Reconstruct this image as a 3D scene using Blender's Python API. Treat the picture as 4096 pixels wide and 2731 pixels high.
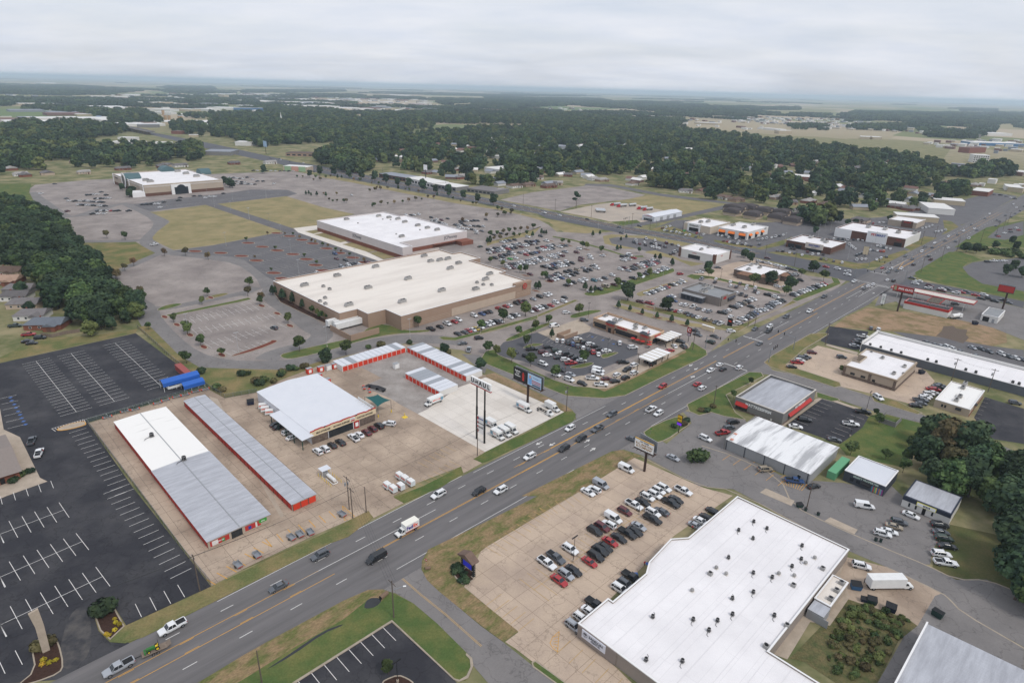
import bpy,math,random
from mathutils import Vector,Matrix
R = math.radians
rnd = random.Random(7)
for o in list(bpy.data.objects): bpy.data.objects.remove(o)
scene = bpy.context.scene
C = scene.collection

# ------------------------------------------------------------------ camera
cd = bpy.data.cameras.new('camera');cam = bpy.data.objects.new('camera',cd);C.objects.link(cam)
cd.lens = 22.2;cd.sensor_width = 36;cd.sensor_fit = 'HORIZONTAL';cd.clip_start = 1;cd.clip_end = 120000
rows = [[0.999633,-0.02709,-0.0],[0.010085,0.372135,-0.928124],[0.025143,0.927783,0.372272]]
M = Matrix(rows).to_4x4();M.translation = Vector((0,0,117.0));cam.matrix_world = M
scene.camera = cam

# ------------------------------------------------------------------ sky, sun, exposure
SUN_EL,SUN_AZ = R(52),R(135)          # azimuth clockwise from +Y (the way the camera looks)
w = bpy.data.worlds.new('World');scene.world = w;w.use_nodes = True
nt = w.node_tree;nt.nodes.clear()
def wn(t,**k):
 n = nt.nodes.new(t)
 for a,b in k.items(): setattr(n,a,b)
 return n
sky = wn('ShaderNodeTexSky',sky_type='NISHITA',sun_disc=False,sun_elevation=SUN_EL,sun_rotation=SUN_AZ,dust_density=3.0,air_density=1.0)
tc = wn('ShaderNodeTexCoord')
sep = wn('ShaderNodeSeparateXYZ');nt.links.new(tc.outputs['Generated'],sep.inputs[0])
add = wn('ShaderNodeMath',operation='ADD');add.inputs[1].default_value = 0.16
mx = wn('ShaderNodeMath',operation='MAXIMUM');mx.inputs[1].default_value = 0.0
nt.links.new(sep.outputs['Z'],mx.inputs[0]);nt.links.new(mx.outputs[0],add.inputs[0])
div = wn('ShaderNodeVectorMath',operation='DIVIDE');cmb = wn('ShaderNodeCombineXYZ')
for i in range(3): nt.links.new(add.outputs[0],cmb.inputs[i])
nt.links.new(tc.outputs['Generated'],div.inputs[0]);nt.links.new(cmb.outputs[0],div.inputs[1])
mp = wn('ShaderNodeMapping');mp.inputs['Scale'].default_value = (0.6,0.85,0.0);mp.inputs['Rotation'].default_value = (0,0,R(24));mp.inputs['Location'].default_value = (0.38,0.15,0)
nt.links.new(div.outputs[0],mp.inputs[0])
n1 = wn('ShaderNodeTexNoise');n1.inputs['Scale'].default_value = 1.15;n1.inputs['Detail'].default_value = 6;n1.inputs['Roughness'].default_value = 0.48;n1.inputs['Distortion'].default_value = 0.5
nt.links.new(mp.outputs[0],n1.inputs['Vector'])
rp = wn('ShaderNodeValToRGB');rp.color_ramp.elements[0].position = 0.30;rp.color_ramp.elements[0].color = (0.74,0.74,0.74,1)
rp.color_ramp.elements[1].position = 0.60;rp.color_ramp.elements[1].color = (0.96,0.96,0.96,1)
nt.links.new(n1.outputs['Fac'],rp.inputs[0])
n2 = wn('ShaderNodeTexNoise');n2.inputs['Scale'].default_value = 2.3;n2.inputs['Detail'].default_value = 7;n2.inputs['Roughness'].default_value = 0.6
nt.links.new(mp.outputs[0],n2.inputs['Vector'])
rc = wn('ShaderNodeValToRGB');rc.color_ramp.elements[0].position = 0.3;rc.color_ramp.elements[0].color = (7.6,8.15,9.3,1)
rc.color_ramp.elements[1].position = 0.72;rc.color_ramp.elements[1].color = (9.1,9.3,9.9,1)
nt.links.new(n2.outputs['Fac'],rc.inputs[0])
mixc = wn('ShaderNodeMix',data_type='RGBA');nt.links.new(rp.outputs[0],mixc.inputs[0])
hsv = wn('ShaderNodeHueSaturation');hsv.inputs['Value'].default_value = 1.7;nt.links.new(sky.outputs[0],hsv.inputs['Color']);nt.links.new(hsv.outputs[0],mixc.inputs[6]);nt.links.new(rc.outputs[0],mixc.inputs[7])
bg = wn('ShaderNodeBackground');bg.inputs['Strength'].default_value = 0.094
nt.links.new(mixc.outputs[2],bg.inputs[0])
wo = wn('ShaderNodeOutputWorld');nt.links.new(bg.outputs[0],wo.inputs[0])
sl = bpy.data.lights.new('sun','SUN');sl.energy = 1.5;sl.angle = R(11);sl.color = (1,0.96,0.9)
sun = bpy.data.objects.new('sun',sl);C.objects.link(sun)
sd = Vector((math.sin(SUN_AZ)*math.cos(SUN_EL),math.cos(SUN_AZ)*math.cos(SUN_EL),math.sin(SUN_EL)))
sun.rotation_euler = sd.to_track_quat('Z','Y').to_euler()
sun.location = (0,0,300)
vs = scene.view_settings;vs.view_transform = 'Standard';vs.look = 'None';vs.gamma = 1;vs.use_curve_mapping = False;vs.exposure = 0
cy = scene.cycles;cy.use_denoising = True;cy.max_bounces = 5;cy.diffuse_bounces = 2;cy.glossy_bounces = 2;cy.transmission_bounces = 2
cy.volume_bounces = 1;cy.transparent_max_bounces = 4;cy.caustics_reflective = False;cy.caustics_refractive = False
try: cy.denoiser = 'OPENIMAGEDENOISE'
except Exception: pass

# ------------------------------------------------------------------ materials
def srgb(r,g,b):
 f = lambda c: (c/255/12.92) if c/255 <= 0.04045 else ((c/255+0.055)/1.055)**2.4
 return (f(r),f(g),f(b))
MATS = {}
def mat(name,col,rough=0.85,metal=0.0,var=0.0,scale=0.25,col2=None,fine=0.0,stretch=None,spec=0.3,objvar=0.0,lo=0.35,hi=0.65,emit=0.0,coat=0.0,bump=0.0,bscale=4.0,crack=0.0,seam=0.0):
 """Principled surface; VAR mixes COL towards COL2 (or a darker COL) by world-space noise, FINE adds grain, OBJVAR varies per object."""
 if name in MATS: return MATS[name]
 m = bpy.data.materials.new(name);m.use_nodes = True;MATS[name] = m
 t = m.node_tree;b = t.nodes['Principled BSDF'];L = t.links.new
 b.inputs['Roughness'].default_value = rough;b.inputs['Metallic'].default_value = metal
 b.inputs['Specular IOR Level'].default_value = spec
 if coat: b.inputs['Coat Weight'].default_value = coat;b.inputs['Coat Roughness'].default_value = 0.08
 base = (*col,1)
 b.inputs['Base Color'].default_value = base
 m.diffuse_color = base
 if emit: b.inputs['Emission Color'].default_value = base;b.inputs['Emission Strength'].default_value = emit
 out = None
 if var or fine or objvar or bump or crack or seam:
  g = t.nodes.new('ShaderNodeNewGeometry');vec = g.outputs['Position']
  if stretch:
   vr = t.nodes.new('ShaderNodeVectorRotate');vr.rotation_type = 'Z_AXIS';vr.inputs['Angle'].default_value = stretch[0];L(vec,vr.inputs['Vector'])
   mpn = t.nodes.new('ShaderNodeVectorMath');mpn.operation = 'MULTIPLY';mpn.inputs[1].default_value = (stretch[1],stretch[2],1);L(vr.outputs[0],mpn.inputs[0]);vec = mpn.outputs[0]
 if var:
  nz = t.nodes.new('ShaderNodeTexNoise');nz.inputs['Scale'].default_value = scale;nz.inputs['Detail'].default_value = 6;nz.inputs['Roughness'].default_value = 0.62
  L(vec,nz.inputs['Vector'])
  mr = t.nodes.new('ShaderNodeMapRange');mr.inputs[1].default_value = lo;mr.inputs[2].default_value = hi;mr.inputs[3].default_value = 0;mr.inputs[4].default_value = var
  L(nz.outputs['Fac'],mr.inputs[0])
  mi = t.nodes.new('ShaderNodeMix');mi.data_type = 'RGBA'
  mi.inputs[6].default_value = base;mi.inputs[7].default_value = (*(col2 or tuple(c*0.55 for c in col)),1)
  L(mr.outputs[0],mi.inputs[0]);out = mi.outputs[2]
 if crack:                                   # thin wandering cracks, CRACK metres apart
  ds = t.nodes.new('ShaderNodeTexNoise');ds.inputs['Scale'].default_value = 0.35;ds.inputs['Detail'].default_value = 4;L(g.outputs['Position'],ds.inputs['Vector'])
  va = t.nodes.new('ShaderNodeVectorMath');va.operation = 'MULTIPLY_ADD';va.inputs[1].default_value = (crack*.8,)*3;L(ds.outputs['Color'],va.inputs[0]);L(g.outputs['Position'],va.inputs[2])
  vo = t.nodes.new('ShaderNodeTexVoronoi');vo.feature = 'DISTANCE_TO_EDGE';vo.inputs['Scale'].default_value = 1/crack;L(va.outputs[0],vo.inputs['Vector'])
  mk = t.nodes.new('ShaderNodeMapRange');mk.inputs[1].default_value = 0.0;mk.inputs[2].default_value = 0.16/crack;mk.inputs[3].default_value = 0.42;mk.inputs[4].default_value = 0.0;L(vo.outputs['Distance'],mk.inputs[0])
  mi = t.nodes.new('ShaderNodeMix');mi.data_type = 'RGBA';mi.inputs[7].default_value = (*(c*0.25 for c in col),1);L(mk.outputs[0],mi.inputs[0])
  if out: L(out,mi.inputs[6])
  else: mi.inputs[6].default_value = base
  out = mi.outputs[2]
 if seam:                                    # lapped sheet joints every SEAM metres
  mpn = t.nodes.new('ShaderNodeMapping');mpn.inputs['Rotation'].default_value = (0,0,R(-45));L(g.outputs['Position'],mpn.inputs[0])
  bt = t.nodes.new('ShaderNodeTexBrick');bt.inputs['Scale'].default_value = 1;bt.inputs['Brick Width'].default_value = seam*8;bt.inputs['Row Height'].default_value = seam;bt.inputs['Mortar Size'].default_value = 0.07;bt.inputs['Mortar Smooth'].default_value = 0.3
  bt.inputs['Color1'].default_value = (1,1,1,1);bt.inputs['Color2'].default_value = (.965,.965,.965,1);bt.inputs['Mortar'].default_value = (.89,.89,.89,1);L(mpn.outputs[0],bt.inputs['Vector'])
  mi = t.nodes.new('ShaderNodeMix');mi.data_type = 'RGBA';mi.blend_type = 'MULTIPLY';mi.inputs[0].default_value = 1;L(bt.outputs['Color'],mi.inputs[7])
  if out: L(out,mi.inputs[6])
  else: mi.inputs[6].default_value = base
  out = mi.outputs[2]
 for amount,kind in ((fine,'n'),(objvar,'o')):
  if not amount: continue
  hs = t.nodes.new('ShaderNodeHueSaturation')
  if out: L(out,hs.inputs['Color'])
  else: hs.inputs['Color'].default_value = base
  mr = t.nodes.new('ShaderNodeMapRange');mr.inputs[3].default_value = 1-amount;mr.inputs[4].default_value = 1+amount
  if kind == 'n':
   nz = t.nodes.new('ShaderNodeTexNoise');nz.inputs['Scale'].default_value = 2.2;nz.inputs['Detail'].default_value = 5;nz.inputs['Roughness'].default_value = 0.7
   L(vec,nz.inputs['Vector']);mr.inputs[1].default_value = 0.3;mr.inputs[2].default_value = 0.7;L(nz.outputs['Fac'],mr.inputs[0])
  else:
   oi = t.nodes.new('ShaderNodeObjectInfo');L(oi.outputs['Random'],mr.inputs[0])
  L(mr.outputs[0],hs.inputs['Value']);out = hs.outputs[0]
 if out: L(out,b.inputs['Base Color'])
 if bump:
  nz = t.nodes.new('ShaderNodeTexNoise');nz.inputs['Scale'].default_value = bscale;nz.inputs['Detail'].default_value = 4;L(vec,nz.inputs['Vector'])
  bp = t.nodes.new('ShaderNodeBump');bp.inputs['Strength'].default_value = bump;L(nz.outputs['Fac'],bp.inputs['Height']);L(bp.outputs[0],b.inputs['Normal'])
 return m

# ------------------------------------------------------------------ mesh helpers
class MB:
 """Collects faces; build() links them as one mesh object."""
 def __init__(s): s.v = [];s.f = [];s.m = []
 def face(s,pts,m=0):
  k = len(s.v);s.v += [tuple(p) for p in pts];s.f.append(tuple(range(k,k+len(pts))));s.m.append(m);return s
 def poly(s,pts,z,m=0): 
  p = ccw(pts);return s.face([(x,y,z) for x,y in p],m)
 def prism(s,pts,z0,z1,m=0,mtop=None,bottom=False):
  p = ccw(pts);n = len(p);k = len(s.v)
  s.v += [(x,y,z0) for x,y in p]+[(x,y,z1) for x,y in p]
  for i in range(n):
   j = (i+1) % n;s.f.append((k+i,k+j,k+n+j,k+n+i));s.m.append(m)
  s.f.append(tuple(range(k+n,k+2*n)));s.m.append(m if mtop is None else mtop)
  if bottom: s.f.append(tuple(range(k+n-1,k-1,-1)));s.m.append(m)
  return s
 def hexa(s,b,t,m=0):
  """box from four bottom and four top points"""
  k = len(s.v);s.v += [tuple(p) for p in b]+[tuple(p) for p in t]
  for q in ((3,2,1,0),(4,5,6,7),(0,1,5,4),(1,2,6,5),(2,3,7,6),(3,0,4,7)):
   s.f.append(tuple(k+i for i in q));s.m.append(m)
  return s
 def box(s,x0,x1,y0,y1,z0,z1,m=0,rz=0,o=(0,0)):
  c,sn = math.cos(rz),math.sin(rz)
  r = lambda x,y: (o[0]+c*x-sn*y,o[1]+sn*x+c*y)
  q = [r(x0,y0),r(x1,y0),r(x1,y1),r(x0,y1)]
  return s.hexa([(*p,z0) for p in q],[(*p,z1) for p in q],m)
 def cone(s,x,y,z0,z1,r0,r1,n=8,m=0,cap=True):
  k = len(s.v)
  for z,r in ((z0,r0),(z1,r1)):
   s.v += [(x+r*math.cos(2*math.pi*i/n),y+r*math.sin(2*math.pi*i/n),z) for i in range(n)]
  for i in range(n):
   j = (i+1) % n;s.f.append((k+i,k+j,k+n+j,k+n+i));s.m.append(m)
  if cap: s.f.append(tuple(range(k+n,k+2*n)));s.m.append(m);s.f.append(tuple(range(k+n-1,k-1,-1)));s.m.append(m)
  return s
 def tube(s,p,q,r,n=6,m=0,r2=None):
  p,q = Vector(p),Vector(q);d = (q-p).normalized();a = d.orthogonal().normalized();b = d.cross(a);k = len(s.v)
  for c,rr in ((p,r),(q,r if r2 is None else r2)):
   s.v += [tuple(c+rr*(a*math.cos(2*math.pi*i/n)+b*math.sin(2*math.pi*i/n))) for i in range(n)]
  for i in range(n):
   j = (i+1) % n;s.f.append((k+i,k+j,k+n+j,k+n+i));s.m.append(m)
  s.f.append(tuple(range(k+n,k+2*n)));s.m.append(m);s.f.append(tuple(range(k+n-1,k-1,-1)));s.m.append(m)
  return s
 def mesh(s,name,mats):
  me = bpy.data.meshes.new(name);me.from_pydata(s.v,[],s.f);me.polygons.foreach_set('material_index',s.m)
  for m in (mats if isinstance(mats,(list,tuple)) else [mats]): me.materials.append(m)
  me.update();return me
 def build(s,name,mats,parent=None,loc=(0,0,0),rz=0.0):
  return put(name,s.mesh(name,mats),parent,loc,rz)
def put(name,me,parent=None,loc=(0,0,0),rz=0.0):
 o = bpy.data.objects.new(name,me);C.objects.link(o);o.location = loc;o.rotation_euler[2] = rz
 if parent: o.parent = parent
 return o
def ccw(p):
 a = sum(p[i][0]*p[(i+1) % len(p)][1]-p[(i+1) % len(p)][0]*p[i][1] for i in range(len(p)))
 return list(p) if a > 0 else list(p)[::-1]
def tag(o,label=None,cat=None,group=None,kind=None):
 if label: o['label'] = label
 if cat: o['category'] = cat
 if group: o['group'] = group
 if kind: o['kind'] = kind
 return o
def thing(name,label,cat,loc=(0,0,0),rz=0.0,group=None):
 return tag(put(name,None,None,loc,rz),label,cat,group)
def copy_tree(o,parent=None):
 c = o.copy();C.objects.link(c);c.parent = parent
 for ch in o.children: copy_tree(ch,c)
 return c
LAYER = [0.0]
def sheet(name,pts,z,m,parent=None):
 LAYER[0] += 0.00012;z += LAYER[0]          # no two sheets in one plane
 o = MB().poly(pts,z).build(name,m,parent)
 if not parent: tag(o,kind='structure')
 return o
def offset_poly(pts,d):
 """shrink a counter-clockwise outline by D metres"""
 p = ccw(pts);n = len(p);out = []
 for i in range(n):
  a,b,c = Vector(p[i-1]),Vector(p[i]),Vector(p[(i+1) % n])
  e1 = (b-a).normalized();e2 = (c-b).normalized()
  n1 = Vector((-e1.y,e1.x));n2 = Vector((-e2.y,e2.x));k = n1+n2
  l = max(0.25,k.dot(n1));out.append(tuple(b+k*(d/l)))
 return out
def smooth(pts,it=2):
 for _ in range(it):
  q = []
  for i in range(len(pts)):
   a,b = pts[i],pts[(i+1) % len(pts)]
   q += [(a[0]*.75+b[0]*.25,a[1]*.75+b[1]*.25),(a[0]*.25+b[0]*.75,a[1]*.25+b[1]*.75)]
  pts = q
 return pts
def island(name,pts,mtop,kerb=True,sm=0,h=0.14,kw=0.3):
 """a kerbed bed or lawn: one structure with the kerb as its own part"""
 LAYER[0] += 0.0003;h += LAYER[0];p = ccw(pts)
 if sm: p = smooth(p,sm)
 q = offset_poly(p,kw) if kerb else p
 o = MB().prism(q,0.0,h-0.02,0).build(name,mtop);tag(o,kind='structure')
 if kerb:
  b = MB();n = len(p)
  for i in range(n):
   j = (i+1) % n
   b.face([(*p[i],0),(*p[j],0),(*p[j],h),(*p[i],h)]);b.face([(*p[i],h),(*p[j],h),(*q[j],h),(*q[i],h)])
  b.build('kerb',KERB,o)
 return o
def seg(b,p,q,w,z,m=0):
 p,q = Vector(p),Vector(q);d = (q-p).normalized();n = Vector((-d.y,d.x))*(w/2)
 b.face([(*(p-n),z),(*(q-n),z),(*(q+n),z),(*(p+n),z)],m)
def lerp(a,b,t): return (a[0]+(b[0]-a[0])*t,a[1]+(b[1]-a[1])*t)
def stalls(b,p,q,n,depth,side=1,w=0.13,z=0.09,both=False,spine=False,m=0,skew=0):
 """parking lines: n bays between P and Q, each line DEPTH long to the left (side 1) or right (-1) of P->Q"""
 P_,Q_ = Vector(p),Vector(q);d = (Q_-P_).normalized();nn = Vector((-d.y,d.x))*side+d*skew
 for i in range(n+1):
  a = P_.lerp(Q_,i/n);seg(b,a-(nn*depth if both else Vector((0,0))),a+nn*depth,w,z,m)
 if spine: seg(b,p,q,w,z+0.002,m)
TCACHE = {}
def text_mesh(s,size,m,name='lettering',bold=0.0,extrude=0.03,shear=0.0,space=1.0):
 key = (s,size,m.name,bold,extrude,shear)
 if key in TCACHE: return TCACHE[key]
 c = bpy.data.curves.new('txt','FONT');c.body = s;c.size = size;c.align_x = 'CENTER';c.align_y = 'CENTER';c.extrude = extrude;c.offset = bold;c.shear = shear;c.space_character = space;c.resolution_u = 3
 o = bpy.data.objects.new('txt',c)
 me = bpy.data.meshes.new_from_object(o);bpy.data.objects.remove(o);bpy.data.curves.remove(c)
 me.name = name;me.materials.clear();me.materials.append(m);TCACHE[key] = me;return me
def lettering(s,size,m,parent,loc,facing,tilt=math.pi/2,name='lettering',**k):
 """standing letters; FACING is the compass angle (from +X) of the outward normal, in the parent's frame"""
 o = put(name,text_mesh(s,size,m,name,**k),parent,loc);o.rotation_euler = (tilt,0,facing+math.pi/2);return o
def ang(p,q): return math.atan2(q[1]-p[1],q[0]-p[0])
def dist(p,q): return math.hypot(q[0]-p[0],q[1]-p[1])
def ordinal(n):
 w = ['first','second','third','fourth','fifth','sixth','seventh','eighth','ninth','tenth','eleventh','twelfth']
 if n <= 12: return w[n-1]
 return str(n)+('th' if 10 <= n % 100 <= 20 else {1: 'st',2: 'nd',3: 'rd'}.get(n % 10,'th'))

# ------------------------------------------------------------------ surface materials
GRASS = mat('grass',srgb(98,104,66),1.0,var=0.95,scale=0.09,col2=srgb(136,120,86),fine=0.24,lo=0.4,hi=0.62,spec=0.05)
GREEN = mat('green_grass',srgb(80,97,56),1.0,var=0.95,scale=0.14,col2=srgb(112,110,68),fine=0.24,lo=0.42,hi=0.7,spec=0.05)
DITCH = mat('rough_grass',srgb(98,102,62),1.0,var=1.0,scale=0.3,col2=srgb(138,118,90),fine=0.35,lo=0.38,hi=0.58,spec=0.05,stretch=(R(-45),0.6,1.2))
DRY = mat('dry_grass',srgb(152,138,104),1.0,var=0.85,scale=0.06,col2=srgb(120,116,82),fine=0.16,spec=0.05)
MULCH = mat('red_mulch',srgb(112,66,56),1.0,fine=0.25,spec=0.05)
BMULCH = mat('brown_mulch',srgb(66,50,44),1.0,fine=0.3,spec=0.05)
DIRT = mat('bare_earth',srgb(152,128,104),1.0,var=0.95,scale=0.12,col2=srgb(114,104,74),fine=0.16,lo=0.42,hi=0.62,spec=0.05)
ROAD = mat('road_asphalt',srgb(113,110,110),0.9,var=0.8,scale=0.3,col2=srgb(94,92,92),fine=0.07,stretch=(R(-45),0.06,1.0),spec=0.2)
DRIVE = mat('worn_asphalt',srgb(127,123,121),0.92,var=0.7,scale=0.1,col2=srgb(110,107,106),fine=0.08,spec=0.2,crack=7.0)
MALL = mat('faded_asphalt',srgb(155,146,140),0.95,var=0.75,scale=0.05,col2=srgb(116,108,105),fine=0.12,spec=0.15,crack=9.0)
LOTG = mat('grey_asphalt',srgb(106,104,105),0.92,var=0.7,scale=0.08,col2=srgb(92,90,92),fine=0.09,spec=0.2,crack=8.0)
DARK = mat('sealed_asphalt',srgb(48,48,53),0.85,var=0.8,scale=0.07,col2=srgb(74,73,75),fine=0.12,lo=0.42,hi=0.66,spec=0.25,crack=6.0)
NEWA = mat('avenue_asphalt',srgb(82,82,86),0.85,var=0.4,scale=0.1,col2=srgb(98,97,99),fine=0.06,spec=0.25)
TAN = mat('tan_concrete',srgb(186,167,148),0.95,var=0.75,scale=0.06,col2=srgb(158,141,128),fine=0.07,objvar=0.04,lo=0.42,hi=0.66,spec=0.15,crack=11.0)
BROWN = mat('old_concrete',srgb(178,160,142),0.95,var=0.85,scale=0.055,col2=srgb(138,122,108),fine=0.08,objvar=0.05,lo=0.4,hi=0.64,spec=0.15,crack=7.5)
PALE = mat('new_concrete',srgb(216,209,200),0.95,var=0.5,scale=0.07,col2=srgb(186,178,168),fine=0.03,objvar=0.03,spec=0.15)
CONC = mat('concrete',srgb(178,164,148),0.95,var=0.6,scale=0.3,col2=srgb(150,138,124),fine=0.07,spec=0.15)
GRAVEL = mat('gravel',srgb(162,156,151),1.0,var=0.7,scale=0.12,col2=srgb(120,112,106),fine=0.16,spec=0.1)
KERB = mat('kerb_concrete',srgb(168,156,140),0.95,var=0.5,scale=0.6,spec=0.15)
KERBW = mat('white_kerb',srgb(204,198,190),0.95,spec=0.15)
WLINE = mat('white_paint',srgb(214,212,208),0.8,var=0.55,scale=1.2,col2=srgb(160,158,156),lo=0.5,hi=0.75)
YLINE = mat('yellow_paint',srgb(212,156,60),0.8,var=0.6,scale=0.9,col2=srgb(160,128,78),lo=0.45,hi=0.75)
FLINE = mat('faded_yellow_paint',srgb(184,150,92),0.9,var=0.8,scale=0.5,col2=srgb(166,146,116),lo=0.4,hi=0.7)
FWLINE = mat('faded_white_paint',srgb(184,178,172),0.9,var=0.8,scale=0.3,col2=srgb(152,146,142),lo=0.4,hi=0.7)
BLUEP = mat('blue_paint',srgb(72,104,160),0.8)
REDP = mat('red_paint',srgb(168,60,48),0.8)

# ------------------------------------------------------------------ the plain, out to the horizon
def plain_material():
 m = bpy.data.materials.new('plain');m.use_nodes = True;t = m.node_tree;b = t.nodes['Principled BSDF'];L = t.links.new
 b.inputs['Roughness'].default_value = 1;b.inputs['Specular IOR Level'].default_value = 0.03
 g = t.nodes.new('ShaderNodeNewGeometry')
 mp = t.nodes.new('ShaderNodeMapping');mp.inputs['Rotation'].default_value = (0,0,R(45));mp.inputs['Scale'].default_value = (1/620,1/900,1);L(g.outputs['Position'],mp.inputs[0])
 v = t.nodes.new('ShaderNodeTexVoronoi');v.distance = 'CHEBYCHEV';v.inputs['Scale'].default_value = 1;L(mp.outputs[0],v.inputs['Vector'])
 rp = t.nodes.new('ShaderNodeValToRGB');cr = rp.color_ramp;cr.interpolation = 'CONSTANT'
 cols = [(160,148,124),(118,122,86),(172,158,136),(108,122,84),(150,142,112),(134,130,98)]
 while len(cr.elements) < len(cols): cr.elements.new(0.5)
 for i,c in enumerate(cols): cr.elements[i].position = i/len(cols);cr.elements[i].color = (*srgb(*c),1)
 sp = t.nodes.new('ShaderNodeSeparateColor');L(v.outputs['Color'],sp.inputs[0]);L(sp.outputs[0],rp.inputs[0])
 n = t.nodes.new('ShaderNodeTexNoise');n.inputs['Scale'].default_value = 0.05;n.inputs['Detail'].default_value = 7;n.inputs['Roughness'].default_value = 0.65;L(g.outputs['Position'],n.inputs['Vector'])
 r2 = t.nodes.new('ShaderNodeValToRGB');r2.color_ramp.elements[0].position = 0.4;r2.color_ramp.elements[0].color = (*srgb(96,102,68),1)
 r2.color_ramp.elements[1].position = 0.62;r2.color_ramp.elements[1].color = (*srgb(146,136,106),1);L(n.outputs['Fac'],r2.inputs[0])
 ln = t.nodes.new('ShaderNodeVectorMath');ln.operation = 'LENGTH';L(g.outputs['Position'],ln.inputs[0])
 mr = t.nodes.new('ShaderNodeMapRange');mr.inputs[1].default_value = 1300;mr.inputs[2].default_value = 2600;L(ln.outputs['Value'],mr.inputs[0])
 mi = t.nodes.new('ShaderNodeMix');mi.data_type = 'RGBA';L(mr.outputs[0],mi.inputs[0]);L(r2.outputs[0],mi.inputs[6]);L(rp.outputs[0],mi.inputs[7])
 L(mi.outputs[2],b.inputs['Base Color']);return m
sheet('ground',[(-40000,-300),(40000,-300),(40000,42000),(-40000,42000)],0.0,plain_material())

# ------------------------------------------------------------------ roads
RD = math.sqrt(0.5)
def st(s,t): return ((s-t)*RD,(s+t)*RD)           # along / across the main road, which runs straight away to the right
def strip(s0,s1,t0,t1): return [st(s0,t0),st(s1,t0),st(s1,t1),st(s0,t1)]
sheet('main_road',strip(-60,3000,108.5,133.2),0.060,ROAD)
sheet('main_road_shoulder',[(-34.2,122.9),(-21.2,138.2),(35.8,191),(68.3,224.5),(111.1,264.6),(118.8,273.6),(186,340),(216,367),(254,411),(91.3,263.3),(-26.8,135)],0.056,ROAD)
b = MB()
for i in range(-3,70):                                                    # lane dashes, 12.2 m apart
 s0 = 9.0+i*12.2
 for t in (128.75,118.0):
  if 468 < s0 < 500: continue
  seg(b,st(s0,t),st(s0+3.0,t),0.17,0.072)
seg(b,st(34,132.4),st(112,133.4),0.14,0.072);seg(b,st(116,132.3),st(186,132.3),0.14,0.072)
seg(b,st(50,125.4),st(95,125.2),0.16,0.072)
seg(b,st(72,112.2),st(142,111.2),0.14,0.072);seg(b,st(186,110.6),st(262,110),0.14,0.072);seg(b,st(282,109.6),st(450,109.6),0.14,0.072)
seg(b,st(212,121.6),st(262,121.4),0.16,0.072);seg(b,st(262.4,121.6),st(262.4,110.2),0.5,0.072)
seg(b,st(303,132.5),st(303,122),0.5,0.072);seg(b,st(303,126.4),st(345,126.4),0.16,0.072)
seg(b,st(415,120.5),st(462,120.5),0.18,0.072);seg(b,st(425,116.8),st(462,116.8),0.18,0.072);seg(b,st(463,124),st(463,110),0.6,0.072)
for s0 in (464.8,466.5): seg(b,st(s0,132),st(s0,109),0.25,0.072)
seg(b,st(498,133),st(498,122),0.6,0.072);seg(b,st(500,126),st(560,126),0.18,0.072)
def arrow(b,s0,t,d=1,turn=0):
 sh = st(s0,t);L = 3.2*d
 seg(b,sh,st(s0+L*0.55,t),0.35,0.073)
 b.face([(*st(s0+L*0.5,t-0.75),0.073),(*st(s0+L,t),0.073),(*st(s0+L*0.5,t+0.75),0.073)])
 if turn: b.face([(*st(s0+L*.3,t+turn*.2),.073),(*st(s0+L*.3,t+turn*1.2),.073),(*st(s0+L*.55,t+turn*.6),.073)])
for s0,t,d in ((155,115,1),(158,120,1),(150,126.9,-1),(147,130.5,-1),(248,127,-1),(250,130.8,-1),(236,123.4,1),(455,118.5,1),(450,123,1),(440,113,1)): arrow(b,s0,t,d,1 if t in (123.4,118.5) else 0)
tag(b.build('lane_markings',WLINE),kind='structure')
b = MB()
for a0,a1,dt in ((-40,58.5,0),(128,215,0),(520,900,0)):               # centre turning lane, solid outside and dashed inside
 for t,sgn in ((125.45,-1),(121.65,1)):
  if a0 == -40: a1 = 57 if t > 123 else 59.5
  seg(b,st(a0,t),st(a1,t),0.14,0.072)
  s0 = a0+2
  while s0 < a1-4: seg(b,st(s0,t+sgn*0.3),st(s0+3,t+sgn*0.3),0.14,0.072);s0 += 12.2
for a0,a1,t in ((72,146,121.75),(146,262,125.4),(268,300,125.2),(308,372,121.5),(372,462,124.6)):
 for e in (-0.16,0.16): seg(b,st(a0,t+e),st(a1,t+e),0.13,0.073)
seg(b,st(520,121),st(552,126),0.3,0.072);seg(b,st(520,121),st(560,121.2),0.3,0.072)
tag(b.build('yellow_lane_lines',YLINE),kind='structure')

AVU = [(-952,1634),(-602,1296),(-352,1028),(-302,988),(-187,874),(-33,727),(95,593),(143,555),(210,490),(258,458),(268,435),(292,416),(323,383)]
AVL = [(312,369),(301,392),(255,411),(228,420),(200,464),(148,522),(118,549),(92,558),(66,583),(30,617),(22,639),(-132,769),(-254,884),(-455,1085),(-548,1177),(-870,1526)]
sheet('avenue',AVU+AVL,0.052,NEWA)
b = MB()
AV0,AV1 = (-300,960),(208,478)
def avp(u,t):
 d = (Vector(AV1)-Vector(AV0)).normalized();n = Vector((-d.y,d.x));return tuple(Vector(AV0)+d*u+n*t)
AVN = dist(AV0,AV1)
u = 0
while u < AVN-20:
 for t in (-5.4,5.4): seg(b,avp(u,t),avp(u+4,t),0.3,0.064)
 u += 12.2
for t in (-9,9): seg(b,avp(0,t),avp(AVN-30,t),0.2,0.064)
tag(b.build('avenue_lane_lines',WLINE),kind='structure')
b = MB()
for t in (-1.9,1.9): seg(b,avp(0,t),avp(AVN-20,t),0.28,0.064)
tag(b.build('avenue_yellow_lines',YLINE),kind='structure')

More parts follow.
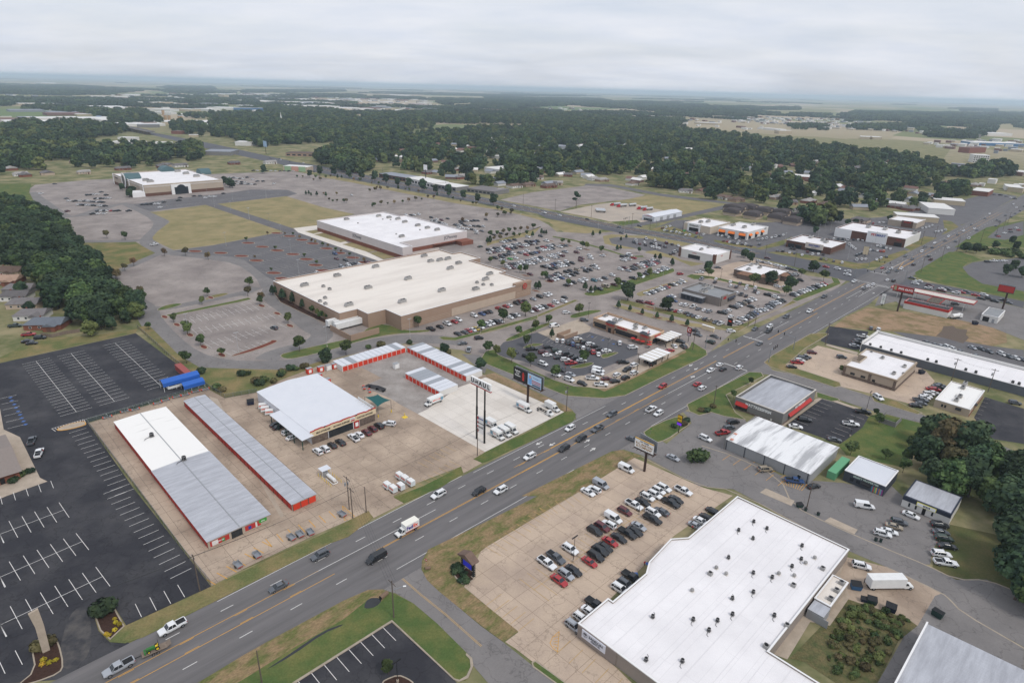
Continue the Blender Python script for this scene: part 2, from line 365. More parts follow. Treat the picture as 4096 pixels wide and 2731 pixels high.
sheet('side_road',[(-34.2,122.8),(-31.1,123),(-27.1,121.9),(-22.3,118.8),(-15.8,112.8),(-8.1,104.6),(-6.5,101.4),(-3.1,97.2),(8.3,88.1),(19.4,88.4),(13.5,97.7),(6.7,102.8),(7.4,100.9),(-0.1,107.9),(-5.5,112.4),(-9.3,116.1),(-16.7,123.1),(-20,126.7),(-22,130.5),(-22.4,133.2),(-21.2,138.2),(-27.6,139.4)],0.056,DRIVE)
b = MB();q = [(-26.4,127),(-20.9,121.7),(-14.1,115.6),(-5,106.6)]
for i in range(3):
 for e in (-0.16,0.16):
  d = (Vector(q[i+1])-Vector(q[i])).normalized();n = Vector((-d.y,d.x))*e
  seg(b,tuple(Vector(q[i])+n),tuple(Vector(q[i+1])+n),0.13,0.068)
tag(b.build('side_road_yellow_line',FLINE),kind='structure')
sheet('back_street',[(35.9,191.4),(40.4,192.5),(46,189.1),(61.3,171.6),(72,170.2),(95.2,142.2),(102.3,136.2),(111.7,127),(112.3,124.9),(112.5,120.8),(120.4,110.5),(124.4,106.5),(136.2,117.7),(132.8,127.3),(126.7,132.4),(118.5,132),(113.6,137.6),(106.5,143.3),(95.2,153.7),(87.6,162.4),(79.4,171.9),(89.6,177.2),(78.8,190),(68.8,196.5),(68,203.9),(71.9,211.6),(69.4,212.9),(56.4,197.1),(49.6,206.6),(42.2,198.1)],0.053,DRIVE)
sheet('back_street_yard',[(56.4,197.1),(69.4,212.9),(69.3,216.3),(68.1,223.4),(71.6,221.5),(82.1,222.1),(91,217.5),(91.2,212.6),(79.7,200.1),(77.7,194.8),(90.3,179),(93,177.7),(98.2,176.5),(109.3,175.6),(115.6,173.5),(124.7,175.3),(125.5,165.3),(131.6,155.2),(119.4,143.8),(115,137.6),(113.6,137.6),(106.5,143.3),(95.2,153.7),(87.6,162.4),(79.4,171.9),(89.6,177.2),(78.8,190),(68.8,196.5),(68,203.9)],0.045,DRIVE)
sheet('bank_street',[(118.8,273.6),(104.8,261.4),(108.3,261.6),(115.7,260.1),(137.1,236.1),(148,225.3),(160.6,217.9),(168.9,211.1),(180.1,191),(183.9,196),(172.7,217.1),(165.3,224.2),(144.2,249),(130.4,260.4),(119.8,265.1),(119.6,270.8),(126.5,283.1)],0.054,DRIVE)
sheet('store_drive',[(25.5,213.9),(24.6,220.9),(22.4,224.5),(-11.1,258.6),(-11.7,252.6),(-23.7,274.3),(-15.4,273.3),(23,233.3),(36.3,231.9),(47.5,234.5),(49.1,232.1),(27.2,211.5)],0.054,DRIVE)

# ------------------------------------------------------------------ the shopping mall's paving
sheet('mall_parking_lot',[(-534,698),(-552,734),(-522,782),(-465,817),(-396,870),(-315,915),(-277,882),(-206,828),(-129,748),(-65,693),(-17,658),(8,630),(23,607),(31,584),(37,554),(74,554),(91,563),(116,544),(169,502),(198,459),(206,431),(228,420),(212,400),(160,351),(128,323),(120,318),(94.9,282.5),(47.5,234.5),(23,232.8),(-11.6,267.7),(-24.1,278.8),(-51.3,285.7),(-82.7,264.3),(-114.7,244.6),(-125.9,238.9),(-150.9,258.3),(-187,302),(-202,329),(-260,381),(-259,444),(-292,477),(-344,476),(-381,518),(-432,572),(-517,675)],0.020,MALL)
def roadline(name,pts,wd,z,m,parent=None,sm=1):
 """a strip of even width along a centre line"""
 for _ in range(sm):
  q = [pts[0]]
  for i in range(len(pts)-1): q += [lerp(pts[i],pts[i+1],.25),lerp(pts[i],pts[i+1],.75)]
  pts = q+[pts[-1]]
 L,Rr = [],[]
 for i,p in enumerate(pts):
  a,c = Vector(pts[max(0,i-1)]),Vector(pts[min(len(pts)-1,i+1)]);d = (c-a).normalized();n = Vector((-d.y,d.x))*wd/2
  L.append(Vector(p)+n);Rr.append(Vector(p)-n)
 b = MB()
 for i in range(len(pts)-1): b.face([(*Rr[i],z),(*Rr[i+1],z),(*L[i+1],z),(*L[i],z)])
 o = b.build(name,m,parent)
 if not parent: tag(o,kind='structure')
 return o
roadline('mall_ring_road',[(-522,683),(-488,647),(-434,591),(-390,549),(-399,639),(-368,615),(-315,559),(-300,529),(-289,492),(-284,479),(-266,456),(-246,445),(-220,439),(-189,428),(-162,396),(-148,370)],12,0.026,DRIVE)
roadline('mall_ring_road',[(-148,372),(-143,352),(-111,314),(-102,302),(-94.3,295.1),(-95.9,281.6),(-109.8,268.3),(-111.2,261)],11,0.0268,DRIVE)
roadline('mall_ring_road',[(-259,450),(-258,419),(-261,395),(-255,378),(-243,363),(-216,339),(-200,325),(-189,308),(-167.6,282.9),(-147.5,262.8),(-129.5,254.2),(-108.7,254.2),(-96.5,257.7),(-83.1,270.1),(-69.8,283.5),(-53,292.2),(-36.7,291.7),(-24.8,290.1)],11,0.0275,DRIVE)
roadline('mall_ring_road',[(-341,472),(-313,475),(-290,480),(-288,487)],8,0.0283,DRIVE)
roadline('mall_ring_road',[(-200,325),(-189,327),(-173,345),(-160,357),(-156,369)],7,0.029,DRIVE)
sheet('striped_parking_lot',[(-184,315),(-158,343),(-151,346),(-122,313),(-115,306),(-113.2,285.3),(-128.1,264.1),(-135.3,263.6),(-143.7,271.9),(-184,315)],0.032,MALL)
sheet('dark_parking_lot',[(-250,452),(-230,471),(-195,525),(-182,524),(-93,440),(-111,420),(-151,383),(-160,393),(-190,432),(-201,439),(-237,446)],0.032,LOTG)
sheet('department_store_lot',[(-381,630),(-364,660),(-324,709),(-307,742),(-267,747),(-247,722),(-252,699),(-254,703),(-303,645),(-312,638),(-346,598),(-360,609)],0.032,LOTG)
sheet('field_drive',[(-312,638),(-303,645),(-192,540),(-182,524),(-197,524),(-204,531)],0.034,LOTG)
sheet('dry_field',[(-341,594),(-312,638),(-206,536),(-195,526),(-230,472),(-251,454),(-270,472),(-282,484),(-287,492),(-294,512),(-304,552),(-310,560),(-345,595)],0.050,DRY)
sheet('dry_field',[(-303,645),(-253,703),(-195,642),(-155,610),(-179,573),(-174,550),(-192,540)],0.050,DRY)
sheet('grass_triangle',[(-334,464),(-290,474),(-259,444),(-260,416),(-260,381),(-285,408)],0.060,GRASS)
sheet('walkway',[(-191,540),(-175,554),(-166,544),(-163,532),(-93,441),(-97,439),(-182,524)],0.052,PALE)
for q in ([(-178,529),(-170,536),(-163,529),(-168,520)],[(-167,518),(-160,526),(-132,500),(-138,492)],[(-135,486),(-128,495),(-103,471),(-109,463)],[(-108,461),(-102,469),(-86,452),(-94,444)]):
 sheet('store_lawn',q,0.060,DRY)
sheet('avenue_verge',[(-253,880),(-132,766),(-38,685),(30,613),(64,581),(80,572),(73,559),(63,551),(43,554),(36,579),(32,596),(23,607),(8,627),(-17,654),(-65,687),(-128,743),(-210,821),(-266,865)],0.036,DRY)
sheet('avenue_verge',[(76,542),(85,550),(116,546),(148,521),(137,512),(115,537),(89,541),(80,532),(80,514),(98,498),(88,497),(74,513)],0.040,DRY)
sheet('avenue_verge',[(105,491),(112,494),(123,477),(126,466),(140,456),(129,448),(121,469),(102,486)],0.040,DRY)
sheet('side_lot',[(80,532),(83,538),(115,537),(137,512),(130,489),(117,476),(98,498),(80,512)],0.036,LOTG)

island('ring_lawn',[(-106.6,265.6),(-106.1,269.3),(-90,282.1),(-77.7,291.2),(-74,308),(-67,312),(-55,302),(-42,305),(-43,301),(-60.2,297.3),(-73.3,288.2),(-82.6,277),(-98.3,263.3),(-103.4,262.9)],GREEN,sm=1)
island('lot_lawn',[(-185,316),(-159,343),(-154,349),(-151,346),(-156,340),(-182,314)],GREEN)
island('lot_lawn',[(-194,323),(-194,330),(-190,335),(-185,335),(-186,330),(-191,323)],GREEN,sm=1)
island('lot_lawn',[(-177,342),(-177,350),(-172,356),(-168,356),(-169,351),(-174,345)],GRASS,sm=1)
island('lot_lawn',[(43,375),(48,378),(58,389),(114,443),(114,434),(111,428),(61,377),(51,370),(45,370)],GREEN,sm=1)
island('lot_lawn',[(32,537),(50,524),(76,490),(87,473),(99,476),(99,471),(86,469),(75,485),(49,519),(32,532)],GREEN)
island('lot_lawn',[(-22,493),(-17,502),(16,539),(24,577),(23,572),(12,554),(-11,521),(-23,506)],DRY)
island('drive_lawn',[(-16,306),(-11,311),(12,330),(37,362),(39,360),(17,332),(-5,309),(-16.9,299.2)],GRASS)
island('drive_lawn',[(-37,294.2),(-34.7,295.8),(-28.9,294.8),(-16,305),(14,332),(14,326),(-16,301),(-27.9,290.7),(-34.2,291)],GREEN)
island('drive_lawn',[(-14.9,266),(-12.6,278.1),(-8.6,280.7),(-6,274),(5.7,261.8),(18.7,248.1),(26.9,242.4),(37.4,241.6),(38.4,241.3),(51.2,251.4),(87.7,289.9),(91.1,298.5),(95.4,286.5),(94.3,280.9),(88.6,274.8),(66.5,253.6),(47.5,234.8),(38.3,231.7),(23,233)],GREEN,sm=0)
sheet('planting_bed_bank',[(37,240.4),(39.1,237.8),(50.1,248.1),(84.8,283.4),(84.8,285.7),(49.6,251.9)],0.155,DIRT)
island('drive_lawn',[(-4,293.3),(3,303),(11,313),(21,322),(23,320),(15,311),(6,299.1),(-2.1,290.9)],GREEN,sm=1)
island('drive_lawn',[(31,330),(34,336),(46,344),(52,343),(47,338),(38,331),(34,328)],GREEN,sm=1)
island('drive_lawn',[(42,275.8),(43.6,278.9),(50.6,281.7),(51.6,280.3),(43.4,272.6)],GREEN,sm=1)
island('drive_lawn',[(4.7,283.2),(9.1,289.5),(14.6,289.9),(15.8,288.4),(7.7,283.5)],GREEN,sm=1)
island('planting_island',[(26.2,262.4),(29.8,264.8),(36.6,268.8),(38.6,267.1),(33.6,262.2),(27.8,260.5)],GREEN,sm=1)
island('drive_verge',[(58,352),(65,353),(84,335),(98,326),(116,321),(121,318),(116,315),(96,320),(76,333)],DRY)
island('drive_verge',[(65,365),(69,363),(93,344),(118,322),(122,323),(158,356),(172,372),(173,368),(157,354),(140,338),(127,322),(120,314),(114,318),(91,336),(72,350),(63,358)],GRASS)
island('drive_verge',[(174,370),(196,389),(221,412),(225,425),(221,428),(217,415),(192,393),(172,374)],GREEN)
island('drive_lawn',[(76,377),(81,383),(107,407),(116,411),(117,407),(105,398),(80,372),(77,372)],DRY,sm=1)
island('drive_lawn',[(118,420),(123,426),(136,422),(171,390),(170,385),(134,416),(122,413)],GREEN)

# ------------------------------------------------------------------ shops east of the avenue
sheet('shop_parking_lot',[(124,576),(159,626),(170,627),(211,614),(385,671),(438,652),(452,634),(380,569),(329,520),(295,492),(267,466),(239,489),(194,501),(180,523),(169,529)],0.024,LOTG)
sheet('shop_parking_lot',[(385,671),(483,746),(579,825),(657,891),(669,860),(552,740),(452,634),(438,652)],0.022,LOTG)
for q in ([(204,500),(218,485),(244,459),(251,452),(273,462),(323,509),(325,520),(296,496),(270,472),(259,470),(239,489),(223,500)],[(330,529),(377,579),(387,572),(330,520)],[(171,539),(179,535),(201,517),(197,510),(183,515),(170,531)],[(123,576),(145,599),(165,548),(161,540),(142,560)],[(449,640),(470,656),(525,705),(635,815),(635,805),(491,672),(453,634)],[(448,666),(453,660),(440,627),(414,600),(397,587),(410,602)],[(197,510),(240,552),(249,563),(226,526),(200,506)]):
 sheet('shop_verge',q,0.044,GRASS)
sheet('empty_lot',[(-18,717),(19,778),(93,850),(118,844),(158,783),(140,752),(109,729),(69,698),(46,657),(13,689)],0.024,MALL)
sheet('depot_yard',[(46,653),(87,701),(108,720),(135,712),(147,690),(176,662),(122,608),(92,607),(75,627)],0.026,mat('depot_paving',srgb(176,163,148),0.95,var=0.6,scale=0.05,col2=srgb(146,138,130),fine=0.08))
sheet('dry_field',[(122,736),(162,784),(176,776),(242,717),(212,689),(175,655),(156,680),(135,712)],0.030,DRY)
sheet('avenue_verge',[(92,607),(119,620),(121,605),(105,588),(98,593)],0.034,GREEN)
sheet('cross_street',[(89,850),(125,845),(176,776),(251,727),(291,701),(296,713),(255,740),(180,797),(128,869),(94,868)],0.034,LOTG)
sheet('cross_street',[(108,583),(157,625),(240,709),(251,727),(243,730),(171,654),(102,591)],0.036,LOTG)

# ------------------------------------------------------------------ church lot, removal depot, strip mall
sheet('church_parking_lot',[(-185.9,289.1),(-149.5,255.6),(-125.7,232.9),(-153.9,201),(-115.7,162.8),(-73.2,122.5),(-87.1,109.8),(-88.6,107.1),(-82.6,104.5),(-93,95.2),(-101.6,94.1),(-106.5,87.4),(-126.8,93.3),(-238.7,213.9),(-223.1,250)],0.030,DARK)
sheet('church_walk',[(-192.2,209.5),(-179.6,194.7),(-170.3,189.9),(-146.7,166.3),(-143.1,164.5),(-149.8,156.8),(-150.8,155.2),(-154.9,151.1),(-180.9,189)],0.040,CONC)
sheet('lot_stain',smooth([(-102.3,113.2),(-99.9,116),(-93,106.9),(-89.8,100),(-93.2,97),(-97.8,102.7)],2),0.034,mat('concrete_dust',srgb(88,85,83),0.95,var=1.0,scale=0.3,col2=srgb(58,58,62),fine=0.1,lo=0.35,hi=0.6))
DEPOT = [(-153.4,200.6),(-125.2,231.8),(-113.2,223),(-102.7,229.2),(-97.3,240.7),(-82.3,262.9),(-51.2,284.9),(-11.6,251.2),(-10.8,251.3),(21.1,219.1),(-8.3,188.4),(-11.6,183.9),(-9,181.5),(-14.7,174.9),(-15.7,179.1),(-28.6,169.2),(-35.1,161.7),(-34.6,161),(-31.3,158.5),(-38.9,150.9),(-41.1,154.3),(-45.6,149.7),(-53.9,142.5),(-67.8,128.9),(-73.2,122.8)]
depot = sheet('depot_apron',DEPOT,0.028,mat('joint_fill',srgb(92,82,74),1.0))
sheet('gravel_yard',[(-73.5,253.2),(-49.9,277),(-20.4,244.3),(-15.1,245.9),(-22,238.2),(-32,218.7),(-35.5,214.4),(-42,220.2),(-48,226.3),(-61.5,236.9),(-55.4,245.3),(-66.4,255.6)],0.066,GRAVEL)
sheet('drain_strip',[(-120.2,224.2),(-115.9,222.3),(-64.8,150.9),(-65.5,150)],0.066,CONC)
pad = sheet('parking_pad',[(-35.5,214.4),(-32,218.7),(-22,238.2),(-11.5,248.4),(-10.7,248.7),(21.1,219.1),(-8.3,188.4)],0.064,mat('pale_joint',srgb(166,158,150),1.0))
LOT = [(-10.4,124.7),(-6.9,138),(-5.5,139.8),(23.2,167.5),(43.1,187.4),(62.4,170.7),(70.6,166.8),(47.6,146.7),(17.3,111.8),(30.4,94.3),(14.8,93.8),(10.9,97.6),(6.5,102.8),(2.6,106.3),(0.3,108),(3.3,110.9)]
mall_lot = sheet('strip_mall_lot',LOT,0.028,mat('lot_joint',srgb(120,104,90),1.0))
def clip(poly,a,bb,lo):
 """clip a polygon to the half plane a.x >= lo (or <= for bb=-1)"""
 out = []
 for i in range(len(poly)):
  p,q = poly[i],poly[(i+1) % len(poly)]
  dp,dq = bb*(p[0]*a[0]+p[1]*a[1]-lo),bb*(q[0]*a[0]+q[1]*a[1]-lo)
  if dp >= 0: out.append(p)
  if (dp >= 0) != (dq >= 0):
   t = dp/(dp-dq);out.append(lerp(p,q,t))
 return out
def slabs(parent,poly,m,su,sv,z,gap=0.07,u0=0.0,v0=0.0,most=300):
 """the concrete bays of a paved yard, each a piece of its own with open joints"""
 ax,ay = (RD,RD),(-RD,RD)
 us = [p[0]*ax[0]+p[1]*ax[1] for p in poly];vv = [p[0]*ay[0]+p[1]*ay[1] for p in poly]
 cells = [];i = math.floor((min(us)-u0)/su)
 while u0+i*su < max(us):
  j = math.floor((min(vv)-v0)/sv)
  while v0+j*sv < max(vv):
   c = clip(poly,ax,1,u0+i*su+gap/2)
   for a,s_,l in ((ax,-1,u0+(i+1)*su-gap/2),(ay,1,v0+j*sv+gap/2),(ay,-1,v0+(j+1)*sv-gap/2)):
    if len(c) > 2: c = clip(c,a,s_,l)
   if len(c) > 2:
    ar = abs(sum(c[k][0]*c[(k+1) % len(c)][1]-c[(k+1) % len(c)][0]*c[k][1] for k in range(len(c))))/2
    if ar > 0.3: cells.append((min(math.hypot(*p) for p in c),c))
   j += 1
  i += 1
 cells.sort(key=lambda e: e[0])
 for _,c in cells[:most]: MB().poly(c,z+rnd.uniform(0,0.012)).build('concrete_slab',m,parent)
 if len(cells) > most:
  b = MB()
  for _,c in cells[most:]: b.poly(c,z)
  tag(b.build('concrete_slabs',m,parent),kind='stuff')
slabs(depot,DEPOT,BROWN,6.1,6.1,0.050)
slabs(pad,[(-35.5,214.4),(-32,218.7),(-22,238.2),(-11.5,248.4),(-10.7,248.7),(21.1,219.1),(-8.3,188.4)],PALE,4.6,6.1,0.088)
slabs(mall_lot,LOT,TAN,4.6,6.0,0.050)

sheet('restaurant_lot',[(-8.8,274.3),(-4.3,290.1),(4.6,299.4),(13,305),(17.7,299.5),(21.3,293.6),(32,302),(40,308),(61.9,288.1),(60.3,279.1),(30.7,252.5),(25.3,251.5),(16.5,257),(6.3,267)],0.036,NEWA)
sheet('restaurant_apron',[(13,305),(25,316),(36,327),(42,315),(40,308),(32,302),(21.3,293.6),(17.7,299.5)],0.040,CONC)
sheet('drive_through_lane',[(22.6,249.4),(31.1,253.2),(40.1,253.1),(59.2,272.9),(75.9,282.9),(77,299.8),(86,303),(88.2,293.7),(87.7,290.3),(71,271.7),(54.4,254),(41.4,241.3),(37.2,240.4),(29.3,242.7)],0.158,CONC)
sheet('restaurant_yard',[(122,425),(132,431),(164,462),(188,474),(196,439),(175,387),(162,391),(139,409),(128,417)],0.036,TAN)
island('road_verge',[(-87,109.7),(-73.2,122.4),(-57.6,137.6),(-67.8,128.7),(-49.6,144.8),(-45.6,149.7),(-41.1,154),(-39,151.2),(-44.1,142.4),(-48.2,139.6),(-65.3,122.5),(-75,112.8),(-81.3,106.6),(-84.4,104.8),(-87.9,105),(-92.3,108),(-95.7,111.9),(-92.7,114.9)],GRASS,False)
island('planting_bed',[(-95.6,111.9),(-92.6,114.7),(-87.2,109.5),(-88.2,105.5),(-92,108)],BMULCH,h=0.2)
island('planting_bed',[(-103.7,102.5),(-104.8,105.2),(-101.1,106),(-99.1,104.7),(-94,98.9),(-93.5,96.7),(-97,94.3),(-100.4,93.2),(-99.1,97.2)],BMULCH,sm=1)
island('road_verge',[(-34.8,161),(-26.4,167.6),(-15.9,178.7),(-14.7,175.1),(-21.1,166.9),(-31.3,158.4)],GREEN,False)
island('road_verge',[(-12,183.7),(-8.2,188.2),(10.3,206.1),(21.1,218.9),(24.6,219.9),(25.6,217.4),(23.9,211.6),(-7.5,182.4),(-9,181.5)],GREEN,False)
sheet('road_verge',[(-11.3,251.3),(-7.6,253.5),(22.4,223.9),(25,218.9),(24.1,219.8),(21.1,219.1),(-10.7,249)],0.10,DIRT)
sheet('road_verge',[(-22.3,133.7),(-21.2,138.2),(-7.6,149.4),(9.1,163.7),(4.2,163.5),(35.8,191),(39,192),(43.6,190.2),(45.8,188.3),(43.1,187.2),(23.2,167.5),(-5.5,139.8),(-6.9,138),(-14.2,128.9),(-10.6,124.6),(3.3,111.1),(-0.1,108),(-4.9,112.1),(-9.3,116.1),(-16.7,123.1),(-20,126.7),(-22,130.5)],0.070,DITCH)
sheet('road_verge',[(-57.1,102.5),(-53.1,106.4),(-39.4,119),(-34.2,122.8),(-30.5,123.1),(-27.8,121.9),(-22.3,118.8),(-15.8,112.8),(-8.1,104.6),(-6.7,101.4),(-7.9,97.6),(-10.3,97.8),(-26.5,113.4),(-44,95.9),(-56.7,83.7),(-68.9,88.5)],0.070,GREEN)
sheet('ditch_slope',[(-57.1,102.5),(-53.1,106.4),(-39.4,119),(-34.2,122.8),(-30.5,123.1),(-28.7,121.9),(-30.5,118.5),(-33.5,119.6),(-37.9,113.2),(-46.9,104.7),(-54.7,96.4),(-60.3,91.6),(-66.1,92.8)],0.078,DITCH)
WATER = mat('ditch_water',srgb(40,42,44),0.12,spec=0.5)
sheet('ditch_water',smooth([(-34.1,117.2),(-33.6,120),(-30.9,120.3),(-30,119.3),(-31.1,117.3),(-33.1,116.6)],1),0.084,WATER)
sheet('ditch_water',smooth([(-50.5,99.3),(-47,103.3),(-41.6,109.7),(-37.6,111.9),(-37.7,111.3),(-41.4,109),(-46.5,102.7),(-50.6,99)],1),0.084,WATER)
sheet('corner_parking_lot',[(-26.4,112.7),(-10.3,97.7),(-1.7,87.8),(-45.8,86.5),(-44,95.9)],0.040,DARK)
b = MB();q = [(-26.5,113.3),(-10.6,98.1),(-9.4,97.2),(-10.3,97.7),(-26.4,112.7),(-43.4,95.9),(-44.5,95.9)]
b.prism([(-26.5,113.4),(-10.3,98),(-10.3,97.6),(-26.4,112.8),(-43.4,95.9),(-44.2,95.9)],0.05,0.2)
tag(b.build('lot_kerb',KERB),kind='structure')
b = MB();q = [(-8.3,104.6),(-6.9,103.3),(-6.5,101.4),(-7.4,98.2),(-9.4,97.2),(-10.3,97.7),(-10.3,98),(-9.2,97.7),(-7.8,98.8),(-7.1,101),(-7.4,103),(-8.4,104.1)];b.prism(q,0.05,0.2);tag(b.build('lot_kerb',KERB),kind='structure')
island('planting_bed',[(-25.5,96.5),(-25.1,97.3),(-22.4,98.7),(-20.1,97.8),(-18.6,96.7),(-18,94.6),(-25.3,94.3)],BMULCH,sm=1)
island('lot_verge',[(6.2,102.6),(7,103.2),(10.5,100.3),(13.5,97.7),(17.4,93.9),(15.8,93.3),(11.4,97.3),(6.4,101.5)],GREEN)
island('driveway_verge',[(71.3,228.4),(108.1,262.3),(113.6,262),(113.2,257.9),(90.3,237.9),(89.3,222.5),(91.6,216.5),(83.7,219.1),(79.6,222),(73.9,219.1),(70.8,222.5)],GREEN)
island('driveway_verge',[(49.5,206.1),(62.7,217.1),(66.6,217.3),(69.4,212.9),(64.2,207.4),(57,199.8),(51.9,196.9),(49.7,202)],GREEN,sm=1)
island('driveway_verge',[(118.8,273.6),(126.5,283.1),(158,314),(167,316),(168,314),(146.2,292.5),(128.5,271.4),(145.3,253.5),(144,249.6),(140.6,248.2),(129.9,259),(120.3,268)],GRASS)
island('driveway_verge',[(130.3,243.3),(137.1,237.3),(136.8,235.6),(133.2,234.6),(128,237.9)],GREEN)
island('driveway_verge',[(152.3,240.5),(155.7,241.9),(161.2,236.4),(165.6,226.3),(162.9,225.1),(154.5,232.7),(151,235.8)],GRASS)
sheet('bank_lot',[(128.5,271.4),(154.5,297.2),(171,284.7),(191.2,275.5),(192.6,269.9),(189.7,257.6),(184.2,252.1),(166.4,231.2),(165.2,234.4),(155.7,241.9),(143.4,249.6)],0.040,TAN)
sheet('dark_lot',[(159,304),(174,327),(192,320),(176,294.6),(171.2,292.6),(161,300)],0.042,DARK)
sheet('mattress_lot',[(130.6,237.5),(140.1,228.6),(141.7,221.9),(134.8,213.1),(124.8,204.2),(120.2,200.4),(105.8,213.4)],0.046,DARK)
sheet('mattress_walk',[(127.2,236.7),(131.2,238.1),(104.4,212.4),(103.6,213.3)],0.050,CONC)
sheet('mattress_walk',[(130.6,237.5),(136,234.9),(141.4,229.2),(139.8,228)],0.050,CONC)
sheet('back_lawn',[(141.7,221.9),(148.3,225.9),(160.3,217.4),(146.7,197.5),(133.7,186.4),(118.8,192.8),(119.3,199.5),(124.8,204.2),(134.8,213.1)],0.048,GREEN)
sheet('office_lot',[(202,242.9),(211.1,232.7),(189.8,204),(180.3,207.1),(184.5,223.7)],0.046,DARK)
sheet('dirt_lot',[(176,326),(192,344),(213,362),(232,356),(252,345),(266,340),(269,324),(259,309),(247,303),(228,314),(206,321)],0.040,DIRT)
sheet('dark_earth',([(226,316),(234,324),(240,332),(246,333),(245,329),(250,327),(244,319),(243,315),(234,306),(231,310)]),0.046,mat('burnt_earth',srgb(98,86,76),1.0,fine=0.25))
sheet('strip_lot',[(206,321),(228,314),(247,303),(260.2,298.9),(241.1,273.1),(222.4,285.1),(211,300)],0.044,LOTG)
sheet('gas_station_apron',[(219,365),(236,391),(257,410),(299,389),(312,368),(271,313),(267,332),(253,347),(236,366),(238,376)],0.042,DRIVE)
sheet('park_lawn',[(291,447),(360,517),(371,519),(371,492),(352,482),(338,466),(328,444),(323,422),(339,405),(325,386),(293,418),(285,434)],0.050,GREEN)
sheet('park_lot',[(338,466),(356,482),(372,490),(413,504),(340,406),(323,422),(328,444)],0.046,LOTG)
sheet('far_verge',[(376,535),(412,573),(470,631),(543,679),(441,542),(403,542)],0.046,GREEN)
sheet('far_shop_lot',[(436,581),(483,632),(537,672),(482,598),(446,572)],0.050,LOTG)
sheet('yard',[(93.3,139.7),(102.3,136.2),(111.7,127),(109.2,126),(98.9,116),(97.8,118.3),(86.3,123.9),(84.1,123.9),(84.3,132.7)],0.050,BROWN)
sheet('service_drive',[(109.2,126),(111.7,127),(112.5,120.8),(120.1,110.2),(110.1,96.7),(77.9,95.7),(80.8,99.8),(94.4,113.3),(98.9,116)],0.048,DRIVE)
sheet('overgrown_yard',[(86.1,124.1),(97.6,117.9),(98.9,116),(91.8,111.4),(80.9,100),(72.6,98.5),(67.2,104.7),(64.2,105.6)],0.052,mat('weeds',srgb(74,82,50),1.0,var=1.0,scale=0.4,col2=srgb(106,96,66),fine=.35))
sheet('back_walk',[(93.3,139.7),(80.2,128),(69.3,116.9),(60.5,106.8),(63.5,105.3),(73.3,116.3),(77.6,115.3),(87,124.8),(88.3,132.8)],0.056,CONC)
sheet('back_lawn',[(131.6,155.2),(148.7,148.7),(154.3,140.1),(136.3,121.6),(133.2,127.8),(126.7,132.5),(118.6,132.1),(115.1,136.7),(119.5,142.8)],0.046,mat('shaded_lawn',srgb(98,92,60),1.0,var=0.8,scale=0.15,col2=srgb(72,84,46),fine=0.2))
sheet('left_lawn',[(-223.6,250.6),(-211.1,264.2),(-186.2,289.6),(-188.3,295),(-206.1,283.4),(-219.5,280.7),(-222.4,278.9),(-227.2,269.1),(-227.6,255.8)],0.030,GRASS)
sheet('fence_verge',[(-189.3,296.8),(-186,301),(-152,263.9),(-136.3,251),(-108.8,250.8),(-95.1,251.1),(-85.6,262.7),(-81.9,261.5),(-97.3,240.7),(-102.7,229.2),(-113.2,223),(-125.7,232.9),(-149.9,256.2)],0.034,GRASS)
sheet('left_verge',[(-522,683),(-432,572),(-381,518),(-344,476),(-285,408),(-246,366),(-201,327),(-206,327),(-423,512),(-594,736),(-562,742)],0.024,GREEN)

for q,w2,m_ in (([(68.8,196.5),(78.8,190),(89.6,177.2),(87.6,162.4),(95.2,153.7),(106.5,143.3),(113.6,137.6),(118.5,132),(126.7,132.4),(132.8,127.3)],.45,KERB),([(102.3,136.2),(111.7,127),(112.3,124.9),(112.5,120.8),(120.1,110.2)],.45,KERB),([(45.8,188.3),(61.2,171.3),(72,170),(93.9,143.3)],.4,KERB),([(119.8,265.1),(144.4,249.3),(165.5,224.5)],.35,KERB)): roadline('kerb_line',q,w2,.075,m_)
for q in ([(79.9,168.8),(82.6,171.2),(89.3,164.9),(87.2,162.2)],[(94.3,155.3),(96.8,157.1),(102.3,151.6),(100.3,149.5)],[(160.8,299.8),(171.5,289.4),(168.9,286.1),(159,298)]): sheet('driveway_apron',q,.072,CONC)
# ------------------------------------------------------------------ parking lines
def lines(name,rows_,m,**k):
 b = MB()
 for r_ in rows_: stalls(b,*r_[0],r_[1],r_[2],**(r_[3] if len(r_) > 3 else {}))
 return tag(b.build(name,m),kind='structure')
D2 = dict(both=True,spine=True)
lines('parking_lines',[
 ([(-138.9,139.6),(-128.8,150.8)],5,5.0,D2),([(-126.7,123.7),(-115,137.6)],6,5.0,D2),([(-115.4,108.9),(-101.7,124.9)],7,5.0,D2),
 ([(-145,133.2),(-138.9,139.6)],3,5.0,D2),([(-133.9,115.8),(-126.7,123.7)],4,5.0,D2),([(-122.4,100.2),(-115.4,108.9)],4,5.0,D2),
 ([(-148.1,152.6),(-138.9,161.1)],4,5.0,dict(both=False,side=1)),
 ([(-118.8,162.7),(-81.1,128.6)],14,5.2,dict(side=-1)),([(-151.8,197.1),(-114.8,161.8)],14,5.2,dict(side=-1)),
 ([(-84.9,112.3),(-78,118.8)],3,5.4,dict(side=1)),([(-106.7,94),(-102.8,98.6)],2,5.4,dict(side=1)),
 ([(-209.4,252.9),(-162.9,208.7)],21,5.2,D2),([(-200.2,262.3),(-153.9,217.7)],18,5.2,D2),([(-188.2,275.8),(-143.2,231.9)],17,5.2,D2),
 ([(-156.4,203),(-125.7,232.9)],6,2.6,dict(side=-1,spine=True)),
 ([(-198.2,217.4),(-178.6,195.2)],5,5.2,dict(side=1)),
 ([(-28.2,111.2),(-43,96.3)],7,5.2,dict(side=1))],WLINE)
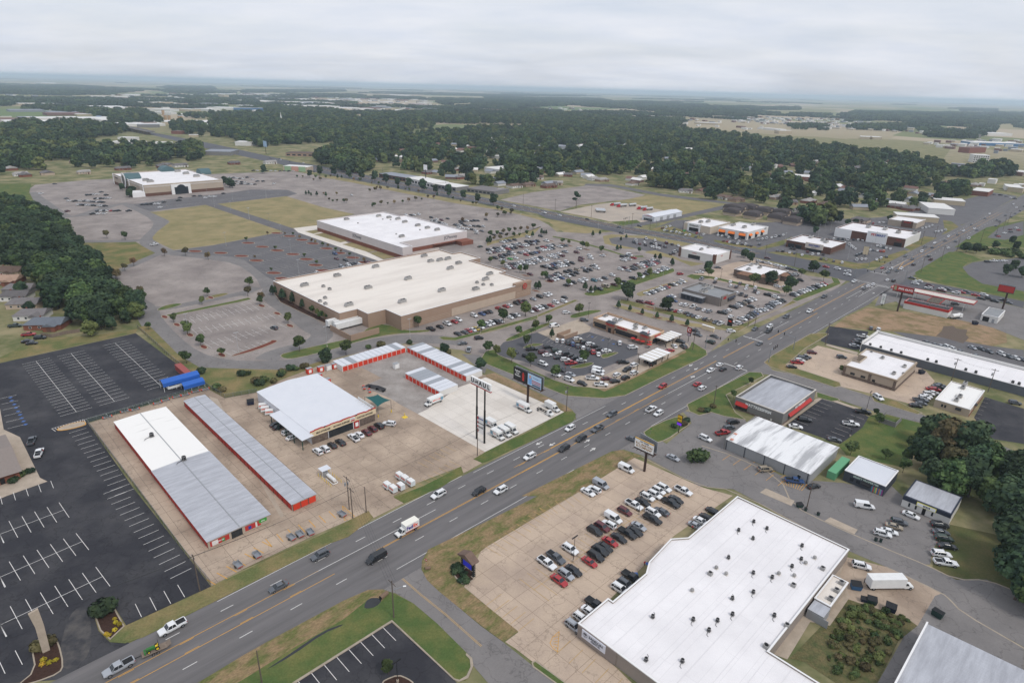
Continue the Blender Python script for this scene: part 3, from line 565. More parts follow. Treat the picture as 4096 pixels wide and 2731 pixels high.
lines('yellow_bay_lines',[
  ([(-4.5,118.8),(3.4,111.3)],4,5.2,dict(side=1)),([(-5.5,139.8),(9.5,158)],9,5.2,dict(side=-1)),([(9.5,158),(22.3,166.5)],5,5.2,dict(side=-1)),
 ([(7.2,124.4),(19.7,136.8)],6,5.2,D2),([(19.7,136.8),(51.8,168.6)],16,5.2,D2),
 ([(15.2,108.8),(25.7,99.2)],4,5.0,dict(side=-1)),
 ([(-27.9,162),(-15.9,179.1)],8,5.0,dict(side=1)),([(-26.5,177.8),(-18.4,188.3)],5,5.0,dict(side=1))],FLINE)
lines('yellow_bay_lines',[([(-71.8,122.8),(-63.5,137.5)],6,4.0,dict(side=1,w=.2)),([(-63.5,137.5),(-49.7,150.4)],6,4.2,dict(side=1,w=.2)),([(77.7,194.8),(89.8,177.5)],6,5.0,dict(side=1)),([(77.2,190.7),(90.7,176.2)],5,5.0,dict(side=-1))],YLINE)
lines('lot_lines',[
 ([(-170,309),(-143,343)],12,5.0,dict(side=1,both=False)),([(-170,307),(-138,336)],13,5.0,D2),([(-158.4,292.9),(-127,321)],13,5.0,D2),([(-144.7,276.5),(-119,305)],11,5.0,D2),([(-128.7,265.5),(-117.1,280.9)],6,5.0,dict(side=1))],WLINE)
lines('lot_lines',[
 ([(-202,480),(-179,542)],12,5.0,D2),([(-191,440),(-158,499)],16,5.0,D2),([(-176,425),(-141,475)],16,5.0,D2),([(-164,402),(-127,459)],18,5.0,D2),([(-149,389),(-112,436)],16,5.0,D2),
 ([(-377,628),(-334,685)],22,5.0,D2),([(-359,613),(-322,647)],18,5.0,D2),([(-317,660),(-265,714)],22,5.0,D2),([(-334,685),(-284,739)],20,5.0,D2)],FWLINE)
lines('lot_lines',[
 ([(-9,490),(18,525)],10,5.2,D2),([(-15,463),(40,509)],22,5.2,D2),([(-9,442),(48,497)],22,5.2,D2),([(-4,428),(52,477)],22,5.2,D2),([(18,426),(80,484)],24,5.2,D2),([(22,402),(101,467)],30,5.2,D2),([(32,389),(106,449)],28,5.2,D2),
 ([(-238,864),(-114,750)],30,5.2,D2),([(-133,637),(-60,566)],24,5.2,D2),([(-79,592),(-8,546)],24,5.2,D2),([(-109,710),(-22,639)],24,5.2,D2),
 ([(130.1,236.3),(107.8,215)],8,5.2,dict(side=1)),([(141.5,222.4),(118.8,200.4)],8,5.0,dict(side=-1)),
 ([(37,306),(54,296.6)],5,5.2,dict(side=-1)),([(58.9,274),(40.4,253.3)],10,6.0,dict(side=1)),([(17.4,296.5),(47.8,279.2)],14,5.0,D2),
 ([(-43,305),(14,350)],22,5.2,dict(side=-1)),([(-29.1,296.5),(14,330)],18,5.2,dict(side=1)),
 ([(202.2,240),(186.3,222.8)],5,5.0,dict(side=-1))],FWLINE)

o = island('entry_island',[(-161.6,195.6),(-160.6,198.8),(-156,202.3),(-154,200.6),(-153.2,199.2),(-156.8,195.9),(-160,194.6)],CONC,True,1);o.children[0].data.materials[0] = YLINE
b = MB();q = [(-163.5,196.1),(-156.8,203.2),(-160.9,194.3),(-156.3,202)]
for i in range(12): seg(b,lerp(q[0],q[1],i/11),lerp(q[2],q[3],i/11),.16,.09)
seg(b,q[0],q[1],.14,.091);tag(b.build('hatched_lines',WLINE),kind='structure')
b = MB()
for pp in [(-195,218.6),(-192.7,216.1),(-189.5,213.2),(-186.9,210.6),(-184.2,207.9),(-181.6,205.4),(-179.2,202.9),(-176.9,200.7),(-174.6,198.5),(41,301),(45.9,296.5),(50.6,291.9),(106,460),(37.9,134.9),(34,131)]: b.poly([(pp[0]+.55*a,pp[1]+.55*c) for a,c in ((-1,-1),(1,-1),(1,1),(-1,1))],.095)
tag(b.build('blue_bay_marks',BLUEP),kind='structure')
b = MB()
q = [(12.8,111.4),(11.2,109.7),(10.5,108),(11.1,106.6),(12.1,105.6)]
for i in range(4): seg(b,q[i],q[i+1],.12,.09)
seg(b,q[0],q[4],.12,.09)
for i in range(1,6): seg(b,lerp(q[0],q[4],i/6),lerp([(11.5,110.3)][0],[(11.1,106.6)][0],i/6),.1,.09)
q = [(-49.3,156.3),(-44.5,151.5),(-46.9,149.4)];seg(b,q[0],q[1],.15,.09);seg(b,q[1],q[2],.15,.09);seg(b,q[2],q[0],.15,.09)
for i in range(1,7): seg(b,lerp(q[0],q[1],i/7),lerp(q[0],q[2],i/7),.12,.09)
q = [(89.3,175.7),(97.3,174.4),(93.7,170.4),(89.6,173.3)]
for i in range(9): seg(b,lerp(q[0],q[1],i/8),lerp(q[3],q[2],i/8),.14,.09)
tag(b.build('yellow_hatching',YLINE),kind='structure')

# ------------------------------------------------------------------ building materials
WROOF = mat('white_membrane',srgb(234,231,231),0.75,var=0.5,scale=0.1,col2=srgb(210,207,208),fine=0.02,spec=0.25,seam=3.0)
CROOF = mat('cream_membrane',srgb(226,218,208),0.8,var=0.6,scale=0.05,col2=srgb(194,184,174),fine=0.03,stretch=(R(-45),0.25,1.5),lo=0.4,hi=0.66,seam=3.0)
GROOF = mat('grey_membrane',srgb(142,144,146),0.85,var=0.4,scale=0.2,col2=srgb(120,122,124),fine=0.05)
BROOF = mat('black_membrane',srgb(66,64,66),0.85,var=0.4,scale=0.3,fine=0.08)
CAPW = mat('white_coping',srgb(228,227,226),0.6)
CAPT = mat('tan_coping',srgb(176,160,140),0.7)
WHITEW = mat('white_wall',srgb(214,212,208),0.8,var=0.25,scale=0.3,col2=srgb(196,193,188))
TANW = mat('tan_block_wall',srgb(158,134,116),0.9,var=0.25,scale=0.3,col2=srgb(142,119,102),fine=0.04)
LTAN = mat('light_tan_panel',srgb(188,170,152),0.9,var=0.2,scale=0.3,fine=0.03)
STUCCO = mat('stucco_wall',srgb(172,158,142),0.9,var=0.25,scale=0.4,col2=srgb(152,138,122),fine=0.04)
GREYW = mat('grey_wall',srgb(128,126,124),0.85,var=0.25,scale=0.3,fine=0.04)
DGREY = mat('dark_grey_wall',srgb(66,70,78),0.8,var=0.2,scale=0.3,fine=0.05)
NAVY = mat('navy_fascia',srgb(48,54,68),0.6)
BRICK = mat('red_brick',srgb(130,82,66),0.95,var=0.35,scale=0.5,col2=srgb(110,68,56),fine=0.1)
DBRICK = mat('dark_brick',srgb(104,74,62),0.95,var=0.3,scale=0.5,fine=0.1)
STONE = mat('field_stone',srgb(120,106,96),0.95,var=0.9,scale=1.2,col2=srgb(84,72,66),fine=0.2)
GLASS = mat('window_glass',srgb(38,44,50),0.08,spec=0.6)
BLACK = mat('black_metal',srgb(30,30,32),0.5)
REDM = mat('red_metal',srgb(176,48,42),0.5)
REDD = mat('red_door',srgb(178,46,36),0.6,var=0.3,scale=1.5,col2=srgb(150,42,36),objvar=0.07)
REDO = mat('orange_red_door',srgb(206,62,40),0.6,objvar=0.08)
METALR = mat('corrugated_roof',srgb(180,182,188),0.55,var=0.7,scale=0.35,col2=srgb(146,147,153),fine=0.05,spec=0.4,stretch=(R(-45),0.3,2.0))
METALW = mat('white_metal_roof',srgb(211,213,218),0.5,var=0.3,scale=0.2,col2=srgb(194,198,206),spec=0.4)
COAT = mat('worn_white_coating',srgb(232,230,226),0.7,var=0.9,scale=0.5,col2=srgb(160,156,152),lo=0.62,hi=0.74,stretch=(R(-45),0.1,1.6))
GREYM = mat('grey_metal',srgb(150,152,155),0.5,spec=0.4)
UNITM = mat('air_unit_metal',srgb(150,148,146),0.6,objvar=0.12)
DUNIT = mat('dark_air_unit',srgb(56,56,58),0.6,objvar=0.15)
FAN = mat('fan_guard',srgb(34,34,36),0.6)
ORANGE = mat('orange_awning',srgb(226,122,52),0.8)
TILE = mat('clay_tile_roof',srgb(140,108,88),0.9,var=0.4,scale=0.8,fine=0.12)
SHING = mat('grey_shingles',srgb(112,108,108),0.95,var=0.4,scale=0.5,fine=0.1,objvar=0.2)
BSHING = mat('brown_shingles',srgb(110,92,82),0.95,var=0.4,scale=0.5,fine=0.1,objvar=0.15)
LIGHTT = mat('white_letters',srgb(238,238,236),0.5)
DARKT = mat('dark_letters',srgb(30,30,36),0.5)
REDT = mat('red_letters',srgb(200,36,44),0.5)
BLUET = mat('blue_letters',srgb(40,66,150),0.5)
GREYT = mat('grey_letters',srgb(88,90,98),0.5)
CREAM = mat('cream_panel',srgb(214,196,164),0.8)
WOODF = mat('weathered_wood',srgb(130,116,104),0.95,var=0.5,scale=1.0,fine=0.15)
S45 = R(45)
def tost(p): return ((p[0]+p[1])*RD,(p[1]-p[0])*RD)
FACES = {'-t': (0,-1),'+t': (0,1),'-s': (-1,0),'+s': (1,0)}
class Bld:
 """a building on the 45 degree street grid; footprint in (along, across) metres of the main road"""
 def __init__(B,name,label,cat,fp,h,wall,roof,par=0.5,cap=None,group=None,plain=False):
  if isinstance(fp[0],(int,float)): s0,s1,t0,t1 = fp;fp = [(s0,t0),(s1,t0),(s1,t1),(s0,t1)]
  fp = ccw(fp);cs = (min(p[0] for p in fp)+max(p[0] for p in fp))/2;ct = (min(p[1] for p in fp)+max(p[1] for p in fp))/2
  B.c = (cs,ct);B.h = h;B.fp = [(p[0]-cs,p[1]-ct) for p in fp];B.rz = h-par
  B.o = thing(name,label,cat,(*st(cs,ct),0),S45,group)
  if plain: return
  b = MB();n = len(B.fp);q = offset_poly(B.fp,0.3)
  for i in range(n):
   j = (i+1) % n
   b.face([(*B.fp[i],0),(*B.fp[j],0),(*B.fp[j],h),(*B.fp[i],h)])
   if par > 0.05: b.face([(*q[j],h-par),(*q[i],h-par),(*q[i],h),(*q[j],h)])
  B.wall = b.build('wall',wall,B.o)
  B.roof = MB().poly(q if par > 0.05 else B.fp,h-par).build('roof',roof,B.o)
  if par > 0.05:
   b = MB();r = offset_poly(B.fp,-0.06);q2 = offset_poly(B.fp,0.36)
   for i in range(n):
    j = (i+1) % n
    b.face([(*r[i],h+0.05),(*r[j],h+0.05),(*q2[j],h+0.05),(*q2[i],h+0.05)]);b.face([(*r[i],h-0.18),(*r[j],h-0.18),(*r[j],h+0.05),(*r[i],h+0.05)])
   b.build('parapet_cap',cap or CAPW,B.o)
 def loc(B,s,t): return (s-B.c[0],t-B.c[1])
 def at(B,p): return B.loc(*tost(p))
 def edge(B,f,k=0):
  """the k-th longest edge facing F: its left end as seen from outside, run direction, outward normal, length"""
  n = FACES[f];e = []
  for i in range(len(B.fp)):
   p,q = B.fp[i],B.fp[(i+1) % len(B.fp)];L = dist(p,q)
   if L < 0.1: continue
   d = ((q[0]-p[0])/L,(q[1]-p[1])/L)
   if d[1]*n[0]-d[0]*n[1] > 0.9: e.append((L,p,d))
  e.sort(key=lambda a: -a[0]);L,p,d = e[k];return p,d,n,L
 def panel(B,f,u0,u1,z0,z1,proud,m,name='panel',k=0,parent=None,back=-0.05):
  p,d,n,L = B.edge(f,k);b = MB()
  a = lambda u,o: (p[0]+d[0]*u+n[0]*o,p[1]+d[1]*u+n[1]*o)
  q = [a(u0,proud),a(u1,proud),a(u1,back),a(u0,back)]
  b.hexa([(*c,z0) for c in q],[(*c,z1) for c in q]);return b.build(name,m,parent or B.o)
 def window(B,f,u0,u1,z0,z1,k=0,frame=BLACK,name='window',div=0):
  w = B.panel(f,u0,u1,z0,z1,0.06,frame,name,k)
  n = max(1,div or round((u1-u0)/2.2));g = 0.07
  for i in range(n): B.panel(f,u0+(u1-u0)*i/n+g,u0+(u1-u0)*(i+1)/n-g,z0+g,z1-g,0.085,GLASS,'pane',k,w,back=0.06)
  return w
 def awning(B,f,u0,u1,z0,z1,out,m,k=0,name='awning'):
  p,d,n,L = B.edge(f,k);a = lambda u,o: (p[0]+d[0]*u+n[0]*o,p[1]+d[1]*u+n[1]*o)
  b = MB();t = [a(u0,.02),a(u1,.02)];o = [a(u0,out),a(u1,out)]
  b.face([(*o[0],z0),(*o[1],z0),(*t[1],z1),(*t[0],z1)]);b.face([(*t[0],z0),(*o[0],z0),(*t[0],z1)]);b.face([(*t[1],z0),(*t[1],z1),(*o[1],z0)])
  b.face([(*o[0],z0-.25),(*o[1],z0-.25),(*o[1],z0),(*o[0],z0)]);b.face([(*t[0],z0-.01),(*t[1],z0-.01),(*o[1],z0-.01),(*o[0],z0-.01)])
  return b.build(name,m,B.o)
 def text(B,f,u,z,s,size,m,k=0,out=0.1,**kw):
  p,d,n,L = B.edge(f,k)
  return lettering(s,size,m,B.o,(p[0]+d[0]*u+n[0]*out,p[1]+d[1]*u+n[1]*out,z),math.atan2(n[1],n[0]),**kw)
 def pitched(B,ridge,m,axis='s',over=0.4,z=None,name='gable_roof'):
  """two slopes over the rectangle, ridge along AXIS"""
  x0,x1 = min(p[0] for p in B.fp)-over,max(p[0] for p in B.fp)+over;y0,y1 = min(p[1] for p in B.fp)-over,max(p[1] for p in B.fp)+over
  z = B.h if z is None else z;e = z-0.12;b = MB()
  if axis == 's':
   r0,r1 = (x0,0,z+ridge),(x1,0,z+ridge)
   b.face([(x0,y0,e),(x1,y0,e),r1,r0]);b.face([(x1,y1,e),(x0,y1,e),r0,r1]);b.face([(x0,y1,e),(x0,y0,e),r0]);b.face([(x1,y0,e),(x1,y1,e),r1])
  else:
   r0,r1 = (0,y0,z+ridge),(0,y1,z+ridge)
   b.face([(x1,y0,e),(x1,y1,e),r1,r0]);b.face([(x0,y1,e),(x0,y0,e),r0,r1]);b.face([(x0,y0,e),(x1,y0,e),r0]);b.face([(x1,y1,e),(x0,y1,e),r1])
  b.face([(x0,y0,e-.02),(x0,y1,e-.02),(x1,y1,e-.02),(x1,y0,e-.02)])
  return b.build(name,m,B.o)
def unit_mesh(kind):
 b = MB()
 if kind == 'package':
  b.box(-1.5,1.5,-0.9,0.9,0.25,1.5,0);b.box(-1.7,1.7,-1.1,1.1,0,0.25,1);b.hexa([(-1.5,-.9,.4),(-2.2,-.8,.5),(-2.2,.8,.5),(-1.5,.9,.4)],[(-1.5,-.9,1.45),(-1.6,-.8,1.4),(-1.6,.8,1.4),(-1.5,.9,1.45)],0)
  b.cone(0.7,0,1.5,1.62,0.55,0.55,12,2);b.cone(-0.6,0,1.5,1.6,0.5,0.5,12,2)
  return b.mesh('rooftop_unit',[UNITM,KERBW,FAN])
 if kind == 'condenser':
  b.box(-.5,.5,-.5,.5,0.12,0.22,1);b.cone(0,0,0.2,1.0,0.46,0.46,12,0);b.cone(0,0,1.0,1.05,0.48,0.48,12,1);b.cone(0,0,1.05,1.08,0.4,0.4,12,2)
  for a in range(3): b.tube((0.5*math.cos(a*2.1),.5*math.sin(a*2.1),0),(0.5*math.cos(a*2.1),.5*math.sin(a*2.1),0.95),0.035,4,1)
  b.tube((-.5,0,.12),(-1.6,-.3,.12),0.06,4,2);b.tube((-1.6,-.3,.12),(-1.9,-.9,.12),0.05,4,2)
  return b.mesh('condenser',[DUNIT,UNITM,FAN])
 if kind == 'vent':
  b.cone(0,0,0,0.55,0.3,0.3,10,0);b.cone(0,0,0.5,0.8,0.5,0.42,10,0);b.cone(0,0,0.8,0.95,0.42,0.2,10,0);b.box(-.4,.4,-.4,.4,0,.2,1)
  return b.mesh('roof_vent',[UNITM,KERBW])
 b.box(-.6,.6,-.6,.6,0,0.9,0);b.cone(0,0,0.9,0.98,0.45,0.45,10,1)
 return b.mesh('roof_box',[UNITM,FAN])
UNITS = {k: unit_mesh(k) for k in ('package','condenser','vent','box')}
def units(B,kind,plist,sc=1.0,rz=0.0,z=None):
 for i,p in enumerate(plist):
  o = put({'package': 'rooftop_unit','condenser': 'condenser','vent': 'roof_vent','box': 'roof_box'}[kind],UNITS[kind],B.o,(*B.at(p),B.rz if z is None else z),rz+rnd.choice((0,0,math.pi)))
  o.scale = (sc,)*3
def seam_roof(B,x0,x1,y0,y1,z0,ridge,m,axis,pitch,name='metal_roof',rib=0.05,over=0.3):
 """ribbed sheet-metal roof, gable along AXIS with real ribs; local coordinates"""
 b = MB();x0 -= over;x1 += over;y0 -= over;y1 += over
 if axis == 't':
  xm = (x0+x1)/2;n = max(2,round((y1-y0)/pitch))
  for i in range(n):
   a,c = y0+(y1-y0)*i/n,y0+(y1-y0)*(i+1)/n;w = (c-a)*0.22
   for (u0,h0,u1,h1) in ((x0,z0,xm,z0+ridge),(xm,z0+ridge,x1,z0)):
    b.face([(u0,a,h0),(u1,a,h1),(u1,c-w,h1),(u0,c-w,h0)]);b.face([(u0,c-w,h0),(u1,c-w,h1),(u1,c-w*.5,h1+rib),(u0,c-w*.5,h0+rib)]);b.face([(u0,c-w*.5,h0+rib),(u1,c-w*.5,h1+rib),(u1,c,h1),(u0,c,h0)])
  for y in (y0,y1): b.face([(x0,y,z0),(xm,y,z0+ridge),(x1,y,z0)])
 else:
  ym = (y0+y1)/2;n = max(2,round((x1-x0)/pitch))
  for i in range(n):
   a,c = x0+(x1-x0)*i/n,x0+(x1-x0)*(i+1)/n;w = (c-a)*0.22
   for (u0,h0,u1,h1) in ((y0,z0,ym,z0+ridge),(ym,z0+ridge,y1,z0)):
    b.face([(a,u0,h0),(c-w,u0,h0),(c-w,u1,h1),(a,u1,h1)]);b.face([(c-w,u0,h0),(c-w*.5,u0,h0+rib),(c-w*.5,u1,h1+rib),(c-w,u1,h1)]);b.face([(c-w*.5,u0,h0+rib),(c,u0,h0),(c,u1,h1),(c-w*.5,u1,h1+rib)])
  for x in (x0,x1): b.face([(x,y0,z0),(x,ym,z0+ridge),(x,y1,z0)])
 return b.build(name,m,B.o)

# ------------------------------------------------------------------ storage buildings
def doors(B,f,u0,u1,n,h,m,k=0,post=None,z1=None):
 w = (u1-u0)/n
 for i in range(n):
  d = B.panel(f,u0+i*w+0.14,u0+(i+1)*w-0.14,0.05,h,0.03,m,'door',k)
  if post: B.panel(f,u0+i*w-0.1,u0+i*w+0.1,0,z1 or h+0.25,0.08,post,'post',k)
A = Bld('storage_building','wide storage building, rear half of roof white, front half grey corrugated metal','building',(39.6,56.8,152.6,240),2.6,STUCCO,METALR,par=0)
bpy.data.objects.remove(A.roof)
doors(A,'-s',0.4,87,28,2.2,REDD,post=DBRICK)
seam_roof(A,-8.6,8.6,198-A.c[1],240-A.c[1],2.62,0.35,COAT,'t',0.9,'coated_roof',over=0.15)
seam_roof(A,-8.6,8.6,152.6-A.c[1],197.8-A.c[1],2.60,0.35,METALR,'t',0.9)
b = MB();b.box(-0.12,0.12,152.6-A.c[1],240-A.c[1],2.98,3.08);b.build('ridge_vent',GREYM,A.o)
A.panel('-t',0.5,5.6,0.5,2.1,0.05,mat('mural_red',srgb(176,54,50),0.7),'mural');A.panel('-t',1.0,2.6,0.6,2.0,0.09,WHITEW,'mural_panel');A.panel('-t',3.6,4.4,0.6,1.8,0.09,mat('mural_green',srgb(70,130,70),0.7),'mural_figure')
A.window('-t',6.2,9.2,0.1,2.2,div=3,name='entrance')
A.panel('-t',10.0,14.4,0.5,2.1,0.05,MATS['mural_red'],'mural');A.panel('-t',12.9,13.4,0.5,2.1,0.08,WHITEW,'mural_stripe');A.panel('-t',13.9,16.2,1.2,2.2,0.09,mat('sign_green',srgb(62,150,62),0.7),'sign');A.panel('-t',10.9,11.7,0.7,1.7,0.09,BLUET,'mural_figure')
A.text('-t',3.1,1.3,'STORAGE',0.5,LIGHTT,out=0.11);A.text('-t',15.05,1.7,'eco',0.7,LIGHTT,out=0.11)
units(A,'condenser',[(-122.7,187.8)],1.4,z=2.85);units(A,'condenser',[(-104.7,173.8)],1.4,z=2.95)
Bs = Bld('storage_building','narrow storage building with long grey corrugated roof and red doors, beside the wide one','building',(63.6,71.4,152.8,241),2.4,STUCCO,METALR,par=0)
bpy.data.objects.remove(Bs.roof)
doors(Bs,'-s',0.3,88,29,2.05,REDD,post=DBRICK);doors(Bs,'-t',0.2,7.6,3,2.1,REDO,post=DBRICK)
seam_roof(Bs,-3.9,3.9,152.8-Bs.c[1],241-Bs.c[1],2.42,0.25,METALR,'t',0.9,over=0.15)
b = MB();b.box(-0.1,0.1,152.8-Bs.c[1],241-Bs.c[1],2.68,2.76);b.build('ridge_vent',GREYM,Bs.o)
def unit_row(label,fp,f,n,m,axis):
 B = Bld('storage_units',label,'storage units',fp,2.6,WHITEW,METALW,par=0,group='white storage units with red doors around the gravel yard')
 bpy.data.objects.remove(B.roof);L = B.edge(f)[3]
 doors(B,f,0.3,L-0.3,n,2.2,m,post=WHITEW)
 x0,x1 = min(p[0] for p in B.fp),max(p[0] for p in B.fp);y0,y1 = min(p[1] for p in B.fp),max(p[1] for p in B.fp)
 k = n;STR = mat('grey_roof_sheet',srgb(150,154,160),0.5,spec=0.4)
 for i in range(k):
  b = MB()
  if axis == 's': b.box(x0+(x1-x0)*i/k+.02,x0+(x1-x0)*(i+1)/k-.25,y0-.1,y1+.1,2.6,2.72)
  else: b.box(x0-.1,x1+.1,y0+(y1-y0)*i/k+.02,y0+(y1-y0)*(i+1)/k-.25,2.6,2.72)
  b.build('roof_panel',METALW if rnd.random() < 0.72 else STR,B.o)
 B.panel('-t' if f != '-t' else '-s',0,0.01,0,0.01,0.01,WHITEW,'corner_trim')
 b = MB();b.box(x0+.05,x1-.05,y0+.05,y1-.05,2.5,2.64);b.build('roof_deck',STR,B.o);return B
unit_row('white storage row with red doors along the ring road side of the gravel yard',(125,158.8,229.4,237),'-t',13,REDO,'s')
unit_row('white storage row with red doors along the restaurant side of the gravel yard',(159.2,168.2,186,229.2),'-s',16,REDO,'t')
unit_row('short free-standing white storage block in the middle of the gravel yard',(141.6,151,182,206),'-s',9,REDO,'t')

# ------------------------------------------------------------------ removal firm's showroom
Sh = Bld('showroom','white metal-roofed showroom with red-edged cream sign band facing the parking','building',(86,111.5,183,226),4.5,METALW,METALW,par=0)
bpy.data.objects.remove(Sh.roof)
x0,x1,y0,y1 = -12.75,12.75,-21.5,21.5
seam_roof(Sh,x0,x1,y0+.6,y1,4.5,0.9,METALW,'t',0.8,over=0.2)
b = MB();b.hexa([(x0-4.4,y0-1.8,3.9),(x0,y0-1.8,4.3),(x0,y0+23,4.3),(x0-4.4,y0+23,3.9)],[(x0-4.4,y0-1.8,4.05),(x0,y0-1.8,4.45),(x0,y0+23,4.45),(x0-4.4,y0+23,4.05)]);b.build('canopy',METALW,Sh.o)
for yy in (y0-1.2,y0+5,y0+11,y0+17,y0+22.4): MB().box(x0-4.2,x0-3.95,yy-.12,yy+.12,0,3.95).build('canopy_post',mat('dark_green_post',srgb(40,70,60),0.6),Sh.o)
for i in range(17):
 u0,u1 = -0.4+i*1.55,-0.4+(i+1)*1.55;h_ = 5.0+0.28*abs(math.sin(i*0.9))
 Sh.panel('-t',u0,u1,3.05,h_,0.25,CREAM,'sign_band_panel');Sh.panel('-t',u0,u1,h_,h_+0.28,0.32,REDM,'red_trim')
Sh.panel('-t',0,6.2,0,3.05,0.12,STONE,'stone_wall');Sh.panel('-t',19,25.5,0,3.05,0.12,STONE,'stone_wall')
Sh.window('-t',6.5,16.2,0.1,2.9,div=8,name='shop_window');Sh.panel('-t',16.6,18.6,0.1,3.0,0.4,REDM,'red_locker');Sh.panel('-t',17.0,18.2,0.8,2.4,0.45,LIGHTT,'poster');Sh.window('-t',19.6,21.2,0.1,2.4,name='door',div=1)
Sh.text('-t',4.4,3.95,'SELF-STORAGE',0.82,DARKT,out=0.3,bold=0.02);Sh.text('-t',11.6,3.95,'MOVING SUPPLIES',0.8,DARKT,out=0.3,bold=0.02);Sh.text('-t',21.2,3.95,'CUSTOM HITCHES',0.8,DARKT,out=0.3,bold=0.02)
sg = Sh.panel('-t',15.2,17.0,3.5,5.0,0.38,LIGHTT,'sign');Sh.panel('-t',15.3,16.9,3.6,4.1,0.42,REDM,'sign_stripe',parent=sg);Sh.text('-t',16.1,4.55,'U-HAUL',0.42,DARKT,out=0.41)
b = MB();b.box(x1-.15,x1+.05,y0+.3,y0+11,5.1,5.9);
for i in range(6): b.tube((x1,y0+.6+i*2,5.2),(x1-1.6,y0+.6+i*2,4.9),0.05,4)
b.build('side_parapet',WHITEW,Sh.o)
for u in (5.0,17.5,24): 
 p_,d_,n_,L_ = Sh.edge('-t');MB().tube((p_[0]+u,p_[1]-.3,5.1),(p_[0]+u,p_[1]-.6,5.7),0.07,5).box(p_[0]+u-.25,p_[0]+u+.25,p_[1]-.85,p_[1]-.55,5.6,5.8).build('floodlight',BLACK,Sh.o)

# ------------------------------------------------------------------ the big stores
T_ = Bld('department_store','huge tan store with cream roof and red bullseye sign on its right corner','store',[(152.5,353),(152.5,278),(163,278),(163,268),(173.7,268),(173.7,254),(269,254),(269,281.5),(274,281.5),(274,317),(284,317),(284,338),(277,338),(277,353)],8.0,TANW,CROOF,par=0.7)
for u0,u1,z0,z1 in ((33,82,0.2,4.6),): T_.panel('-t',u0,u1,z0,z1,0.12,LTAN,'light_panel')
for z in (1.0,1.9,2.8): T_.panel('-t',0,32,z,z+0.12,0.05,LTAN,'string_course');T_.panel('-t',83,95,z+.3,z+.42,0.05,LTAN,'string_course')
T_.panel('-t',82,95.4,7.4,9.0,0.3,TANW,'raised_parapet',back=-2.5)
p_,d_,n_,L_ = T_.edge('-t')
def disc(name,m,r,x,y,z,th,parent,face_ang,r0=0.0,n=28):
 """upright disc or ring facing FACE_ANG"""
 b = MB();c,s_ = math.cos(face_ang),math.sin(face_ang)
 for i in range(n):
  a,e = 2*math.pi*i/n,2*math.pi*(i+1)/n
  q = [(r0,a),(r,a),(r,e),(r0,e)]
  pt = [(-s_*rr*math.cos(t),c*rr*math.cos(t),rr*math.sin(t)) for rr,t in q]
  b.face([(u[0]+c*th,u[1]+s_*th,u[2]) for u in pt] if r0 else [(u[0]+c*th,u[1]+s_*th,u[2]) for u in pt[1:3]]+[(c*th,s_*th,0)])
  o_ = [(-s_*r*math.cos(t),c*r*math.cos(t),r*math.sin(t)) for t in (a,e)]
  b.face([o_[0],o_[1],(o_[1][0]+c*th,o_[1][1]+s_*th,o_[1][2]),(o_[0][0]+c*th,o_[0][1]+s_*th,o_[0][2])])
 o = b.build(name,m,parent,(x,y,z));return o
bx_,by_ = p_[0]+89.5,p_[1]-0.35
sg = disc('bullseye_sign',REDM,1.75,bx_,by_,6.6,0.25,T_.o,-math.pi/2,r0=1.15);disc('bullseye_centre',REDM,0.62,0,0,0,0.25,sg,-math.pi/2)
sc = put('sign_backing',MB().box(-1.7,1.7,-.12,0.02,-1.7,1.7).mesh('sign_backing',TANW),T_.o,(bx_,by_,6.6))
units(T_,'package',[(-121,351),(-108,372),(-89,395),(-56,412),(-50,416),(-45,420),(-41,396),(-64,370),(-84,349),(-41,348),(-60,326),(-87,318),(-15,385),(-17,373),(-22,352),(-62,426),(-37,409)],1.25)
units(T_,'box',[(-110,350),(-105,345),(-103,329),(-104,323),(-100,319),(-22,366),(-18,362),(-13,362)],1.4)
b = MB();b.box(-62,20,12,12.15,7.31,7.36)
T_.panel('-s',10,74,6.2,6.35,0.05,LTAN,'string_course')
Dk = Bld('dock_wall','tan screen wall round the loading dock of the store with bullseye sign','wall',(146.5,163.0,258,277.8),3.0,TANW,TANW,par=0,plain=True)
b = MB();b.box(-8.2,8.2,-9.9,-9.6,0,3.2);b.box(-8.2,-7.9,-9.9,9.8,0,3.0);b.build('wall',TANW,Dk.o)
J = Bld('department_store','white store with brick base and white roof standing between dry field and tan store','store',[(257.5,495),(257.5,371),(266,371),(266,386),(331,386),(331,470),(325,470),(325,495)],8.9,mat('pale_panel_wall',srgb(206,198,196),0.85,var=0.2,scale=0.15),WROOF,par=0.8)
for f_,k_ in (('-s',0),('-t',0),('-t',1),('+s',0)): J.panel(f_,0,J.edge(f_,k_)[3],0,2.9,0.12,BRICK,'brick_base',k_)
for u in range(8,124,14): J.panel('-s',u,u+0.25,2.9,8.8,0.06,MATS['pale_panel_wall'],'panel_joint')
for u in (40,90): J.window('-s',u,u+6,0.1,2.6,div=4,name='entrance')
J.text('-s',63,6.2,'JCPenney',3.2,GREYT,bold=0.03);J.text('-t',48,6.2,'JCPenney',3.4,GREYT,bold=0.03)
J.panel('-t',30,60,2.9,3.0,3.0,BRICK,'dock_roof');J.panel('-t',52,64,0,3.2,9,BRICK,'brick_annex',back=0.1);J.panel('-t',0,30,0,1.8,8,mat('pale_wall_low',srgb(196,184,176),0.9),'low_wall',back=7.6)
units(J,'package',[(-145,541),(-121,560),(-111,554),(-102,549),(-94,537),(-81,524),(-72,515),(-63,509),(-87,481)],1.25)
units(J,'box',[(-132,528),(-115,547),(-77,508),(-93,490),(-108,546)],0.9)
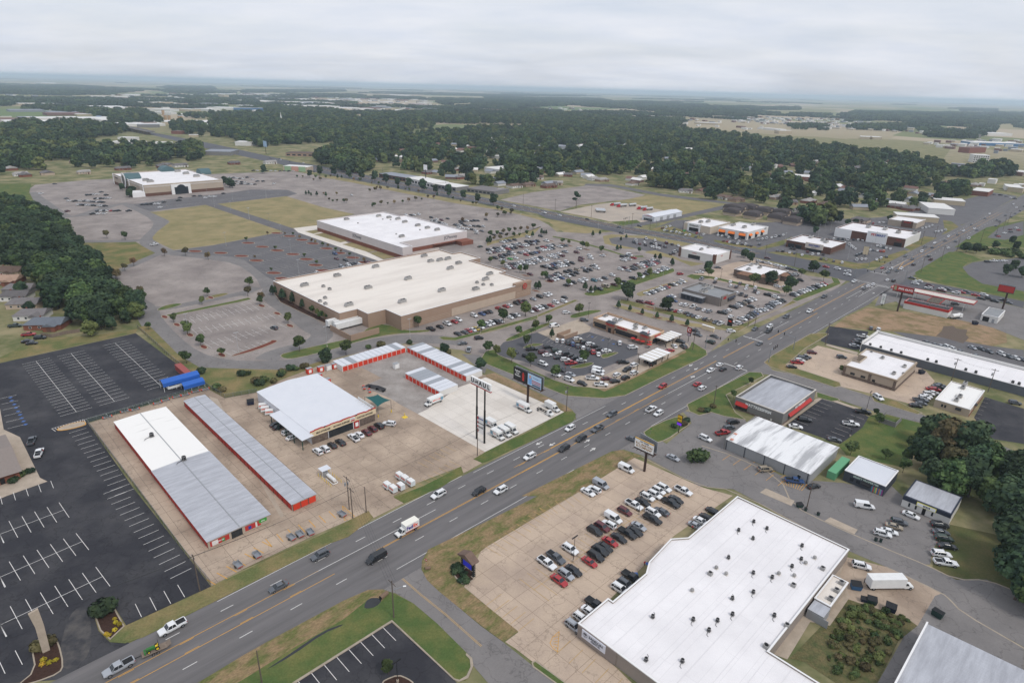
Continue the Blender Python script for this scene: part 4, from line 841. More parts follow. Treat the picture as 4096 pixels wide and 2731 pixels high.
Di = Bld('department_store','beige store with arched entrances and white roof at the far end of the mall lots','store',[(200,872),(200,756),(282,756),(282,872)],12.0,mat('beige_wall',srgb(176,162,146),0.9,var=0.2,scale=0.1),WROOF,par=1.0)
for f_ in ('-s','-t'): 
 L_ = Di.edge(f_)[3];Di.panel(f_,0,L_,0,3.2,0.15,DBRICK,'brick_base');Di.panel(f_,0,L_,9.6,10.0,0.12,CAPW,'string_course')
for u0 in (0,62,112): Di.panel('-s',u0,u0+2.2,0,12.0,0.4,CAPW,'pilaster')
Di.panel('-t',26,46,0,10.5,2.2,CAPW,'entrance_portal');Di.panel('-t',29,43,0,7.6,2.3,GLASS,'portal_opening')
disc('arched_window',GLASS,5.0,Di.edge('-t')[0][0]+36,Di.edge('-t')[0][1]-2.25,5.2,0.1,Di.o,-math.pi/2)
def vault(B,x,y,r,L,z,m,along):
 b = MB();n = 12
 for i in range(n):
  a,e = math.pi*i/n,math.pi*(i+1)/n
  pa,pe = (r*math.cos(a),z+r*math.sin(a)*.8),(r*math.cos(e),z+r*math.sin(e)*.8)
  if along == 's': b.face([(x,y+pa[0],pa[1]),(x+L,y+pa[0],pa[1]),(x+L,y+pe[0],pe[1]),(x,y+pe[0],pe[1])]);b.face([(x,y+pa[0],pa[1]),(x,y+pe[0],pe[1]),(x,y,z)])
  else: b.face([(x+pa[0],y,pa[1]),(x+pa[0],y+L,pa[1]),(x+pe[0],y+L,pe[1]),(x+pe[0],y,pe[1])]);b.face([(x+pa[0],y,pa[1]),(x+pe[0],y,pe[1]),(x,y,z)])
 return b.build('vaulted_roof',m,B.o)
TEAL = mat('teal_vault',srgb(74,100,104),0.6)
vault(Di,-42,10,8,16,10.5,TEAL,'s');disc('arch',CAPW,8.2,-42.3,10,9.5,0.4,Di.o,math.pi,r0=5.6);disc('arch_glass',GLASS,5.6,-42.1,10,9.5,0.3,Di.o,math.pi)
vault(Di,18,50,8,16,10.5,TEAL,'t');vault(Di,40,12,8,12,10.5,TEAL,'s')
Di.panel('-s',100,116,0,5,12,CAPW,'dock_annex',back=0.1);Di.panel('-s',102,114,0,3,12.2,DBRICK,'annex_base',back=0.1);Di.text('-s',14,8.3,"Dillard's",3.4,DARKT)
units(Di,'package',[(-455,756),(-430,730),(-410,711),(-401,703),(-415,792),(-396,774),(-374,753)],1.9)

# ------------------------------------------------------------------ across the road: strip mall and offices
Sa = Bld('strip_mall','large white-roofed strip mall with dental sign on its end wall','building',[(89.8,66),(101,66),(101,64.6),(114.8,64.6),(119,66.5),(131,67.6),(135,64.6),(163,64.6),(163,32.3),(114.4,32.3),(114.4,20),(89.8,20)],4.0,mat('greige_wall',srgb(150,140,132),0.9,var=0.2,scale=0.4),WROOF,par=0.35)
Sa.panel('-s',0.2,11,0.3,3.9,0.25,mat('end_pier',srgb(140,130,124),0.9),'end_wall')
sg = Sa.panel('-s',1.6,8.2,1.5,3.7,0.45,mat('sign_white',srgb(214,216,226),0.6),'sign');Sa.text('-s',5.6,2.9,'SANDLIN',0.95,GREYT,out=0.5,bold=0.01);Sa.text('-s',5.6,2.15,'DENTAL',0.7,GREYT,out=0.5)
lx,ly = Sa.edge('-s')[0][0]-0.5,Sa.edge('-s')[0][1]-2.6
disc('logo_ring',GREYT,0.62,lx,ly,2.75,0.04,Sa.o,math.pi,r0=0.54);put('logo_tree',MB().box(-.03,.03,-.06,.06,-.5,.1).box(-.03,.03,-.36,.36,0.05,.42).mesh('logo_tree',GREYT),Sa.o,(lx,ly,2.75))
for k in range(9): 
 b = MB();y = -22+k*5.0;b.box(-36+0.5,36 if y > -11 else -13,y,y+0.06,3.66,3.69);b.build('roof_seam',mat('seam',srgb(214,212,214),0.8),Sa.o)
units(Sa,'condenser',[(70.4,148.9),(73.1,146),(64.8,144.9),(67.6,141.5),(58.4,133.5),(63.1,128.1),(67.4,126.7),(60.8,121.4),(54.9,119.1),(53.4,114.1),(49.3,112.1),(43.7,112.2),(34.4,112.7),(46.5,109.2),(30.6,100.7),(38.4,100.6),(63.2,114.1),(80.1,139.1),(77.7,133.8),(74.1,130.9)],0.85)
units(Sa,'vent',[(54.1,129.6),(56,127.5),(45.8,121.4),(81.5,134.4),(78.2,132.3),(69.6,128.1),(73.3,127.5)],1.0)
units(Sa,'box',[(51.9,127.4),(58,105),(81.8,130.4),(71.7,124.1),(65,111.2),(58,105.2)],0.9)
An = Bld('annex','low annex with pale roof and three air units behind the strip mall','building',(139.2,151,28.1,32.0),3.0,STUCCO,CROOF,par=0.2)
units(An,'box',[(84.9,126.3),(82.4,123.6),(79.6,120.7)],1.0)
Ax = Bld('shed','grey metal lean-to shed at the end of the low annex','shed',(134.8,139.0,28,31.8),2.7,GREYM,METALR,par=0);Ax.panel('-s',1,5,0.1,2.2,0.06,GREYM,'door')
Me = Bld('warehouse','ribbed grey metal roof of the warehouse at the bottom right corner','building',(118,148.8,-32,10.2),4.2,GREYM,METALR,par=0)
bpy.data.objects.remove(Me.roof);seam_roof(Me,-15.4,15.4,-21.1,21.1,4.2,0.8,METALR,'s',1.0,over=0.2)
Me.panel('+t',0,30.8,4.0,4.9,0.3,CAPW,'eave_trim')
MF = Bld('mattress_store','mattress store with grey ribbed roof and red awnings beside the main road','store',(223.6,254.6,77.2,96.6),5.3,GREYW,GREYM,par=0.9,cap=mat('cream_coping',srgb(206,200,190),0.7))
bpy.data.objects.remove(MF.roof);seam_roof(MF,-15.0,15.0,-9.2,9.2,4.2,0.45,METALR,'s',0.6,over=0)
MF.text('-s',9.6,3.6,'MATTRESSFIRM',1.55,LIGHTT,bold=0.05);MF.text('-t',15.5,3.9,'MATTRESSFIRM',1.4,LIGHTT,bold=0.05)
MF.window('-s',0.6,5.4,0.3,2.2,div=4);MF.awning('-s',0.5,5.5,2.3,3.6,0.9,REDM);MF.awning('-t',5,26,2.5,3.4,1.0,REDM);MF.window('-t',6,25,0.2,2.5,div=10)
for f_ in ('-s','-t'): MF.panel(f_,0,MF.edge(f_)[3],0,0.7,0.08,STONE,'stone_plinth')
MF.panel('-s',15,15.6,0.6,1.4,0.2,WHITEW,'meter_box')
WM = Bld('metal_building','long grey metal building with patchy white roof and yellow-lined bays in front','building',(191.8,216,54.2,83.5),4.1,mat('ribbed_grey_wall',srgb(150,151,152),0.6,spec=0.4),METALW,par=0)
bpy.data.objects.remove(WM.roof)
PATCHY = mat('patchy_white_roof',srgb(226,226,226),0.6,var=0.9,scale=0.25,col2=srgb(162,162,164),lo=0.46,hi=0.62,stretch=(R(-45),0.15,1.6))
seam_roof(WM,-12.1,12.1,-14.6,14.6,4.1,0.9,PATCHY,'t',0.75,over=0.3)
for u in (0.2,7,14,21,28.6): WM.panel('-s',u,u+0.25,0,4.1,0.12,DGREY,'downpipe')
for u in (2.5,): WM.window('-s',25.5,26.7,0.1,2.2,name='door',div=1,frame=WHITEW)
for i in range(int(29.3/0.8)): WM.panel('-s',i*0.8+.3,i*0.8+.4,0.1,4.0,0.04,MATS['ribbed_grey_wall'],'rib')
b = MB();b.box(-12.6,-12.2,14.8,15.0,0,4.4);b.box(-12.4,11.0,14.8,15.0,4.0,5.0);b.build('front_sign_wall',GREYW,WM.o)
for x,y in ((-11.5,13),(-7,14)): MB().hexa([(x-.6,y-.6,4.5),(x+.6,y-.6,4.5),(x+.6,y+.6,4.5),(x-.6,y+.6,4.5)],[(x-.5,y-.5,4.62),(x+.5,y-.5,4.62),(x+.5,y+.5,4.62),(x-.5,y+.5,4.62)]).build('skylight',mat('rusty_skylight',srgb(200,140,120),0.7),WM.o)
SP = Bld('office','small dark charcoal office with white roof and pale letters','office',(203,216,35.2,47.5),3.9,DGREY,METALW,par=0.15,cap=CAPW)
SP.text('-s',6.6,3.0,'SELECT PROPERTIES',0.85,mat('pale_green_letters',srgb(196,214,200),0.6),bold=0.02);SP.window('-s',2,3.2,1.0,2.2,div=1);SP.window('-s',4,5.2,1.0,2.2,div=1);SP.awning('-s',5.6,8.2,1.9,2.5,0.9,BLACK)
for i in range(8): SP.panel('-s',8.6+i*.42,8.6+(i+1)*.42,0.2,2.2,0.07,mat(f'mural_{i}',srgb(*[(70,130,150),(170,70,80),(90,150,110),(190,170,90),(60,90,150),(180,110,70),(110,160,170),(140,70,130)][i]),0.8),'mural')
SO = Bld('shop','white painted shop with dark fascia and grey roof by the back street','shop',(202,214.5,17,29.8),3.9,WHITEW,METALR,par=0.1,cap=NAVY)
SO.panel('-s',0,12.8,2.6,3.9,0.35,NAVY,'fascia');sg = SO.panel('-s',3.8,9.0,2.5,3.8,0.5,mat('yellow_edge',srgb(206,200,60),0.6),'sign');SO.panel('-s',3.95,8.85,2.62,3.68,0.54,LIGHTT,'sign_face',parent=sg);SO.text('-s',6.5,3.15,"SOL'S",0.75,DARKT,out=0.58,bold=0.03)
for u in (1.8,3.6,8.0): SO.window('-s',u,u+0.5,0.8,2.1,div=1)
SO.panel('-s',5.6,6.5,0.05,2.2,0.07,BLACK,'door')
Bk = Bld('bank','tan stone-trimmed office with white roof across the lane from the mattress store','office',[(291,79),(291,57.3),(320,57.3),(320,79),(309,79),(309,75.5),(300,75.5),(300,79)],5.2,STUCCO,WROOF,par=0.6,cap=CAPT)
for f_ in ('-s','-t'): Bk.panel(f_,0,Bk.edge(f_)[3],0,1.3,0.12,STONE,'stone_base');Bk.panel(f_,0,Bk.edge(f_)[3],4.5,5.0,0.3,mat('cornice',srgb(150,134,116),0.85),'cornice')
for u in (3.2,7.6): Bk.window('-s',u,u+1.9,1.6,2.7,div=1)
Bk.panel('-s',12.4,13.6,0.1,2.4,0.1,BLACK,'door')
for u in (0,10.6,20.6): Bk.panel('-s',u,u+1.1,0,4.5,0.2,STONE,'pier')
units(Bk,'package',[(172.4,271.4),(177.4,262.2),(168.1,254)],0.7);units(Bk,'box',[(171.1,278.8),(172.5,254.4)],0.8)
GS = Bld('strip_building','very long low grey building with white roof behind the tan office','building',(328,352,-40,83.5),4.2,mat('slate_wall',srgb(98,102,108),0.85,var=0.25,scale=0.3),WROOF,par=0.5)
GS.panel('+t',0,24,0,5.3,0.3,WHITEW,'end_wall');units(GS,'condenser',[(176.3,289.8),(179.8,286.5),(183.1,283.1),(186.2,280.2),(194.3,272.5),(196.9,270.2),(205.1,261.9),(208,259.4),(217.4,249.6),(219.1,248.2)],1.2)
b = MB();b.box(11.6,12.3,-61,62,3.9,5.0);b.build('rear_parapet',WHITEW,GS.o);MB().box(9,16,-10,-4,3.6,5.4).build('raised_entrance',WHITEW,GS.o)
TS = Bld('office','small tan office with patchy white roof beside the parked row of cars','office',(287.3,313,29.5,41.7),3.4,STUCCO,COAT,par=0.25)
for u in (2.5,3.6): TS.window('-s',u,u+0.7,1,2.2,div=1)
TS.awning('-s',7.4,9.4,2.0,2.7,0.7,BLACK);TS.window('-t',8,10,0.2,2.4,div=2);TS.awning('-t',8,10.2,2.4,3.0,0.8,BLACK);TS.panel('-t',0.2,25,0,1.0,0.08,BRICK,'brick_base')
units(TS,'package',[(196.1,248.3),(192.3,244),(185.5,235.4),(181.7,231.8)],0.8)
CF = Bld('restaurant','tan chicken restaurant with red script signs, white roof and red patio umbrellas','restaurant',(254,266,157.3,193.3),5.0,mat('warm_stucco',srgb(178,152,128),0.9,var=0.2,scale=0.4,col2=srgb(160,134,112)),WROOF,par=0.9,cap=mat('peach_coping',srgb(206,172,144),0.8))
for u in (11.5,32.5): 
 CF.panel('-s',u-2.3,u+2.3,0,5.6,0.8,mat('brown_pier',srgb(140,114,96),0.9),'entry_tower')
 p_,d_,n_,L_ = CF.edge('-s');y = p_[1]-u;x = p_[0]-.9
 MB().hexa([(x-.5,y-2.7,5.55),(x+2.6,y-2.7,5.55),(x+2.6,y+2.7,5.55),(x-.5,y+2.7,5.55)],[(x+.9,y-1.6,6.4),(x+1.2,y-1.6,6.4),(x+1.2,y+1.6,6.4),(x+.9,y+1.6,6.4)]).build('tower_roof',mat('slate_metal_roof',srgb(70,74,80),0.5),CF.o)
CF.text('-s',18.5,4.2,'Chick-fil-A',1.5,REDT,out=0.12,bold=0.04,shear=0.25);CF.text('-s',33.2,4.4,'Chick-fil-A',1.2,REDT,out=0.92,bold=0.04,shear=0.25);CF.text('-s',11.5,4.4,'Chick-fil-A',1.3,REDT,out=0.92,bold=0.04,shear=0.25)
CF.window('-s',1.0,8.6,0.6,2.6,div=5);CF.panel('-s',10.6,12.4,0.1,2.6,0.9,BLACK,'entrance');CF.window('-s',15,28,0.6,2.6,div=7);CF.awning('-s',14.6,28.4,2.7,3.1,1.2,BLACK);CF.awning('-s',0.8,8.8,2.7,3.1,1.0,BLACK);CF.window('-t',2,9,0.4,3.0,div=5);CF.text('-t',6,4.0,'Chick-fil-A',1.3,REDT,bold=0.04,shear=0.25)
CF.panel('+s',0,36,0,5.4,0.1,MATS['warm_stucco'],'rear_wall');units(CF,'package',[(50,321),(54,315),(57,315),(54,311),(64,308),(63,303),(68,304)],0.8)
MB().box(-4.2,1,9.5,14,4.1,4.7).build('roof_hatch',CAPW,CF.o)
def open_canopy(name,label,rect,z,m,mp,nx,ny,beams=True,th=0.3):
 s0,s1,t0,t1 = rect;o = thing(name,label,'canopy',(*st((s0+s1)/2,(t0+t1)/2),0),S45);w_,d_ = (s1-s0)/2,(t1-t0)/2
 MB().box(-w_,w_,-d_,d_,z,z+th).build('roof',m,o)
 for i in range(nx):
  for j in range(ny):
   x,y = -w_*.9+1.8*w_*i/max(1,nx-1),-d_*.8+1.6*d_*j/max(1,ny-1);MB().box(x-.12,x+.12,y-.12,y+.12,0,z).build('post',mp,o)
 if beams:
  for i in range(5): MB().box(-w_+w_*2*i/5,-w_+w_*2*i/5+.2,-d_,d_,z+th,z+th+.15).build('beam',mat('tan_beam',srgb(186,170,140),0.8),o)
 return o
open_canopy('order_canopy','white slatted order canopy over the restaurant drive-through lane',(230.5,247,141.2,148.6),3.3,CAPW,BLACK,4,2)
open_canopy('pickup_canopy','pale canopy over the pick-up window behind the chicken restaurant',(258,272,150.5,157),3.4,CAPW,BLACK,3,2)
CH_ = Bld('restaurant','grey stone restaurant with dark awnings and red pepper sign','restaurant',(338,358,165.5,191),5.4,mat('grey_stone_wall',srgb(132,124,118),0.9,var=0.3,scale=0.6,fine=0.08),GROOF,par=1.0,cap=GREYM)
CH_.panel('-s',2,16,0,3.4,4,DGREY,'dining_annex',back=0.1);CH_.panel('-s',1.6,16.4,3.4,3.7,4.3,GREYM,'annex_roof',back=0.1)
for u in (3,6,9,12): CH_.panel('-s',u,u+2,0.8,2.8,4.08,GLASS,'window',back=4)
CH_.panel('-t',1,8,0,6.2,0.6,MATS['grey_stone_wall'],'sign_tower');CH_.text('-t',4.4,4.6,'chili',2.2,REDT,out=0.7,bold=0.05);CH_.window('-t',10,18,0.8,2.8);CH_.awning('-t',9.6,18.4,2.8,3.4,0.9,NAVY)
units(CH_,'package',[(120,382),(123,379),(117,371),(115,370)],1.1)
WB = Bld('shop','white-walled shop with brick corner piers beside the avenue','store',(427,451,218,248),6.4,WHITEW,WROOF,par=0.8)
for f_,us in (('-s',(0,28.6)),('-t',(0,22.6))):
 for u in us: WB.panel(f_,u-.2,u+1.6,0,7.0,0.35,DBRICK,'brick_pier')
WB.window('-s',8,18,0.4,3.4,div=5);WB.text('-t',10,4.6,'TACO',1.1,REDT);WB.text('-s',13,4.8,'OUTLET',1.0,REDT);units(WB,'package',[(151,484),(143,476)],1.0)
OG = Bld('restaurant','stone restaurant with tiled roofs, small tower and white flat roof by the crossroads','restaurant',(408,434,166,193),5.0,STONE,WROOF,par=0.6)
for (x,y,w_,d_,z) in ((-14.5,4,5,10,3.4),(-14.5,-9,4,5,4.6),(-12,-14.5,7,4,3.4),(4,-15,6,4,3.6)):
 MB().box(x-w_/2,x+w_/2,y-d_/2,y+d_/2,0,z).build('bay',STONE,OG.o)
 MB().hexa([(x-w_/2-.5,y-d_/2-.5,z),(x+w_/2+.5,y-d_/2-.5,z),(x+w_/2+.5,y+d_/2+.5,z),(x-w_/2-.5,y+d_/2+.5,z)],[(x-.3,y-d_/4,z+1.8),(x+.3,y-d_/4,z+1.8),(x+.3,y+d_/4,z+1.8),(x-.3,y+d_/4,z+1.8)]).build('tiled_roof',TILE,OG.o)
OG.window('-s',3,8,0.8,2.6);units(OG,'package',[(168,437),(172,431),(173,440),(162,425)],1.0)
KI = Bld('shop','white-roofed home store with dark sign wall in the row beyond the avenue','store',(520,556,274,300.5),6.6,mat('sand_wall',srgb(196,182,164),0.9),WROOF,par=0.7)
KI.panel('-s',4,17,0,7.2,0.8,CAPW,'sign_wall');KI.panel('-s',6,15.5,0.2,3.4,0.9,BLACK,'shop_front');KI.text('-s',10.6,5.3,"Kirkland's",2.3,DARKT,out=0.9,bold=0.03);units(KI,'package',[(171,583),(179,587)],1.4)
UL = Bld('shop','white store with orange awnings in the row beyond the avenue','store',(524,564,241,268.5),6.9,WHITEW,WROOF,par=0.8)
for u in (1,10,20): UL.awning('-s',u,u+6,3.6,5.4,1.4,ORANGE);UL.window('-s',u,u+6,0.3,3.4,div=3)
for u in (3,15,26): UL.awning('-t',u,u+5,3.6,5.0,1.4,ORANGE);UL.window('-t',u,u+5,0.3,3.4,div=3)
UL.text('-s',22,6.1,'ULTA',1.5,GREYT,bold=0.03);UL.text('-t',34,6.0,'ULTA',1.5,GREYT,bold=0.03);units(UL,'package',[(198,573),(205,564),(218,578)],1.4)
SK = Bld('shop','brick shoe outlet with pale sign wall and white roof beside the avenue','store',(528,560,172.5,208.5),5.8,DBRICK,WROOF,par=0.8)
SK.panel('-s',16,30,2.4,6.8,1.0,mat('sign_sand',srgb(206,196,186),0.9),'sign_wall');SK.text('-s',23,5.0,'SKECHERS',1.9,BLUET,out=1.1,bold=0.05);SK.text('-s',23,3.3,'OUTLET',1.1,GREYT,out=1.1)
for u in (2,8): SK.window('-s',u,u+5,0.2,2.6,div=3);SK.awning('-s',u,u+5.2,2.8,3.5,1.2,BLACK)
SK.window('-s',17,29,0.2,2.3,div=6);SK.panel('-t',0,31,0,1.2,0.1,STONE,'stone_base');units(SK,'package',[(257,523),(257,517),(252,534)],1.4)
PS = Bld('shop','brick and white pet store with tall white sign wall and wide white roof','store',(606,650,141,198),7.6,DBRICK,WROOF,par=0.9)
PS.panel('-s',27,43,0,9.6,1.2,CAPW,'sign_wall');PS.text('-s',32.4,7.0,'PET',2.6,REDT,out=1.3,bold=0.06);PS.text('-s',37.8,7.0,'SMART',2.6,BLUET,out=1.3,bold=0.06);PS.window('-s',30,40,0.2,5.0,div=5,name='entrance')
PS.panel('-s',0,14,0,7.8,0.4,CAPW,'end_bay');PS.window('-s',3,11,0.3,4.0,div=4);PS.panel('-s',49,55,0.2,3.4,0.3,BLACK,'shop_front');PS.text('-s',52,5.4,'HIBACHI',1.0,REDT);PS.panel('-t',0,43.8,0,7.7,0.1,WHITEW,'side_wall');units(PS,'package',[(338,556),(334,570),(352,555),(323,578)],1.6)
FG = Bld('shop','tan burger shop with white roof standing next to the pet store','restaurant',(708,738,159,184),5.8,STUCCO,WROOF,par=0.7)
FG.panel('-s',12,22,0,6.4,0.5,DBRICK,'sign_wall');FG.text('-s',17,4.9,'FIVE GUYS',1.3,REDT,out=0.6,bold=0.05);FG.window('-s',13,21,0.3,3.2)
FD = Bld('depot_building','white metal depot with peaked front at the tanker yard','building',(528,578,338,352),4.6,METALW,METALW,par=0);bpy.data.objects.remove(FD.roof);seam_roof(FD,-25,25,-7,7,4.6,1.5,METALW,'s',1.6,over=0.4)
FD.text('-s',7,4.9,'FIRE EXTINGUISHER',1.0,REDT,out=0.5);FD.window('-s',2,12,0.2,2.4);
for u in (10,22,34): FD.panel('-t',u,u+5,0.1,3.4,0.08,GREYM,'door')
GA = Bld('petrol_station','white petrol station shop with black roof and red band behind the big red sign','building',(422,430.5,67.5,90.5),4.6,WHITEW,BROOF,par=0.5,cap=REDM)
for f_ in ('-s','-t'): GA.panel(f_,-.1,GA.edge(f_)[3]+.1,3.3,4.6,0.2,REDM,'red_band')
units(GA,'box',[(246,364),(247,358),(254,353)],0.9)
o = open_canopy('petrol_canopy','white flat canopy with red edge over the petrol pumps',(443.5,452.5,60,104.5),5.4,CAPW,WHITEW,2,5,beams=True)
for y0,y1,x0,x1 in ((-22.3,22.3,-4.6,-4.5),(-22.3,22.3,4.5,4.6),(-22.4,-22.25,-4.5,4.5),(22.25,22.4,-4.5,4.5)): MB().box(x0,x1,y0,y1,5.2,6.0).build('red_edge',REDM,o)
o = open_canopy('link_canopy','dark slatted link canopy between petrol shop and pump canopy',(430.8,443.2,74.5,81),4.8,BROOF,WHITEW,2,2,beams=True)
for y0,y1,x0,x1 in ((-3.4,-3.25,-6.2,6.2),(3.25,3.4,-6.2,6.2)): MB().box(x0,x1,y0,y1,4.7,5.4).build('red_edge',REDM,o)
CW = Bld('car_wash','small flat-roofed white car wash with dark bay opening','building',(433,452,45.5,53.5),3.8,WHITEW,GROOF,par=0.4);CW.panel('-s',1,4,0.1,2.8,0.06,BLACK,'bay_opening');CW.panel('-s',5.4,6.6,0.1,2.2,0.07,GREYM,'door')
CHU = Bld('church','brick church building with grey ribbed roof at the left edge','building',(-14,9.5,224.6,253),3.0,BRICK,BSHING,par=0)
bpy.data.objects.remove(CHU.roof);CHU.pitched(2.2,mat('ribbed_brown_roof',srgb(134,124,118),0.8,fine=.1),'s',.8)
CHU.panel('-t',18.5,19.7,0.1,2.1,0.06,BLACK,'door');CHU.panel('-t',14,15.4,0.8,2,0.06,GLASS,'window')
def house(label,p,w_,d_,rot,wallm,roofm,h=2.8,ridge=2.2,group='houses among the trees',wing=True):
 o = thing('house',label,'house',(*p,0),rot,group)
 MB().box(-w_/2,w_/2,-d_/2,d_/2,0,h).build('wall',wallm,o)
 b = MB();e = 0.5;x0,x1,y0,y1 = -w_/2-e,w_/2+e,-d_/2-e,d_/2+e;hp = d_*0.3
 r0,r1 = (x0+hp,0,h+ridge),(x1-hp*.1,0,h+ridge)
 b.face([(x0,y0,h),(x1,y0,h),r1,r0]);b.face([(x1,y1,h),(x0,y1,h),r0,r1]);b.face([(x0,y1,h),(x0,y0,h),r0]);b.face([(x1,y0,h),(x1,y1,h),r1])
 rf = b.build('roof',roofm,o)
 if wing:
  MB().box(w_*.1,w_*.42,-d_/2-3,-d_/2+.05,0,h-.05).build('porch_wing',wallm,o)
  b = MB();a0,a1,c0,c1,m_ = w_*.1-.4,w_*.42+.4,-d_/2-3.5,0.0,w_*.26
  b.face([(a0,c0,h),(m_,c0,h+ridge*.7),(m_,c1,h+ridge*.7),(a0,c1,h)]);b.face([(m_,c0,h+ridge*.7),(a1,c0,h),(a1,c1,h),(m_,c1,h+ridge*.7)]);b.face([(a0,c0,h),(a1,c0,h),(m_,c0,h+ridge*.7)]);b.build('wing_roof',roofm,o)
 for x in (-w_*.32,-w_*.08): f = MB().box(x-.6,x+.6,-d_/2-.06,-d_/2+.02,.9,2.1).build('window',CAPW,o);MB().box(x-.5,x+.5,-d_/2-.09,-d_/2-.05,1.0,2.0).build('pane',GLASS,f)
 MB().box(w_*.2,w_*.32,-d_/2-(3.06 if wing else .06),-d_/2-(2.98 if wing else -.02),.05,2.1).build('door',DBRICK,o);MB().box(-w_*.2,-w_*.2+.6,.3,.9,h+ridge*.5,h+ridge+.5).build('chimney',BRICK,rf);return o
PINK = mat('tan_shingles',srgb(168,140,122),0.95,var=0.3,scale=0.6)
for (lb,px,w_,d_,rot,wm_,rm_) in (
 ('brick ranch house with blue-grey roof and white lean-to, nearest the church lot',[(-233,295.2)],17,11,R(8),BRICK,mat('bluegrey_shingles',srgb(104,110,118),0.95,fine=0.1)),
 ('house with grey roof just behind the brick ranch house',[(-249,307)],14,10,R(12),WHITEW,SHING),
 ('house with pale grey roof third in the row behind the brick ranch house',[(-265,324)],15,10,R(10),LTAN,SHING),
 ('white house with dark roof fourth in the row by the wood',[(-279,336)],14,10,R(10),WHITEW,SHING),
 ('house with dark lean-to roof fifth in the row by the wood',[(-286,349)],15,10,R(8),GREYW,SHING),
 ('house with tan roof at the left edge below the wood',[(-306,365)],15,11,R(8),BRICK,PINK),
 ('house with brown roof at the left edge, farthest of the row',[(-319,384)],17,11,R(5),LTAN,BSHING)):
 house(lb,px[0],w_,d_,rot,wm_,rm_,group=None)

# ------------------------------------------------------------------ vehicles
PAINT = {k: mat('paint_'+n,srgb(*c),0.35,metal=0.0,spec=0.5,coat=0.5) for k,n,c in (
 ('w','white',(222,223,224)),('k','black',(30,31,34)),('g','grey',(84,88,94)),('s','silver',(158,162,168)),('r','red',(160,36,40)),
 ('m','maroon',(92,34,40)),('b','blue',(48,76,122)),('t','tan',(150,138,120)),('y','yellow',(222,186,50)),('G','green',(70,160,60)),('o','orange',(206,96,40)),('e','teal',(40,104,118)),('n','dark_green',(44,62,52)))}
CNAME = dict(w='white',k='black',g='dark grey',s='silver',r='red',m='maroon',b='blue',t='tan',y='yellow',G='bright green',o='orange',e='teal',n='dark green')
CARGL = mat('car_glass',srgb(34,40,46),0.06,spec=0.7)
TYRE = mat('tyre',srgb(28,28,29),0.9);RIM = mat('wheel_rim',srgb(140,142,146),0.35,metal=0.6)
LAMP = mat('headlamp',srgb(220,224,226),0.15);TAIL = mat('tail_lamp',srgb(150,24,24),0.25);TRIM = mat('black_trim',srgb(34,35,37),0.7)
PLATE = mat('number_plate',srgb(206,206,206),0.5)
SPEC = {
 'C': dict(L=4.8,st=[(-2.40,.45,.72,.70),(-2.28,.30,.92,.84),(-1.5,.22,.98,.91),(0,.2,.96,.92),(1.1,.22,.92,.91),(2.0,.26,.80,.86),(2.34,.34,.66,.74),(2.40,.42,.58,.66)],cab=(-1.75,1.15,-1.0,.35,1.45,.84,.62),wb=(-1.38,1.42),wr=.33),
 'S': dict(L=4.8,st=[(-2.38,.5,.95,.80),(-2.30,.38,1.08,.90),(-1.5,.3,1.12,.95),(0,.28,1.10,.96),(1.0,.3,1.08,.95),(1.9,.34,.98,.92),(2.32,.42,.84,.82),(2.40,.5,.72,.74)],cab=(-2.25,1.15,-1.85,.45,1.74,.90,.70),wb=(-1.42,1.42),wr=.38),
 'P': dict(L=5.85,st=[(-2.92,.55,1.12,.94),(-2.8,.5,1.14,.98),(-1.0,.42,1.14,1.0),(0.3,.4,1.14,1.0),(1.2,.42,1.13,1.0),(2.3,.46,1.08,.98),(2.82,.52,.96,.92),(2.92,.6,.82,.84)],cab=(-.75,1.45,-.5,.75,1.88,.92,.74),wb=(-1.85,1.9),wr=.42,bed=(-2.8,-.85)),
 'V': dict(L=5.6,st=[(-2.8,.5,1.15,.94),(-2.7,.4,1.2,1.0),(0,.35,1.2,1.01),(1.3,.36,1.18,1.0),(2.2,.4,1.02,.97),(2.7,.46,.86,.88),(2.8,.55,.74,.8)],cab=(-2.72,1.75,-2.6,1.05,2.1,.98,.86),wb=(-1.7,1.8),wr=.37)}
def hull(sp):
 b = MB();rings = []
 for x,zb,zt,w in sp['st']:
  m_ = zb+(zt-zb)*.55
  rings.append([(x,-w*.9,zb),(x,-w,m_),(x,-w*.95,zt-.05),(x,-w*.8,zt),(x,w*.8,zt),(x,w*.95,zt-.05),(x,w,m_),(x,w*.9,zb)])
 k = len(rings[0])
 for i in range(len(rings)-1):
  for j in range(k):
   a,c = rings[i],rings[i+1];j2 = (j+1) % k;b.face([a[j2],a[j],c[j],c[j2]])
 b.face(rings[0]);b.face(rings[-1][::-1])
 return b
